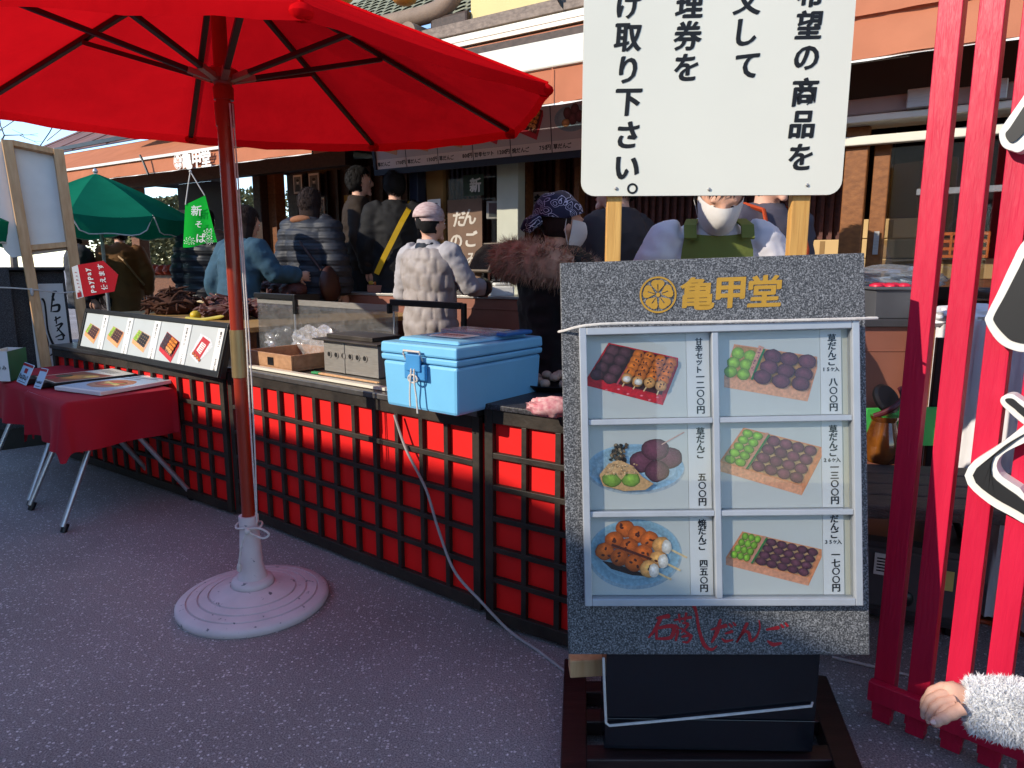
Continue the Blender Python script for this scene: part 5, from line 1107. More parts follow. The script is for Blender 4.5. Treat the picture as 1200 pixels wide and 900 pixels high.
# ------------------------------------------------------------------ green parasols
def gparasol(px, Y, pole, label, half, top):
    a_ = at(px, top, Y); z1 = at(px, 256, Y).z; Rr = half; t_ = T('green_parasol', (a_.x, a_.y, 0), label, 'parasol', 'green parasols over the vegetable stalls')
    mg_ = cloth('green_canvas', (.012, .20, .115), .35, bscale=6) if 'green_canvas' not in MATS else MATS['green_canvas']
    cr = [V((a_.x + Rr * math.cos(.25 + k * math.pi / 4), a_.y + Rr * math.sin(.25 + k * math.pi / 4), z1)) for k in range(8)]; ap = V((a_.x, a_.y, a_.z)); rg = []
    for i in range(7):
        f = .03 + .97 * i / 6; ring = []
        for k in range(8):
            for j in range(6): s_ = j / 6; q = ap.lerp(cr[k].lerp(cr[(k + 1) % 8], s_), f); q.z += .10 * f * (1 - f) - .03 * f * math.sin(math.pi * s_); ring.append(q)
        rg.append(ring)
    b = MB(); b.rings(rg, cap=False); cn_ = b.build('canopy', mg_, t_, smooth=True, ang=20)
    b = MB(); n = 10
    hm_ = MB()
    for k in range(8):                                # scalloped valance flaps, one per panel, rounded corners
        r0, r1_, r2_ = [], [], []
        for j in range(n + 1):
            s_ = j / n; q = cr[k].lerp(cr[(k + 1) % 8], s_); q.z -= .03 * math.sin(math.pi * s_); o = V((q.x - a_.x, q.y - a_.y, 0)).normalized(); dp = .16 * (1 - (abs(2 * s_ - 1)) ** 8 * .95) + .012 * math.sin(11 * s_ + k)
            r0.append(q); r1_.append(q - Z * dp * .5 + o * .008 * math.sin(9 * s_)); r2_.append(q - Z * dp + o * .012 * math.sin(9 * s_ + 1))
        b.rings([r0, r1_, r2_], cap=False, closed=False); hm_.tube(r2_, .006, 6)
    b.build('valance', mg_, cn_, smooth=True); hm_.build('hem', M['rope'], cn_, smooth=True)
    b = MB(); b.tube([V((a_.x, a_.y, .02)), V((a_.x, a_.y, a_.z))], .018, 10); b.lathe([(0, .0), (.24, 0), (.24, .05), (.03, .07), (.03, .2), (0, .2)], V((a_.x, a_.y, .002)), 24); b.build('pole', M['alu'], t_, smooth=True)
    b = MB(); b.ell(ap + Z * .02, (.025, .025, .03), 10, 8); b.build('finial', M['alu'], t_, smooth=True)
    b = MB()
    for k in range(8): b.tube([ap - Z * .01, ap.lerp(cr[k], .5) + Z * .012, cr[k] - Z * .012], .007, 6)
    b.build('rib', M['alu'], cn_)
gparasol(112, 7.6, 0, 'green parasol with scalloped white edged valance over the produce stall', .92, 203)
gparasol(-72, 5.3, 0, 'green parasol mostly beyond the left edge behind the pine framed board', .60, 214)

# ------------------------------------------------------------------ people
from mathutils import noise
def fuse(mb, vox, smooth=4):
    me = mb.mesh('tmp'); o = bpy.data.objects.new('tmp', me); col.objects.link(o)
    r_ = o.modifiers.new('r', 'REMESH'); r_.mode = 'VOXEL'; r_.voxel_size = vox
    s_ = o.modifiers.new('s', 'SMOOTH'); s_.factor = .5; s_.iterations = smooth
    dg = bpy.context.evaluated_depsgraph_get(); m2 = bpy.data.meshes.new_from_object(o.evaluated_get(dg))
    out = MB(); out.add([v.co.copy() for v in m2.vertices], [list(p.vertices) for p in m2.polygons])
    bpy.data.objects.remove(o); bpy.data.meshes.remove(me); bpy.data.meshes.remove(m2); return out
def oval(c, rx, ry, n=20): return [V((c[0] + rx * math.cos(2 * math.pi * j / n), c[1] + ry * math.sin(2 * math.pi * j / n), c[2])) for j in range(n)]
m_hair = mat('dark_hair', '#0e0a09', .85, var=.3, scale=30, stretch=(6, 6, 1), bump=.4, bscale=60)
m_hairb = mat('brown_hair', '#24130d', .85, var=.3, scale=30, stretch=(6, 6, 1), bump=.4, bscale=60)
m_eye = mat('eye_dark', '#120c0a', .2); m_lip = mat('lip', '#9a4f45', .5); m_white = mat('eye_white', '#d8d2cc', .3)
m_mask = mat('white_face_mask', '#d6d3ce', .8, var=.03, scale=30, bump=.15, bscale=50)
def quilt(name, c, sc=22, kind='BANDS', strength=.9, rough=.6, dirn='Z'):
    m = mat(name, c, rough, var=.1, scale=12); N, L, bb = nodes(m); tc = N.new('ShaderNodeTexCoord')
    if kind == 'BANDS':
        w_ = N.new('ShaderNodeTexWave'); w_.bands_direction = dirn; w_.inputs['Scale'].default_value = sc; w_.inputs['Distortion'].default_value = 1.2; w_.inputs['Detail'].default_value = 2; L.new(tc.outputs['Object'], w_.inputs['Vector']); h = w_.outputs['Fac']
        pw = N.new('ShaderNodeMath'); pw.operation = 'POWER'; L.new(h, pw.inputs[0]); pw.inputs[1].default_value = .45; h = pw.outputs[0]
    else:
        w_ = N.new('ShaderNodeTexVoronoi'); w_.feature = 'SMOOTH_F1'; w_.inputs['Scale'].default_value = sc; w_.inputs['Randomness'].default_value = .35; L.new(tc.outputs['Object'], w_.inputs['Vector']); iv = N.new('ShaderNodeMath'); iv.operation = 'SUBTRACT'; iv.inputs[0].default_value = 1; L.new(w_.outputs['Distance'], iv.inputs[1]); h = iv.outputs[0]
    bp = N.new('ShaderNodeBump'); bp.inputs['Strength'].default_value = strength; bp.inputs['Distance'].default_value = .03; L.new(h, bp.inputs['Height']); L.new(bp.outputs[0], bb.inputs['Normal']); return m
def hand(mb, wr, dirn, palm_n, s=1.0, curl=.5, thumb=1):
    d = V(dirn).normalized(); n_ = (V(palm_n) - d * V(palm_n).dot(d)).normalized(); sd_ = d.cross(n_) * thumb
    mb.rings([[V(wr) + d * (t_ * s) + sd_ * (w_ * s * math.cos(a)) + n_ * (h_ * s * math.sin(a)) for a in [k * .5236 for k in range(12)]] for t_, w_, h_ in ((-.02, .026, .02), (.0, .027, .02), (.03, .036, .018), (.06, .042, .016), (.085, .040, .013), (.092, .03, .008))])
    for k, (o, ln, rr) in enumerate(((.031, .068, .0085), (.011, .078, .009), (-.010, .072, .0085), (-.029, .056, .0075))):
        p = V(wr) + d * (.085 * s) + sd_ * (o * s); pts = [p - d * .03 * s, p]; ang = .15
        dd = d + sd_ * o * 1.2
        for f in (.45, .32, .25): ang += curl * (.5 + .1 * k); q = pts[-1] + (dd * math.cos(ang) + n_ * math.sin(ang)) * ln * f * s; pts.append(q)
        mb.tube(pts, [rr * s, rr * s * 1.05, rr * s, rr * .9 * s, rr * .7 * s], 8)
    p = V(wr) + d * .015 * s + sd_ * .026 * s; t1_ = p + (d * .6 + sd_ * .75 + n_ * .2) * .035 * s; t2 = t1_ + (d * .85 + sd_ * .35 + n_ * .35) * .03 * s; t3 = t2 + (d * .95 + sd_ * .05 + n_ * .45) * .024 * s
    mb.tube([p - d * .01, t1_, t2, t3], [.013 * s, .0115 * s, .0105 * s, .008 * s], 8)

def displace(mb, fn):                                  # move every vertex along its normal
    nr = [V((0, 0, 0)) for _ in mb.v]
    for f in mb.f:
        if len(f) < 3: continue
        n_ = (mb.v[f[1]] - mb.v[f[0]]).cross(mb.v[f[2]] - mb.v[f[0]])
        for i in f: nr[i] += n_
    for i, p in enumerate(list(mb.v)):
        if nr[i].length > 1e-9: mb.v[i] = p + nr[i].normalized() * fn(p)
def tufts(mb, n, ln, seed):                          # locks lying on the hair
    rnd = random.Random(seed); fs = [f for f in mb.f if len(f) == 4]; c0 = sum((p for p in mb.v), V((0, 0, 0))) / len(mb.v)
    for _ in range(n):
        f = rnd.choice(fs); a, b_, c_, d_ = [mb.v[i] for i in f]; p = a.lerp(b_, rnd.random()).lerp(d_.lerp(c_, rnd.random()), rnd.random()); nr = (p - c0).normalized()
        d = V((0, -.25, -1)) + V((rnd.gauss(0, .28), rnd.gauss(0, .28), 0)); d = (d - nr * d.dot(nr)); 
        if d.length < .05: d = nr.orthogonal()
        d.normalize(); sd_ = d.cross(nr).normalized() * rnd.uniform(.002, .0045); l = ln * rnd.uniform(.5, 1.1)
        q = p + nr * .004 + d * l * .5; e = p + d * l - nr * .004
        mb.add([p - sd_ * .3, p + sd_ * .3, q + sd_, q - sd_, e], [(0, 1, 2, 3), (3, 2, 4)])
def person(head_px, Y, face, label, height=None, floor=0.0, arms=None, top='jacket', topm=None, legm=None, hair='short', hairm=None, lean=0.0, turn=0.0, nod=0.0, coat_len=.78, bulk=1.0, mask=False, vox=.016, skirt=False, puff=-1.0, hat=False):
    ht_ = at(*head_px, Y); h = (ht_.z - floor); s = h / 1.70; base = V((ht_.x, ht_.y, floor))
    fx, fy = face; yaw = math.atan2(-fx, fy); Rz = Mx.Rotation(yaw, 3, 'Z')
    r_ = T('person', base, label, 'person')
    leanM = Mx.Rotation(-lean, 3, 'X'); pv = V((0, 0, .92))
    def bend(p):
        p = V(p)
        if p.z > .92: p = pv + leanM @ (p - pv)
        return p
    offh = bend((0, .02, 1.6)); shift = V((offh.x, offh.y, 0))
    def X(p): q = Rz @ ((V(p) - shift) * s); return q + base
    def XF(mb):
        for i, p in enumerate(mb.v): mb.v[i] = X(p)
        return mb
    A = arms or {}
    def arm(sx):
        d = A.get(sx, ((sx * .25, -.02, 1.13), (sx * .24, .08, .88)))
        return [bend((sx * .165, 0, 1.395)), V(d[0]), V(d[1])]
    tors = [(.84, .15, .105, 0), (.92, .165, .115, 0), (1.02, .15, .105, .0), (1.14, .152, .108, .005), (1.26, .175, .118, .005), (1.36, .178, .105, 0), (1.42, .13, .08, 0), (1.455, .06, .055, .0)]
    b = MB(); b.rings([[bend(p) for p in oval((0, y, z), rx, ry)] for z, rx, ry, y in tors])
    b.tube([bend((0, 0, 1.42)), bend((0, .01, 1.54))], [.058, .05], 14)
    for sx in (-1, 1):
        b.tube([V((sx * .09, 0, .88)), V((sx * .1, .015, .48)), V((sx * .1, -.015, .09))], [.085, .058, .04], 12)
        b.tube([V((sx * .1, -.05, .045)), V((sx * .105, .07, .04)), V((sx * .11, .15, .03))], [.04, .042, .03], 10)
        a_ = arm(sx); b.tube([a_[0], a_[1], a_[2]], [.052, .042, .028], 12); b.ell(a_[0], .056, 12, 8)
    hc = V((0, .022, 1.59)); Hm = Mx.Rotation(turn, 3, 'Z') @ Mx.Rotation(-nod, 3, 'X'); hp_ = V((0, 0, 1.5))
    def hx(p): return bend(hp_ + Hm @ (V(p) - hp_))
    def headfn(p):
        k = 1.0
        if p.z < 0: k = 1 - .30 * (-p.z) ** 1.6
        q = V((p.x * k, p.y * (1 - .12 * max(0, -p.z)) + (.10 * max(0, -p.z) if p.y > 0 else 0), p.z))
        return q
    hd = MB(); hd.ell(hc, (.074, .094, .112), 28, 18, fn=headfn)
    hd.tube([hc + V((0, .085, .025)), hc + V((0, .100, .0)), hc + V((0, .108, -.022)), hc + V((0, .098, -.03))], [.009, .012, .015, .008], 10)   # nose
    hd.ell(hc + V((0, .083, -.062)), (.022, .010, .008), 10, 6); hd.ell(hc + V((0, .082, -.095)), (.022, .018, .016), 10, 6)
    for sx in (-1, 1):
        hd.ell(hc + V((sx * .076, -.005, -.008)), (.011, .02, .031), 10, 8); hd.ell(hc + V((sx * .032, .082, .03)), (.022, .012, .007), 10, 6)
    for i, p in enumerate(hd.v): hd.v[i] = hx(p)
    b.add(hd.v, hd.f); body = fuse(b, min(vox, .011), 2)
    for sx in (-1, 1):
        a_ = arm(sx); hand(body, a_[2] + (a_[2] - a_[1]).normalized() * .01, (a_[2] - a_[1]), A.get(('palm', sx), (-sx, .2, 0)), 1.0, .45, -sx)
    k0 = len(body.f)
    eb_ = MB()
    for sx in (-1, 1):
        eb_.ell(hc + V((sx * .031, .0805, .006)), (.0125, .008, .0065), 10, 8, m=1); eb_.ell(hc + V((sx * .031, .087, .006)), (.0055, .003, .0055), 8, 6, m=2)
    eb_.ell(hc + V((0, .0905, -.062)), (.019, .0045, .005), 10, 6, m=3)
    base_i = len(body.v); body.add([hx(p) for p in eb_.v], eb_.f); body.m[k0:] = eb_.m
    XF(body); body.build('body', [M['skin'], m_white, m_eye, m_lip], r_, smooth=True, ang=80)
    # hair
    if hair:
        hb_ = MB()
        def hairfn(p):
            k = 1.0 + .03 * math.sin(9 * p.x + 4 * p.z) + .02 * math.sin(17 * p.y)
            q = p * k
            if p.y > .35 and p.z < .42: q = V((q.x * .8, min(q.y, .5), max(q.z, -.1) if False else q.z))
            return q
        hb_.ell(hc + V((0, -.015, .02)), (.092, .106, .117) if not hat else (.085, .098, .108), 26, 18, fn=hairfn)
        if hair in ('long', 'bob'):
            hb_.rings([oval(hc + V((0, -.03, z)), rx, ry) for z, rx, ry in ((.05, .085, .08), (-.05, .088, .075), (-.12, .088, .06), (-.19 if hair == 'long' else -.14, .07, .04))])
        if hair == 'short':
            for p in hb_.v:
                dz = (p - hc)
                if dz.z < -.045 and dz.y < .0: p.z = hc.z - .045 - .02 * math.sin(p.x * 40)
        for p in hb_.v:                              # open the face
            dz = p - hc
            if dz.y > .03 and dz.z < .052: p.y = hc.y + .03 - max(0, .03) ; 
        for i, p in enumerate(hb_.v): hb_.v[i] = hx(p)
        if not hat: tufts(hb_, 1500, .05, 7)
        XF(hb_).build('hair', hairm or m_hair, r_, smooth=True, ang=80)
    # clothes
    def grow(t_, k, z0, extra=()):
        g = MB(); rg = [(z, rx + k, ry + k, y) for z, rx, ry, y in tors if z > z0]
        lo = rg[0]; rg = [(z0, lo[1] + .015, lo[2] + .02, 0)] + rg; g.rings([[bend(p) if p.z > .92 else p for p in oval((0, y, z), rx, ry)] for z, rx, ry, y in rg]); return g
    kk = .028 * bulk
    if top:
        g = grow(0, kk, coat_len)
        if top != 'vest':
            for sx in (-1, 1):
                a_ = arm(sx); wr = a_[2] + (a_[1] - a_[2]).normalized() * .01; g.tube([a_[0] + V((-sx * .03, 0, .0)), a_[0], a_[0].lerp(a_[1], .5), a_[1], a_[1].lerp(wr, .6), wr], [.06 + kk, .062 + kk, .052 + kk, .046 + kk, .038 + kk, .030 + kk], 14)
        g.tube([bend((0, -.005, 1.41)), bend((0, .0, 1.48))], [.08 + kk * .5, .068 + kk * .4], 14)
        g = fuse(g, vox, 4)
        if puff: displace(g, (lambda p: puff * abs(math.sin(p.z * 34 + .6 * math.sin(p.x * 9))) ** .5) if puff > 0 else (lambda p: -.022 * abs(noise.noise(V((p.x * 9, p.y * 9, p.z * 13)))) - .008 * abs(noise.noise(p * 26)) + .01))
        XF(g).build(top, topm, r_, smooth=True, ang=80)
    if legm:
        g = MB()
        if skirt: g.rings([oval((0, 0, z), rx, ry) for z, rx, ry in ((.42, .25, .2), (.7, .21, .17), (.95, .175, .125))])
        else:
            g.rings([oval((0, 0, z), rx, ry) for z, rx, ry in ((.78, .15, .11), (.86, .175, .125), (.97, .165, .12))])
            for sx in (-1, 1): g.tube([V((sx * .09, 0, .86)), V((sx * .1, .01, .48)), V((sx * .1, -.015, .07))], [.1, .08, .062], 12)
        g = fuse(g, .018, 3); XF(g).build('skirt' if skirt else 'trousers', legm, r_, smooth=True, ang=80)
    g = MB()
    for sx in (-1, 1): g.tube([V((sx * .1, -.07, .045)), V((sx * .105, .06, .045)), V((sx * .11, .165, .032))], [.045, .048, .032], 10)
    XF(g).build('shoes', M['blackm'], r_, smooth=True)
    if mask:
        g = MB(); rg = []
        for i in range(9):
            z = .018 - .125 * i / 8; row = []
            for j in range(15):
                a = R(-82 + 164 * j / 14); k = math.cos(a); bulge = .034 * max(0, k) ** 2 * math.sin(math.pi * min(1, (i + 1.2) / 9)); rr = (.08, .098)
                sc_z = 1 - .22 * max(0, (-z - .02) / .1)
                row.append(hx(hc + V((math.sin(a) * (rr[0]) * sc_z, k * (rr[1]) * (1 - .06 * max(0, -z / .1)) + bulge + .002, z + .0025 * (i % 2)))))
            rg.append(row)
        g.rings(rg, cap=False, closed=False)
        for sx in (-1, 1): g.tube([hx(hc + V((sx * .078, .012, .014))), hx(hc + V((sx * .086, -.018, .03))), hx(hc + V((sx * .086, -.02, -.03))), hx(hc + V((sx * .066, .012, -.09)))], .002, 6)
        XF(g).build('face_mask', m_mask, r_, smooth=True, ang=80)
    return r_, dict(X=X, hx=hx, bend=bend, hc=hc, s=s, arm=arm, XF=XF, tors=tors, kk=kk)

m_black_c = mat('black_coat_cloth', '#08080b', .8, var=.25, scale=10, bump=.2, bscale=25)
# woman with bandana
r_, K = person((655, 232), 3.08, (.93, .37), 'woman in navy paisley bandana and black coat with brown fur hood', topm=m_black_c, legm=m_black_c, hair='short', hat=True, hairm=m_hairb, mask=True, bulk=1.5, vox=.013, nod=.12, coat_len=.5, arms={-1: ((-.24, .05, 1.12), (-.16, .27, 1.02)), 1: ((.24, .05, 1.12), (.16, .27, 1.02))})
bd_m = mat('navy_paisley_cloth', '#0d1130', .75, var=.1); N_, L_, b_ = nodes(bd_m)
tc = N_.new('ShaderNodeTexCoord'); nz = N_.new('ShaderNodeTexNoise'); nz.inputs['Scale'].default_value = 9; L_.new(tc.outputs['Object'], nz.inputs['Vector'])
vm = N_.new('ShaderNodeVectorMath'); vm.operation = 'MULTIPLY_ADD'; L_.new(nz.outputs['Color'], vm.inputs[0]); vm.inputs[1].default_value = (.12, .12, .12); L_.new(tc.outputs['Object'], vm.inputs[2])
vo = N_.new('ShaderNodeTexVoronoi'); vo.inputs['Scale'].default_value = 24; L_.new(vm.outputs[0], vo.inputs['Vector'])
sn = N_.new('ShaderNodeMath'); sn.operation = 'MULTIPLY'; sn.inputs[1].default_value = 30; L_.new(vo.outputs['Distance'], sn.inputs[0]); s2 = N_.new('ShaderNodeMath'); s2.operation = 'SINE'; L_.new(sn.outputs[0], s2.inputs[0])
g2 = N_.new('ShaderNodeMath'); g2.operation = 'GREATER_THAN'; g2.inputs[1].default_value = .8; L_.new(s2.outputs[0], g2.inputs[0])
ls_ = N_.new('ShaderNodeMath'); ls_.operation = 'LESS_THAN'; ls_.inputs[1].default_value = .5; L_.new(vo.outputs['Distance'], ls_.inputs[0]); mm_ = N_.new('ShaderNodeMath'); mm_.operation = 'MULTIPLY'; L_.new(g2.outputs[0], mm_.inputs[0]); L_.new(ls_.outputs[0], mm_.inputs[1])
mxx = N_.new('ShaderNodeMix'); mxx.data_type = 'RGBA'; L_.new(mm_.outputs[0], mxx.inputs[0]); mxx.inputs[6].default_value = (.010, .012, .042, 1); mxx.inputs[7].default_value = (.5, .5, .62, 1); L_.new(mxx.outputs[2], b_.inputs['Base Color'])
g = MB(); hc = K['hc']
def bfn(p):
    q = p * (1 + .025 * math.sin(7 * p.x + 5 * p.y) + .02 * math.sin(13 * p.z + 3 * p.y))
    if q.z < -.12 + .45 * max(0, q.y): q.z = -.12 + .45 * max(0, q.y)
    return q
g.ell(hc + V((0, -.022, .03)), (.099, .118, .112), 30, 20, fn=bfn); g.tube([hc + V((.02, -.125, -.0)), hc + V((.03, -.155, -.02)), hc + V((.035, -.17, -.06))], [.03, .028, .012], 10); g.tube([hc + V((-.02, -.125, -.0)), hc + V((-.04, -.15, -.02)), hc + V((-.05, -.165, -.05))], [.028, .024, .012], 10)
for i, p in enumerate(g.v): g.v[i] = K['hx'](p)
K['XF'](g).build('bandana', bd_m, r_, smooth=True, ang=80)
# fur: a fat collar ring covered with short hair blades
m_fur = mat('brown_fur', '#a2806c', .85, var=.35, scale=25)
g = MB(); rnd = random.Random(2); ring = []
for k in range(17):
    a = 2 * math.pi * k / 16; ring.append(V((.2 * math.cos(a), -.03 + .17 * math.sin(a), 1.36 + .05 * math.sin(a) * -1 + .025)))
g.tube(ring, .078, 12)
for i in range(7500):
    t_ = rnd.random() * 16; k = int(t_); c = ring[k].lerp(ring[k + 1], t_ - k); tg_ = (ring[k + 1] - ring[k]).normalized(); a = rnd.random() * 6.283; e1 = tg_.orthogonal().normalized(); nr = e1 * math.cos(a) + tg_.cross(e1) * math.sin(a); p = c + nr * .074; l = rnd.uniform(.025, .055); d = (nr + V((rnd.gauss(0, .3), rnd.gauss(0, .3), -.45 + rnd.gauss(0, .3)))).normalized(); sd_ = d.cross(V((rnd.random(), rnd.random(), rnd.random()))).normalized() * .0022
    g.add([p - sd_, p + sd_, p + d * l], [(0, 1, 2)])
K['XF'](g).build('fur_hood', m_fur, r_)
# worker in cap and grey quilted vest, seen from behind
r_, K = person((504, 243), 4.9, (.5, .87), 'worker in pinkish cap and grey quilted vest turned away behind the glass guard', top='shirt', topm=mat('grey_shirt', '#a5a1a2', .8, bump=.2, bscale=20), legm=mat('black_trousers', '#15151a', .8), hair='short', hat=True, vox=.013, turn=-.35, bulk=.75, coat_len=.8, arms={1: ((.27, .08, 1.17), (.22, .36, 1.16)), -1: ((-.26, .03, 1.12), (-.2, .26, 1.0))})
g = MB(); tv = [(z, rx + .034, ry + .04, y) for z, rx, ry, y in K['tors']]; g.rings([[K['bend'](p) for p in oval((0, y, z), rx, ry)] for z, rx, ry, y in [(.68, .2, .15, 0)] + tv[:-1]]); g = fuse(g, .011, 3)
def vq(p):
    a = math.atan2(p.x, -p.y) * .2 / .095 + .25 * noise.noise(p * 7); zz = p.z / .10 + .25 * noise.noise(p * 6 + V((3, 1, 2))); r_i = round(zz); a2 = a + (.5 if r_i % 2 else 0); da, dz = a2 - round(a2), zz - r_i
    return .013 * max(0, 1 - (da * 2) ** 2) ** .4 * max(0, 1 - (dz * 1.8) ** 2) ** .4 - .005 * abs(noise.noise(p * 20)) + .004 * math.sin(p.z * 45 + p.x * 30)
displace(g, vq)
K['XF'](g).build('vest', quilt('grey_quilted_vest', '#9a918c', 7.5, 'CELL', .2), r_, smooth=True, ang=80)
g = MB(); g.tube([K['bend']((0, -.005, 1.40)), K['bend']((0, 0, 1.475))], [.115, .078], 18); g = fuse(g, .013, 2); K['XF'](g).build('collar', M['blackm'], r_, smooth=True)
g = MB(); a_ = K['arm'](1); g.tube([a_[1].lerp(a_[2], .62), a_[1].lerp(a_[2], .78), a_[2]], [.066, .072, .058], 14); K['XF'](g).build('sleeve_cover', M['blackm'], r_, smooth=True)
g = MB(); hc = K['hc']
def cfn(p):
    q = p * (1 + .03 * math.sin(6 * math.atan2(p.y, p.x)) * (1 - abs(p.z)))
    q.z = max(q.z, -.02); return q
g.ell(hc + V((0, -.02, .045)), (.098, .112, .10), 30, 16, fn=cfn); g.lathe([(.09, -.004), (.096, -.004), (.098, .03), (.09, .03)], hc + V((0, -.014, .02)), 28)
for i, p in enumerate(g.v): g.v[i] = K['hx'](p)
K['XF'](g).build('cap', mat('pinkish_cap', '#a78884', .8, second='#c9b2ab', scale=14, stretch=(2, 2, 6)), r_, smooth=True, ang=80)
# worker in green apron and mask
r_, K = person((846, 170), 2.72, (-.12, -1), 'worker in white shirt, olive apron and face mask behind the granite sign', top='shirt', topm=mat('white_shirt', '#cfcdd2', .8, var=.03, bump=.25, bscale=14), legm=mat('black_trousers', '#15151a', .8), hair='short', mask=True, vox=.012, nod=.3, lean=.34, bulk=.9, arms={1: ((.29, .2, 1.13), (.16, .42, 1.02)), -1: ((-.29, .2, 1.13), (-.16, .42, 1.02))})
m_apr = mat('olive_apron', '#667031', .8, var=.06, scale=8, bump=.15, bscale=40)
g = MB(); rg = []
for z, hw, in ((.5, .2), (.8, .21), (1.0, .2), (1.15, .17), (1.3, .135), (1.40, .125), (1.45, .112)):
    row = []
    for j in range(13):
        u_ = -1 + j / 6; k = min(range(len(K['tors'])), key=lambda i: abs(K['tors'][i][0] - max(z, .84))); _, rx, ry, _y = K['tors'][k]; x = u_ * hw; yy = (ry + K['kk'] + .012) * math.sqrt(max(.05, 1 - (x / (rx + .07)) ** 2)); q = V((x, yy + .01, z)); row.append(K['bend'](q) if z > .92 else q)
    rg.append(row)
g.rings(rg, cap=False, closed=False); K['XF'](g); ap_ = g.build('apron', m_apr, r_, smooth=True, ang=80)
for sx in (-1, 1):
    g = MB(); pts = [K['bend'](p) for p in ((sx * .1, .115, 1.44), (sx * .1, .1, 1.455), (sx * .1, .075, 1.475), (sx * .085, .0, 1.475))]; rg = []
    for p in pts: rg.append([p + V((-.022, 0, 0)), p + V((.022, 0, 0)), p + V((.022, .006, .006)), p + V((-.022, .006, .006))])
    g.rings(rg); K['XF'](g).build('strap', m_apr, ap_)
g = MB(); q = K['bend']((.07, .168, 1.2)); g.box(q, (.07, .004, .006)); K['XF'](g).build('pocket_seam', M['inkblack'], ap_)
# others behind
person((722, 186), 3.5, (-.75, .55), 'worker in dusky grey jumper turned away behind the notice board', topm=mat('dusky_grey_jumper', '#352f30', .9), legm=m_black_c, vox=.018)
r_, K = person((905, 176), 3.45, (.4, -.9), 'worker in grey shirt with orange shoulder straps behind the apron worker', topm=mat('greyish_lilac_shirt', '#4a4650', .9), legm=m_black_c, vox=.018)
g = MB()
for sx in (-1, 1): g = MB(); g.tube([K['bend']((sx * .1, .15, 1.1)), K['bend']((sx * .1, .155, 1.28)), K['bend']((sx * .1, .1, 1.44)), K['bend']((sx * .09, -.02, 1.47))], .022, 8, flat=.4); K['XF'](g).build('strap', mat('orange_strap', '#b4441c', .7), r_)
tan = mat('tan_jacket', '#24170b', .85, var=.1, bump=.2, bscale=20)
r_, K = person((421, 198), 6.2, (.95, .2), 'dark haired man in dark brown jacket facing right in the dim shop', floor=0.4, topm=tan, legm=m_black_c, vox=.018, bulk=.8)
r_, K = person((462, 204), 6.0, (-.1, .95), 'person in black coat with yellow shoulder strap seen from behind', floor=0.38, topm=m_black_c, legm=m_black_c, vox=.018, bulk=1.6, coat_len=.6)
g = MB(); kq = K['kk'] + .012; pts = [K['bend'](p) for p in ((.13, .04, 1.46 + .02), (.115, -.10, 1.40), (.06, -.158, 1.3), (-.02, -.160, 1.15), (-.1, -.155, 1.0), (-.16, -.12, .88))]
rg = []
for p, q_ in zip(pts, pts[1:] + [pts[-1] + (pts[-1] - pts[-2])]):
    d = (q_ - p).normalized(); w_ = d.cross(V((0, -1, 0))).normalized() * .022; o = V((0, -.018, 0)); rg.append([p - w_ + o, p + w_ + o, p + w_ + o * 1.4, p - w_ + o * 1.4])
g.rings(rg); K['XF'](g).build('strap', mat('yellow_strap', '#c09a12', .6), r_)
person((497, 214), 6.5, (.6, .7), 'dark haired person in black behind the yellow strap person', floor=0.4, topm=mat('dark_maroon_coat', '#2a1114', .9), legm=m_black_c, vox=.018, bulk=1.3)
r_, K = person((364, 224), 5.8, (.35, .9), 'person in grey puffer jacket with tan hood and shoulder bag', floor=0.25, topm=quilt('dark_grey_puffer', '#23262e', 11, 'BANDS', .15), puff=.022, legm=m_black_c, hair='bob', hairm=m_hairb, vox=.018, bulk=1.7, coat_len=.72)
g = MB(); g.ell((-.04, -.05, 1.465), (.105, .095, .04), 18, 8); K['XF'](g).build('hood', mat('tan_hood_lining', '#8a5a3c', .9, bump=.3), r_, smooth=True, ang=80)
g = MB(); g.ell((.24, -.1, .95), (.06, .13, .15), 16, 10); g.tube([(.2, -.16, 1.06), (.02, -.17, 1.28), (-.13, -.04, 1.47)], .011, 8); K['XF'](g).build('shoulder_bag', mat('brown_leather', '#3a1d16', .5), r_, smooth=True, ang=80)
denim = mat('light_blue_denim', '#2b4a5c', .85, var=.2, scale=9, bump=.3, bscale=30)
r_, K = person((288, 243), 5.4, (.55, .83), 'person in pale blue denim jacket and grey skirt reaching over the counter', floor=0.1, topm=denim, legm=mat('grey_skirt', '#8b8b92', .9, bump=.2), skirt=True, hair='bob', hairm=m_hairb, vox=.017, lean=.18, bulk=1.1, coat_len=.84, arms={1: ((.27, .16, 1.2), (.26, .40, 1.18))})
r_, K = person((240, 248), 7.5, (.25, .95), 'person in long black puffer coat behind the green banner', topm=quilt('black_puffer', '#1b1b1f', 9, 'BANDS', .15, .45), puff=.024, legm=m_black_c, hair='long', vox=.018, bulk=2.4, coat_len=.32)
r_, K = person((138, 262), 8.8, (-.5, .75), 'shopper in brown coat bending under the green parasol', topm=mat('camel_brown_coat', '#7a5530', .85, var=.15, bump=.3, bscale=16), legm=m_black_c, vox=.02, bulk=1.0, coat_len=.6, lean=.2)
g = MB(); g.tube([K['bend']((-.13, .02, 1.45)), K['bend']((.0, -.19, 1.25)), (.19, -.1, 1.0)], .012, 8); K['XF'](g).build('bag_strap', mat('tan_leather', '#9a7a54', .6), r_)
person((92, 266), 8.5, (.75, .5), 'shopper in dark grey jacket beside the brown coated shopper', topm=mat('dark_grey_jacket', '#34363c', .85, bump=.2), legm=m_black_c, hairm=m_hairb, vox=.02, bulk=1.8)
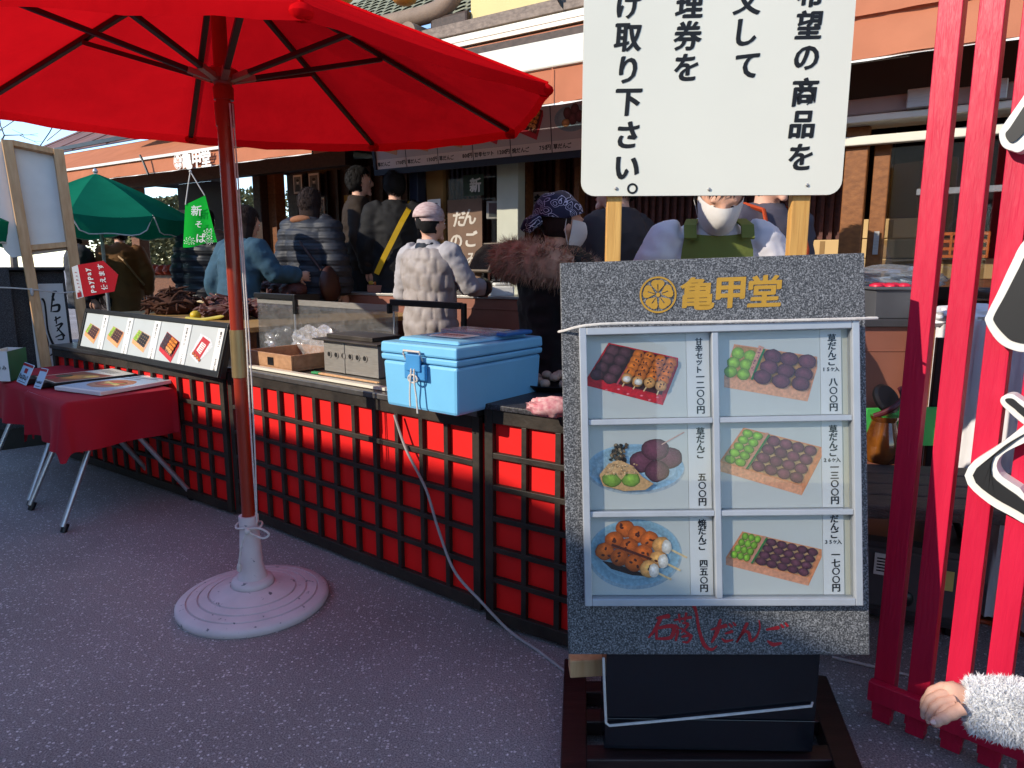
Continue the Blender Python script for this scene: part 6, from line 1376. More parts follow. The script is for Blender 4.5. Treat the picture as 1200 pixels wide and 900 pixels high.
# child reaching in from the right with a fluffy white sleeve
m_fluff = cloth('white_fluffy_fleece', '#fbfcff', .3, bscale=30)
wr = at(1140, 826, 1.43); hd0 = at(1345, 560, 1.30)
r_ = T('person', V((hd0.x + .05, hd0.y, 0)), 'hand and fluffy white sleeve of a child reaching in at the right edge', 'person')
cb = V((hd0.x + .08, hd0.y - .02, 0)); hz = hd0.z
b = MB(); b.rings([oval((cb.x, cb.y, z * hz), rx * hz, ry * hz) for z, rx, ry in ((.5, .10, .075), (.62, .10, .075), (.75, .105, .075), (.8, .06, .05))]); b.tube([cb + Z * hz * .78, cb + Z * hz * .86], .035, 12); b.ell(cb + Z * hz * .92, (.065, .075, .085), 20, 14); b.ell(cb + Z * hz * .92 + V((-.072, 0, -.01)), (.014, .012, .01), 8, 6)
for sx in (-1, 1): b.tube([cb + V((0, sx * .05, hz * .52)), cb + V((0, sx * .055, .05))], [.06, .04], 12); b.tube([cb + V((.03, sx * .055, .035)), cb + V((-.1, sx * .055, .03))], [.035, .03], 10)
sh = cb + V((-.02, .06, hz * .74)); el = at(1290, 850, 1.33)
b.tube([sh, el, wr], [.04, .034, .024], 12); b.tube([cb + V((0, -.1, hz * .74)), cb + V((-.02, -.12, hz * .5)), cb + V((-.06, -.1, hz * .34))], [.04, .033, .022], 12); body = fuse(b, .008, 2)
hdir = (at(1085, 826, 1.43) - wr)
tips = []
def fing(pts, rr): n_ = (len(pts) - 1) * 4; body.tube(crom(pts, 4), [(rr[0] + (rr[1] - rr[0]) * k / n_) * (1 + .09 * math.cos(2 * math.pi * k / 4 * 1.0) * (0 < k < n_)) for k in range(n_)] + [rr[1] * .72], 12); tips.append((pts[-1], pts[-2], rr[1]))
hp0 = [at(x, y, 1.43) for x, y in ((1140, 822), (1128, 818), (1118, 816), (1108, 817), (1104, 818))]
body.rings([[c_ + (Z * .9 + V((0, .35, 0))) * (rz_ * math.sin(a)) + V((.1, -.95, .3)).normalized() * (ry_ * math.cos(a)) for a in [k * .5236 for k in range(12)]] for c_, rz_, ry_ in zip(hp0, (.024, .030, .033, .031, .016), (.018, .017, .016, .014, .008))])
for k, (pts, yy) in enumerate(((((1118, 804), (1104, 805), (1092, 810), (1084, 822), (1082, 832)), 1.445), (((1118, 812), (1102, 814), (1090, 820), (1084, 832), (1083, 841)), 1.43), (((1118, 820), (1104, 823), (1095, 829), (1090, 839), (1089, 846)), 1.415), (((1119, 827), (1109, 830), (1102, 836), (1098, 844), (1097, 849)), 1.405))):
    fing([at(x, y, yy) for x, y in pts], (.0112, .008))
fing([at(x, y, 1.39) for x, y in ((1128, 830), (1116, 836), (1105, 842), (1097, 846), (1092, 847))], (.0145, .0095))
kf = len(body.f)
for a_, b_, rr in tips: d_ = (a_ - b_).normalized(); o_ = V((-.75, -.5, .35)); o_ = (o_ - d_ * o_.dot(d_)).normalized(); s_ = d_.cross(o_); body.ell(a_.lerp(b_, .28) + o_ * rr * .72, (rr * .62, rr * .28, rr * .85), 10, 8, m=1, Rm=Mx((s_, o_, d_)).transposed())
body.build('body', [M['skin'], mat('finger_nail', '#d9aea2', .3, var=.03)], r_, smooth=True, ang=80)
b = MB(); b.ell(cb + Z * hz * .935 + V((.012, 0, .01)), (.072, .083, .085), 18, 12); b.build('hair', m_hair, r_, smooth=True)
g = MB(); s0 = wr + (wr - el).normalized() * -.0; g.tube([s0 + (s0 - el).normalized() * .01, s0.lerp(el, .25), s0.lerp(el, .6), el, el.lerp(sh, .5), sh], [.052, .061, .064, .066, .064, .07], 18); g.rings([oval((cb.x, cb.y, z * hz), rx * hz, ry * hz) for z, rx, ry in ((.4, .15, .12), (.6, .14, .11), (.76, .13, .10), (.81, .07, .06))])
g.tube([cb + V((0, -.1, hz * .74)), cb + V((-.02, -.12, hz * .5)), cb + V((-.06, -.1, hz * .36))], [.07, .065, .055], 14)
f_ = fuse(g, .012, 3); rnd = random.Random(4); base_f = list(f_.f); base_v = [v.copy() for v in f_.v]
cen = {}
for fc in base_f:
    a, b_, c_ = base_v[fc[0]], base_v[fc[1]], base_v[fc[2]]; n_ = (b_ - a).cross(c_ - a)
    if n_.length < 1e-9: continue
    n_.normalize(); mid_ = (a + b_ + c_) / 3
    if mid_.x > 1.75: continue
    for _ in range(24):
        p = a + (b_ - a) * rnd.random() + (c_ - a) * rnd.random() * .9; d = (n_ + V((rnd.gauss(0, .45), rnd.gauss(0, .45), rnd.gauss(0, .45) - .15))).normalized(); l = rnd.uniform(.006, .014); sd_ = d.cross(V((rnd.random(), rnd.random(), rnd.random()))).normalized() * .0011; mid2 = p + d * l * .6 + sd_ * rnd.uniform(-2, 2)
        f_.add([p - sd_, p + sd_, mid2 + sd_ * .8, p + d * l + V((rnd.gauss(0, .004), rnd.gauss(0, .004), rnd.gauss(0, .004)))], [(0, 1, 2), (0, 2, 3)])
f_.build('fleece_jacket', m_fluff, r_)
g = MB()
for sx in (-1, 1): g.tube([cb + V((0, sx * .05, hz * .5)), cb + V((0, sx * .055, .05))], [.075, .055], 12)
g.build('trousers', m_black_c, r_, smooth=True)

# ------------------------------------------------------------------ sales counter, till and small things in the shop
cz = at(580, 346, 5.4).z
sc0, sc1 = at(440, 362, 5.75), at(640, 352, 5.05); dx = V((sc1.x - sc0.x, sc1.y - sc0.y, 0)); o0 = V((sc0.x, sc0.y, 0)) - dx * .25; dx *= 1.8; dn = V((-dx.y, dx.x, 0)).normalized()
ct = T('sales_counter', o0 + dx / 2, 'tall brown laminate sales counter carrying the till', 'counter')
b = MB(); b.obox(o0 + Z * .01, dx, dn * .5, Z * (cz - .03)); b.obox(o0 - dn * .004 + Z * (cz - .1), dx, dn * .003, Z * .012); b.build('body', M['browncab'], ct, bevel=.004)
b = MB(); b.obox(o0 - dn * .01 + Z * (cz - .019), dx, dn * .53, Z * .019); b.build('top', M['steel'], ct, bevel=.003)
def on(px, py, dy=.25):                               # a place on the counter top
    r0 = ray(px, py); return CAM + r0 * ((cz - H) / r0.z) if r0.z < 0 else None
def cbase(px, back): n_ = dn; r0 = ray(px, 340); k = ((o0 + n_ * back - CAM).dot(n_)) / V((r0.x, r0.y, 0)).dot(n_); p = CAM + r0 * k; return V((p.x, p.y, cz))
dxn = dx.normalized()
q = cbase(560, .25); t_ = T('till', q, 'point of sale till with tilted dark screen on the sales counter', 'till')
b = MB(); b.obox(q - dxn * .16 + Z * .001, dxn * .3, dn * .24, Z * .1); b.build('cash_drawer', M['blackm'], t_, bevel=.006)
b = MB(); sp0 = q + Z * .2 + dn * .05; R3 = Mx.Rotation(math.atan2(dxn.y, dxn.x) - .5, 3, 'Z') @ Mx.Rotation(R(-28), 3, 'X'); b.box(sp0 + V((.03, 0, .08)), (.32, .03, .25), R3=R3); sc1_ = b.build('screen_case', mat('greige_plastic', '#6d6358', .5), t_, bevel=.006)
b = MB(); b.box(sp0 + V((.03, 0, .08)) + R3 @ V((0, -.0165, 0)), (.29, .003, .22), R3=R3); b.build('screen', mat('dark_screen', '#141216', .15), sc1_)
b = MB(); b.tube([q + Z * .1 + dn * .1, sp0 + V((.03, 0, .02))], .025, 12); b.tube([q + Z * .1 + dn * .16 + dxn * .1, q + Z * .47 + dn * .16 + dxn * .1], .012, 10); b.build('stem', M['blackm'], t_, smooth=True)
b = MB(); b.box(at(584, 246, (q + dn * .16).y), (.19, .02, .14), rz=math.atan2(dxn.y, dxn.x) * .3); b.build('customer_display', mat('grey_display_case', '#8a8880', .5), t_, bevel=.006); 
b = MB(); c = at(584, 246, (q + dn * .16).y) - V((0, .0115, 0)); b.box(c, (.15, .003, .105), rz=math.atan2(dxn.y, dxn.x) * .3); b.build('display_glass', mat('dull_lcd', '#3d4444', .2), t_)
q = cbase(588, .12); b = MB(); b.box(q + Z * .035, (.17, .12, .075), rz=.2); b.box(q + Z * .085, (.13, .1, .022), rz=.2)
solo('tape_dispenser', b, M['white'], 'small white rounded device on the sales counter behind the fur hood', 'dispenser', q, bevel=.02)
q = cbase(556, .1); b = MB(); b.tube(crom([q + V((0, 0, .03)), q + V((.05, 0, .1)), q + V((.1, 0, .03)), q + V((.16, 0, .008))], 6), .005, 8); solo('till_cable', b, M['rope'], 'white looped cable beside the black cash drawer', 'cable', q)
q = cbase(452, .2); b = MB(); b.box(q + Z * .03, (.3, .2, .06), rz=.2); tbx = T('snack_box', q, 'open brown snack box with colourful packets on the sales counter', 'box'); b.build('box', M['browncab'], tbx, bevel=.004)
rnd = random.Random(3)
for i in range(9):
    p_ = q + V((rnd.uniform(-.12, .12), rnd.uniform(-.07, .07), .075)); o = solo('packet', blob(p_, (.035, .025, .02), i, 12, 8), mat('packet_%s' % ('yellow', 'orange', 'white')[i % 3], ('#d2a83a', '#c96a2a', '#d8d2c4')[i % 3], .5), '%s snack packet lying in the open brown box on the counter' % ('yellow', 'orange', 'white')[i % 3], 'packet', p_, 'snack packets in the brown box', smooth=True)
# posters and pictures inside
def poster(name, px, py, wpx, hpx, d, m, label, cat, txt=None, fr=None, lead=None, brush_=False):
    c = sd(px, py, d); k = (c - CAM).dot(FWD) / F; x_ = -U; pl = Plane(c, x_, Z); wv = wpx * k / abs(x_.x) * .95; hv_ = hpx * k
    t_ = T(name, c, label, cat); b = MB()
    if fr: b.obox(pl.p(-wv / 2 - .02, -hv_ / 2 - .02, -.012), pl.x * (wv + .04), Z * (hv_ + .04), pl.n * .011); b.build('frame', fr, t_)
    b = MB(); b.obox(pl.p(-wv / 2, -hv_ / 2, 0), pl.x * wv, Z * hv_, pl.n * .003); sh_ = b.build('sheet', m, t_)
    if txt:
        ik = Ink()
        for ch, a, b_, s_ in txt: ik.ch(ch, pl, a * wv, b_ * hv_, s_ * hv_, .034, h=.005)
        ik.build('lettering', lead or M['inkblack'], sh_)
    return t_, pl, wv, hv_, sh_
for k, (px, py, w_, h_) in enumerate(((349, 216, 13, 21), (368, 215, 15, 23), (376, 243, 11, 22))):
    t_, pl, wv, hv_, sh_ = poster('framed_photo', px, py, w_, h_, 6.5, M['paper'], ('framed black and white portrait, left of the upper pair on the shop wall', 'framed black and white portrait, right of the upper pair on the shop wall', 'framed black and white picture hanging below the upper pair')[k], 'picture', fr=M['dkwood'])
    pr = Print(pl, None, h=.004); pr.q = (lambda pr_, w2, h2, p2: (lambda x, y: p2.p(x * w2, y * h2, pr_.h)))(pr, wv, hv_, pl)
    pr.poly([(-.4, -.4), (.4, -.4), (.4, .4), (-.4, .4)], '#6a6a68'); pr.disc(.02, .12, .17, .14, '#b9b5ae', n=12); pr.poly([(-.3, -.4), (.32, -.4), (.22, -.05), (-.18, -.02)], '#1c1c1e'); pr.disc(.02, .2, .18, .08, '#181818', n=10); pr.build('printed_picture', sh_)
poster('poster', 409, 243, 13, 28, 6.45, mat('yellow_poster', '#a8852c', .7), 'small yellow poster on the dark wall beside the dark brown jacketed man', 'poster', [('の', 0, .2, .3), ('み', 0, -.2, .3)])
poster('poster', 545, 285, 44, 100, 4.6, mat('brown_kraft_poster', '#6b5444', .8, var=.15), 'brown paper poster with pale brush lettering inside the shop window', 'poster', [('だ', -.15, .28, .2), ('ん', .15, .3, .2), ('ご', .2, .05, .2), ('の', -.25, .02, .2), ('み', .2, -.18, .16)], lead=mat('pale_brush_ink', '#b8b0a4', .7))
poster('poster', 555, 217, 26, 24, 4.55, mat('dark_green_sheet', '#2a3526', .8, var=.4, scale=20), 'dark sheet with a pale brush character above the brown poster', 'poster', [('新', .1, 0, .7)], lead=MATS['pale_brush_ink'])
poster('poster', 509, 252, 17, 36, 4.56, M['paper'], 'white handwritten notice pinned on the tan panel behind the cap worker', 'poster', [('お', -.25, .3, .16), ('品', .2, .3, .16), ('書', -.25, .0, .16), ('き', .2, 0, .16), ('円', 0, -.3, .16)])
poster('poster', 634, 238, 18, 26, 4.9, mat('brownish_paper', '#8a7668', .8), 'paper with a large black character on the wooden lattice wall', 'poster', [('新', 0, .05, .72)])
poster('poster', 373, 300, 20, 34, 6.45, M['paper'], 'faint pale notice low on the wall behind the puffer jacket person', 'poster', [('お', -.2, .2, .25), ('品', .2, .2, .25), ('書', -.2, -.2, .25), ('き', .2, -.2, .25)])
m_glow = emit('warm_lantern_glow', '#ff9a30', 1.6)
for px, py, d, lb in ((391, 188, 4.9, 'small square lantern glowing orange, nearest the overhead menu board'), (286, 199, 5.3, 'small square lantern glowing orange beside the red parasol pole'), (329, 194, 6.2, 'small square lantern glowing orange between the timber posts and portraits'), (405, 183, 5.6, 'small square lantern glowing orange behind the menu board lantern')):
    c = sd(px, py, d); t_ = T('lantern', c, lb, 'lantern', 'glowing lanterns under the shop ceiling'); b = MB(); b.box(c, (.1, .1, .09)); b.build('shade', m_glow, t_, bevel=.01)
    b = MB(); b.box(c + Z * .055, (.13, .13, .015)); b.box(c - Z * .052, (.12, .12, .012)); b.tube([c + Z * .06, V((c.x, c.y, 2.48))], .006, 6)
    for a in (-1, 1):
        for e in (-1, 1): b.box(c + V((a * .052, e * .052, 0)), (.012, .012, .09))
    b.build('frame', M['dkwood'], t_)
# ------------------------------------------------------------------ produce stall under the green parasol
sz = .95; s0 = gz(128, 366, sz); s1 = gz(268, 384, sz); d_ = V((s1.x - s0.x, s1.y - s0.y, 0)); o_ = V((s0.x, s0.y, sz)); e_ = d_.normalized(); n_ = V((-e_.y, e_.x, 0)); n_ = n_ if n_.y > 0 else -n_
st_ = T('produce_table', V((s0.x, s0.y, 0)) + d_ / 2, 'wooden produce table under the green parasol', 'table')
b = MB(); b.obox(o_ - Z * .03, e_ * (d_.length * 1.05), n_ * 1.5, Z * .03); b.build('table_top', wood('light_plank', '#b08a52', '#8f6c3e'), st_)
for a in (.05, d_.length * 1.05 - .1):
    for c in (.1, 1.35): b = MB(); p_ = o_ + e_ * a + n_ * c; b.obox(V((p_.x, p_.y, 0)), e_ * .05, n_ * .05, Z * (sz - .03)); b.build('leg', M['midwood'], st_)
mb_ = [mat('dark_brown_dried_goods', '#3f2418', .8, var=.4, scale=14, spec=.2), mat('reddish_packed_goods', '#4a221a', .6, var=.5, scale=22, spec=.4), mat('cream_bagged_goods', '#c9b48c', .4, var=.2, scale=20)]
rnd = random.Random(11)
spots = [(168, 352, 0, 'bundle', 'large bundle of dark brown dried goods at the table front by the pale pole'), (150, 346, 0, 'bundle', 'dark brown bundle partly behind the red payment sign'), (192, 340, 2, 'bag', 'cream bagged goods piled at the foot of the timber post'), (222, 350, 1, 'bag', 'dark reddish bag lying beside the yellow fruit'), (232, 338, 1, 'bag', 'reddish packed bag behind the table front next to the black coat'), (206, 334, 2, 'bag', 'small cream bag behind the brown bundle')]
for k, (px, py, mi, nm, lb) in enumerate(spots):
    p_ = gz(px, py + 9, sz) if False else o_ + e_ * ((px - 128) / 140 * d_.length) + n_ * (.12 + (358 - py) * .022)
    bb_ = blob(p_ + Z * .06, (.15, .12, .08), 40 + k, amp=.3, lo=-.75)
    for q_ in range(110 if nm == 'bundle' else 70):   # twisted strips, roots and crumpled leaves of the heap
        a_ = rnd.uniform(0, 6.28); rr_ = rnd.random() ** .5; c_ = p_ + V((.16 * rr_ * math.cos(a_), .13 * rr_ * math.sin(a_), .05 + .10 * (1 - rr_) + rnd.uniform(-.02, .03))); d_2 = V((rnd.gauss(0, 1), rnd.gauss(0, .6), rnd.gauss(0, .35))).normalized() * rnd.uniform(.04, .1)
        bb_.tube(crom([c_ - d_2, c_ + V((0, 0, rnd.uniform(0, .03))), c_ + d_2], 3), [.005, .01, .012, .012, .01, .008, .004], 6)
    solo(nm, bb_, mb_[mi], lb, 'produce', p_, smooth=True, ang=60)
p_ = o_ + e_ * (.66 * d_.length) + n_ * .1; solo('fruit', blob(p_ + Z * .035, (.035, .035, .032), 3, 14, 10, .05), mat('yellow_fruit', '#c8a818', .45), 'single yellow fruit on the pale planks of the produce table', 'fruit', p_, smooth=True)
b = MB(); b.tube(crom([p_ + e_ * .0 + Z * .02 - n_ * .06, p_ + e_ * .2 + Z * .02 - n_ * .05, p_ + e_ * .4 + Z * .05], 5), [.012] * 10 + [.004], 8); solo('stalk', b, mat('yellow_green_stalk', '#a8983a', .6), 'long yellowish stalk lying at the front of the produce table', 'vegetable', p_)
p_ = o_ + e_ * (.5 * d_.length) + n_ * .75; ex2, ey2 = e_, n_
cr_ = tray(p_ - e_ * .28, e_, n_, .62, .3, .15, .012, 'produce_crate', M['blackm'], 'black produce crate with yellow price tags at the table rear', 'crate')
b = MB()
for a in (.06, .36, .5): b.obox(p_ - e_ * .28 + e_ * a - n_ * .003 + Z * .03, e_ * .06, n_ * .002, Z * .07)
b.build('price_tag', mat('yellow_green_tag', '#a8b02a', .6), cr_)
q = p_ - e_ * .33 + Z * .1; b = MB(); b.lathe([(0, 0), (.035, 0), (.04, .04), (.03, .1), (.012, .15), (0, .155)], p_ - e_ * .2 + Z * .15, 14); solo('squeeze_bottle', b, mat('red_orange_plastic', '#c8301a', .35), 'pointed red orange bottle standing in the black produce crate', 'bottle', p_ - e_ * .2 + Z * .15, smooth=True)
for k in range(3): pp = p_ + e_ * (-.1 + k * .16) + n_ * .15 + Z * .17; solo('bag', blob(pp, (.1, .09, .07), 60 + k, amp=.25), mb_[1], ('left', 'middle', 'right')[k] + ' one of three reddish bags heaped in the black produce crate', 'produce', pp, smooth=True, ang=60)
b = MB(); q = S(tD(215, 6.2, 300), 6.2, 0); b.obox(q, U * 1.2, W * .4, Z * 1.15); sh_ = T('display_shelf', q, 'low brown shelf of orange red goods at the back of the hall', 'shelf'); b.build('body', M['midwood'], sh_)
for k in range(6): b = MB(); pp = q + U * (.1 + k * .2) - W * .05 + Z * 1.2; blob_ = blob(pp, (.11, .1, .08), 80 + k, 16, 10); solo('bag', blob_, mat('orange_red_goods', '#9a3a1a', .6, var=.3, scale=20), 'orange red bag lying in the row on the low brown shelf', 'produce', pp, 'orange red bags on the back shelf', smooth=True)
# ------------------------------------------------------------------ beyond the hall: car, hedge, bare tree, wires
cq = S(tD(296, 11.5, 260), 11.5, 0); car = T('parked_car', cq, 'pale blue and white parked car seen through the open hall', 'car'); yaw = .5
Rc = Mx.Rotation(yaw, 3, 'Z'); 
def cx3(p): return cq + Rc @ V(p)
m_car = mat('pale_blue_car_paint', '#8fb2cc', .25, var=.03, coat=.6); m_carg = mat('car_window_dark', '#233040', .1)
b = MB(); rg = []
for x, z0, z1, hw in ((-2.1, .5, .95, .72), (-1.95, .3, 1.02, .82), (-1.0, .28, 1.05, .86), (.8, .28, 1.0, .86), (1.7, .3, .92, .82), (2.05, .45, .75, .7)): rg.append([cx3((x, -hw, z0)), cx3((x, -hw, z1)), cx3((x, hw, z1)), cx3((x, hw, z0))])
b.rings(rg); b.build('body', m_car, car, smooth=True, bevel=.05)
b = MB(); b.rings([[cx3((-1.7, -.74, 1.0)), cx3((1.1, -.74, 1.0)), cx3((1.1, .74, 1.0)), cx3((-1.7, .74, 1.0))], [cx3((-1.3, -.62, 1.55)), cx3((.3, -.62, 1.55)), cx3((.3, .62, 1.55)), cx3((-1.3, .62, 1.55))]]); b.build('window', m_carg, car, bevel=.03)
b = MB(); b.rings([[cx3((-1.32, -.64, 1.54)), cx3((.32, -.64, 1.54)), cx3((.32, .64, 1.54)), cx3((-1.32, .64, 1.54))], [cx3((-1.2, -.58, 1.6)), cx3((.2, -.58, 1.6)), cx3((.2, .58, 1.6)), cx3((-1.2, .58, 1.6))]]); b.build('roof', m_car, car)
for x in (-1.3, 1.3):
    for y in (-.84, .84): b = MB(); b.lathe([(0, -.09), (.31, -.09), (.33, -.05), (.33, .05), (.31, .09), (0, .09)], cx3((x, y, .33)), 24, ax=Rc @ Mx.Rotation(R(90), 3, 'X')); w_ = b.build('wheel', M['blackm'], car, smooth=True); b = MB(); b.lathe([(0, -.095), (.2, -.095), (.2, .095), (0, .095)], cx3((x, y, .33)), 20, ax=Rc @ Mx.Rotation(R(90), 3, 'X')); b.build('rim', M['alu'], w_)
for y in (-.6, .6): b = MB(); b.ell(cx3((2.0, y, .72)), (.1, .12, .08), 12, 8); b.build('headlight', M['white'], car, smooth=True)
b = MB(); rnd = random.Random(5)
hc0, hc1 = S(tD(330, 15, 250), 15, 0), S(tD(120, 15, 250), 15, 0)
for i in range(16000):
    t_ = rnd.random(); p_ = hc0.lerp(hc1, t_) + V((rnd.gauss(0, .4), rnd.gauss(0, .4), rnd.random() * 3.6)); d = V((rnd.gauss(0, 1), rnd.gauss(0, 1), rnd.gauss(0, 1))).normalized() * .09; e = d.orthogonal().normalized() * .06
    b.add([p_ - d, p_ + e, p_ + d, p_ - e], [(0, 1, 2, 3)])
solo('hedge', b, mat('dry_olive_foliage', '#5e5a38', .9, var=.5, scale=2), 'dry olive hedge beyond the parked car', 'hedge', hc0)
def bare(px, py, Y, label, seed):
    base = at(px, 305, Y); base.z = 0; topz = at(px, py, Y).z; t_ = T('bare_tree', base, label, 'tree'); b = MB(); rnd = random.Random(seed); tw = MB()
    def grow_(p, d, l, r, dep):
        q = p + d * l; (b if dep > 3 else tw).tube([p, p.lerp(q, .5) + V((rnd.gauss(0, .03), rnd.gauss(0, .03), 0)) * l, q], [r, r * .85, r * .7], 6)
        if dep == 0: return
        for _ in range(3 if dep > 1 else 2): grow_(q, (d + V((rnd.gauss(0, .5), rnd.gauss(0, .5), rnd.gauss(.1, .3)))).normalized(), l * rnd.uniform(.62, .8), r * .6, dep - 1)
    grow_(base, V((0, 0, 1)), topz * .38, topz * .022, 6); m_ = mat('grey_brown_bark', '#5a5048', .9, var=.2); b.build('trunk', m_, t_); tw.build('crown', m_, t_)
bare(18, 135, 26, 'bare winter tree showing against the sky at the far left', 6)
for k, (pa, pb) in enumerate((((-60, 186), (72, 100)), ((40, 180), (75, 120)), ((60, 160), (110, 110)))):
    b = MB(); p0, p1 = at(*pa, 18), at(*pb, 18); b.tube([p0 + (p0 - p1) * .1, p0.lerp(p1, .5) - Z * .1, p1 + (p1 - p0) * 1.0], .012, 5); solo('overhead_wire', b, M['blackm'], ('thin dark wire against the sky, lowest at the far left', 'thin dark wire steepest of those against the sky patch', 'thin dark wire nearest the hall roof against the sky')[k], 'wire', p0)
b = MB(); g0_ = S(9.3, 5.08, hz2 + .1); b.tube(crom([g0_, S(8.2, 5.06, hz2 + .08), S(7.0, 5.06, hz2 + .04), S(5.5, 5.06, hz2 + .12)], 6), .008, 6); solo('green_hose', b, mat('green_hose_rubber', '#3a7a50', .5), 'thin green line strung along the hall roof edge', 'line', g0_)
b = MB(); c = sd(172, 173, 4.15); b.tube(crom([sd(164, 182, 4.1), sd(168, 190, 4.1), sd(174, 205, 4.1)], 4), .012, 6); solo('awning_strap', b, M['blackm'], 'short black strap curling over the lettered awning edge', 'strap', c)
# ------------------------------------------------------------------ things beside and behind the crimson screen
tzr = .60; a0 = gz(1012, 592, tzr); a1 = gz(1175, 600, tzr); e_ = V((a1.x - a0.x, a1.y - a0.y, 0)).normalized(); n_ = V((-e_.y, e_.x, 0)); a0 = a0 - e_ * .25
tt = T('plank_table', V((a0.x, a0.y, 0)) + e_ * .55 + n_ * .25, 'rough dark plank table behind the crimson screen', 'table')
m_pl = mat('rough_dark_plank', '#4a403a', .6, var=.4, scale=5, stretch=(3, 14, 14), bump=.7, bscale=25)
for k in range(4): b = MB(); b.obox(a0 + n_ * (k * .125) - Z * .045, e_ * 1.15, n_ * .118, Z * .045); b.build('plank', m_pl, tt, bevel=.008)
for a in (.05, 1.03):
    for c in (.04, .4): b = MB(); q = a0 + e_ * a + n_ * c; b.obox(V((q.x, q.y, 0)), e_ * .06, n_ * .06, Z * (tzr - .047)); b.build('leg', m_pl, tt)
jq = gz(1032, 541, tzr); jr = T('honey_jar', jq, 'round amber glass jar with open black clamp lid on the plank table', 'jar'); jr_h = at(1032, 487, jq.y).z - tzr
b = MB(); b.lathe([(0, .002), (.05, .002), (.064, .03), (.066, .08), (.055, .115), (.044, jr_h - .02), (.05, jr_h - .008), (.05, jr_h), (.04, jr_h), (0, jr_h - .004)], jq, 28); b.build('glass', mat('amber_jar', '#7d4a1a', .1, var=.35, scale=12, spec=.7, coat=.6, second='#35160b'), jr, smooth=True)
b = MB(); lq = jq + V((.01, .03, jr_h + .055)); b.lathe([(0, 0), (.058, 0), (.06, .012), (.05, .02), (0, .02)], lq, 24, ax=Mx.Rotation(R(55), 3, 'X') @ Mx.Rotation(R(20), 3, 'Y')); b.build('lid', M['blackm'], jr, smooth=True)
b = MB(); b.tube(crom([jq + V((-.045, -.01, jr_h)), jq + V((.0, -.035, jr_h + .03)), jq + V((.05, -.02, jr_h + .07)), jq + V((.06, .02, jr_h + .1))], 5), .011, 10); b.build('clamp', mat('maroon_clamp', '#4a1a20', .35), jr, smooth=True)
# generator
gq_ = gz(1050, 742, 0); gy = -.45; Rg = Mx.Rotation(gy, 3, 'Z'); ge = T('generator', gq_ + V((.05, .15, 0)), 'dark grey portable generator on the ground behind the crimson screen', 'generator')
g_ = lambda p: gq_ + V((.03, .16, 0)) + Rg @ V(p); gh = at(1050, 606, gq_.y).z
m_gen = mat('dark_grey_generator_case', '#3a3638', .45, var=.15, scale=8); 
def gbox(x0, y0, z0, x1, y1, z1, name, m, par, bev=.01): b = MB(); b.obox(g_((x0, y0, z0)), Rg @ V((x1 - x0, 0, 0)), Rg @ V((0, y1 - y0, 0)), V((0, 0, z1 - z0))); return b.build(name, m, par, bevel=bev)
gbox(-.28, -.16, .04, .28, .16, gh * .78, 'case', m_gen, ge, .04); gbox(-.1, -.175, .1, .26, -.161, gh * .72, 'front_panel', mat('grey_panel', '#4d4a4c', .5), ge, .01)
gbox(-.26, -.1, 0.0, -.2, .1, .038, 'foot', M['blackm'], ge, .004); gbox(.2, -.1, 0.0, .26, .1, .038, 'foot', M['blackm'], ge, .004)
b = MB(); b.tube(crom([g_((-.24, 0, gh * .78)), g_((-.22, 0, gh * .97)), g_((-.1, 0, gh)), g_((.1, 0, gh)), g_((.2, 0, gh * .95)), g_((.24, 0, gh * .78))], 6), .02, 12); b.build('handle', M['blackm'], ge, smooth=True)
lb_ = gbox(-.05, -.179, gh * .5, .04, -.1755, gh * .68, 'warning_sticker', M['paper'], ge, 0); gbox(.12, -.179, gh * .46, .2, -.1755, gh * .62, 'yellow_sticker', mat('pale_yellow_sticker', '#c9b86a', .5), ge, 0)
b = MB()
for k in range(5): b.obox(g_((-.042, -.1805, gh * (.53 + k * .026))), Rg @ V((.05 + .006 * (k % 3), 0, 0)), Rg @ V((0, .001, 0)), Z * .005)
b.build('print_line', M['inkblack'], lb_)
for k in range(7): gbox(-.25, -.163, .1 + k * .03, -.13, -.1605, .115 + k * .03, 'louvre', M['blackm'], ge, 0)
b = MB(); b.ell(g_((.06, -.18, gh * .33)), (.03, .012, .03), 16, 10); b.build('knob', M['blackm'], ge, smooth=True)
# white sheet, brown cabinet, green board, tub, plastic, cartons
wy = 2.75
sh0, sh1 = at(1098, 372, wy), at(1330, 372, wy - .55); b = MB(); rg = []; L_s = sh1 - sh0
for j in range(15):
    z = sh0.z - (sh0.z - .04) * j / 14; rg.append([V((sh0.x, sh0.y, z)) + V((L_s.x, L_s.y, 0)) * (i / 40) + V((.5, .8, 0)) * (.03 * math.sin(i * .8 + j * .12) * (.3 + j / 20) + .015 * math.sin(i * 1.9 + j * .5)) for i in range(41)])
b.rings(rg, cap=False, closed=False); solo('white_sheet', b, mat('white_tarp', '#cfcdd0', .7, var=.04, bump=.2, bscale=6), 'white tarpaulin hanging behind the crimson screen', 'tarpaulin', V((sh0.x, sh0.y, 0)), smooth=True, ang=80)
b = MB(); e2 = L_s.normalized(); e2.z = 0; zt2 = sh0.z + .06; b.obox(V((sh0.x, sh0.y + .05, 0)) - e2 * .03, e2 * 1.3, V((.25, .4, 0)), Z * (sh0.z - .01)); tbx2 = T('stall_counter', V((sh0.x + .4, sh0.y, 0)), 'stall counter hidden under the white tarpaulin', 'counter'); b.build('body', M['midwood'], tbx2)
for k in range(6): pp = sh0 + V((.04 + k * .07, .02 + random.uniform(-.02, .04), .02)); 
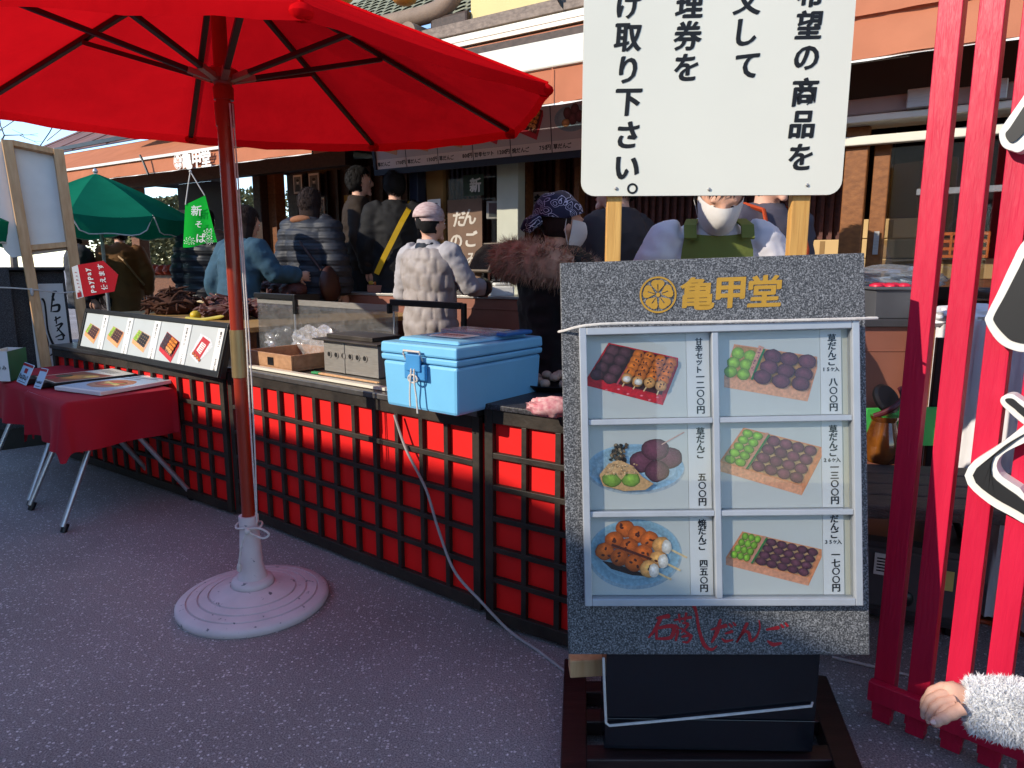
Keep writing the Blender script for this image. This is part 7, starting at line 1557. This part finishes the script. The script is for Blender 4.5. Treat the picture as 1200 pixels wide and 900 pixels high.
solo('crumpled_sheet', blob(sh0 + V((.12, -.0, .0)), (.13, .1, .05), 21, amp=.35), MATS['white_tarp'], 'crumpled white sheet heaped on top of the tarpaulin covered stall', 'sheet', sh0, smooth=True, ang=60)
by_ = 2.85; c0 = at(1000, 383, by_); cw = at(1072, 383, by_ + .0).x - c0.x; cab = T('brown_cabinet', V((c0.x + .2, by_, 0)), 'brown laminate cabinet with dark top between granite sign and screen', 'cabinet')
b = MB(); b.obox(V((c0.x - .25, by_, .02)), V((cw + .25, -.0, 0)), V((0, .45, 0)), Z * (c0.z - .02)); b.obox(V((c0.x - .25, by_ - .003, c0.z - .1)), V((cw + .25, 0, 0)), V((0, .002, 0)), Z * .006); b.build('body', M['browncab'], cab, bevel=.004)
b = MB(); b.obox(V((c0.x - .27, by_ - .02, c0.z + .001)), V((cw + .3, 0, 0)), V((0, .48, 0)), Z * .03); b.build('top', mat('dark_grey_top', '#3c3a3c', .5), cab, bevel=.003)
tq_ = at(1032, 372, by_ + .12); tq_.z = c0.z + .032; b = MB(); hT = .115; rg = []
def rect(c, w_, d_2, z): return [V((c.x - w_, c.y - d_2, z)), V((c.x + w_, c.y - d_2, z)), V((c.x + w_, c.y + d_2, z)), V((c.x - w_, c.y + d_2, z))]
b.rings([rect(tq_, .075, .1, tq_.z), rect(tq_, .09, .12, tq_.z + hT), rect(tq_, .1, .13, tq_.z + hT), rect(tq_, .1, .13, tq_.z + hT + .012), rect(tq_, .082, .112, tq_.z + hT + .012), rect(tq_, .07, .095, tq_.z + .03)])
tub = T('plastic_tub', tq_, 'grey plastic tub filled with red packets on the brown cabinet', 'tub'); b.build('tub', mat('smoky_grey_plastic', '#55565a', .3, var=.1), tub, bevel=.003)
for k in range(5): pp = tq_ + V((-.05 + .028 * k, -.04 + .02 * (k % 2), hT + .012)); solo('red_packet', blob(pp, (.026, .03, .014), 30 + k, 12, 8), mat('red_pink_packet', '#c8203c', .4, var=.2), 'red pink packet heaped in the grey plastic tub', 'packet', pp, 'red packets in the grey tub', smooth=True)
q = at(1066, 374, by_ + .1); q.z = c0.z + .032 + .03; solo('black_bag', blob(q, (.07, .06, .05), 17, amp=.3, lo=-.7), M['blackm'], 'crumpled black bag beside the grey tub on the brown cabinet', 'bag', q, smooth=True, ang=60)
q = at(1030, 322, by_ + .35); q.z = c0.z + .032
b = MB(); b.obox(q - V((.12, .05, 0)), V((.34, 0, 0)), V((0, .12, 0)), Z * .11); solo('dark_carton', b, mat('dark_red_brown_carton', '#3a1a1c', .6), 'dark red box under the clear plastic wrap on the brown cabinet', 'box', q, bevel=.004)
solo('plastic_wrap', blob(q + V((.06, 0, .15)), (.22, .08, .055), 19, amp=.4, lo=-.7), glass('clear_wrap', (.93, .93, .93), .22, rough=.12, milky=.12), 'glinting clear plastic wrap heaped on the dark red box', 'plastic wrap', q, smooth=True, ang=50)
b = MB(); q = at(1030, 520, 2.62); b.obox(at(1012, 524, 2.62), V((.30, 0.02, 0)), V((0, .02, 0)), Z * (at(1012, 479, 2.62).z - at(1012, 524, 2.62).z)); gb_ = b
solo('green_board', gb_, mat('bright_green_board', '#3fae50', .5, var=.05), 'bright green plastic board leaning behind the honey jar', 'board', q, bevel=.003)
b = MB(); q = at(1096, 500, 2.70); b.obox(V((q.x - .03, 2.69, .3)), V((.07, -.03, 0)), V((0, .02, 0)), Z * .76); solo('dark_board', b, M['blackm'], 'narrow dark board standing between cabinet and white tarpaulin', 'board', V((q.x, 2.7, .3)), bevel=.003)
# cartons inside the glazed window
shf = T('window_shelf', S(-.6, 4.75, 0), 'shelf behind the sliding glass holding stacked cartons', 'shelf'); b = MB(); zs_ = zD(1040, 326, 4.6); b.obox(S(-3, 4.5, zs_ - .04), U * 4.6, W * .6, Z * .04); b.build('board', M['midwood'], shf)
for a in (-2.9, -.9, 1.0): b = MB(); b.obox(S(a, 4.55, .13), U * .05, W * .5, Z * (zs_ - .172)); b.build('leg', M['midwood'], shf)
m_ct = mat('beige_carton', '#c4a471', .8, var=.08, scale=6)
lbs = ['lowest carton at the left end of the window shelf', 'carton just left of the crimson screen, lowest of its stack', 'middle carton of the stack left of the screen', 'topmost beige carton of the stack left of the screen', 'lower beige carton seen between the first two slats', 'upper beige carton seen between the first two slats', 'lower beige carton at the far right of the window shelf', 'flat beige carton left of the orange brown window post', 'thin upper carton beside the orange brown window post']
cc = [(1000, 4.7, 0, .34), (1035, 4.62, 0, .36), (1035, 4.62, 1, .36), (1040, 4.62, 2, .33), (1082, 4.62, 0, .34), (1086, 4.62, 1, .34), (1150, 4.62, 0, .36), (965, 4.65, 0, .4), (962, 4.65, 1, .36)]
for (px, d, lv, w_), lb in zip(cc, lbs):
    t0_ = tD(px, d, 310); o = S(t0_ - w_ / 2, d, zs_ + .002 + lv * .112); b = MB(); b.obox(o, U * w_, W * .3, Z * .108); cb_ = T('carton', o + U * w_ / 2, lb, 'carton'); b.build('box', m_ct, cb_, bevel=.004); b = MB(); b.obox(o + U * (w_ * .46) - W * .0015, U * (w_ * .08), W * .001, Z * .1); b.build('tape', mat('brown_tape', '#8a6a3c', .4), cb_)
o = S(tD(1158, 4.6, 300), 4.56, zs_ + .002 + .112); b = MB()
for k in range(4): b.obox(o + Z * (k * .04), U * .24, W * .18, Z * .016)
for a in range(5): b.obox(o + U * (a * .056) + Z * .0165 - W * .003, U * .012, W * .002, Z * .12)
ob_ = T('orange_basket', o, 'orange plastic basket with thin black handle behind the second slat gap', 'basket'); b.build('basket', mat('orange_plastic', '#c8641c', .4), ob_); b = MB(); b.tube([o + U * (.12 + .08 * math.cos(a)) + W * .08 + Z * (.135 + .09 * math.sin(a)) for a in [i * .314 for i in range(11)]], .004, 6); b.build('handle', M['blackm'], ob_)
# ground cables on the right
b = MB(); b.tube(crom([gz(975, 770, .006), gz(1010, 778, .006), gz(1060, 790, .006), gz(1100, 802, .006), gz(1160, 815, .006), gz(1240, 800, .006)], 6), .005, 8); solo('ground_cable', b, M['rope'], 'thin white cable on the asphalt between sled and crimson screen', 'cable', gz(1010, 778), smooth=True)
b = MB(); b.tube(crom([gz(1120, 735, .01), gz(1150, 728, .01), gz(1185, 738, .01), gz(1240, 742, .01)], 6), .009, 8); solo('orange_cable', b, mat('orange_cable_rubber', '#a8431f', .5), 'thick orange cable lying behind the crimson screen', 'cable', gz(1150, 728), smooth=True)
b = MB(); b.tube(crom([at(1148, 676, 2.5), at(1175, 700, 2.45), at(1210, 712, 2.42), at(1260, 718, 2.4)], 6), .008, 8); solo('white_hose', b, M['rope'], 'white hose drooping in front of the white tarpaulin', 'hose', at(1148, 676, 2.5), smooth=True)
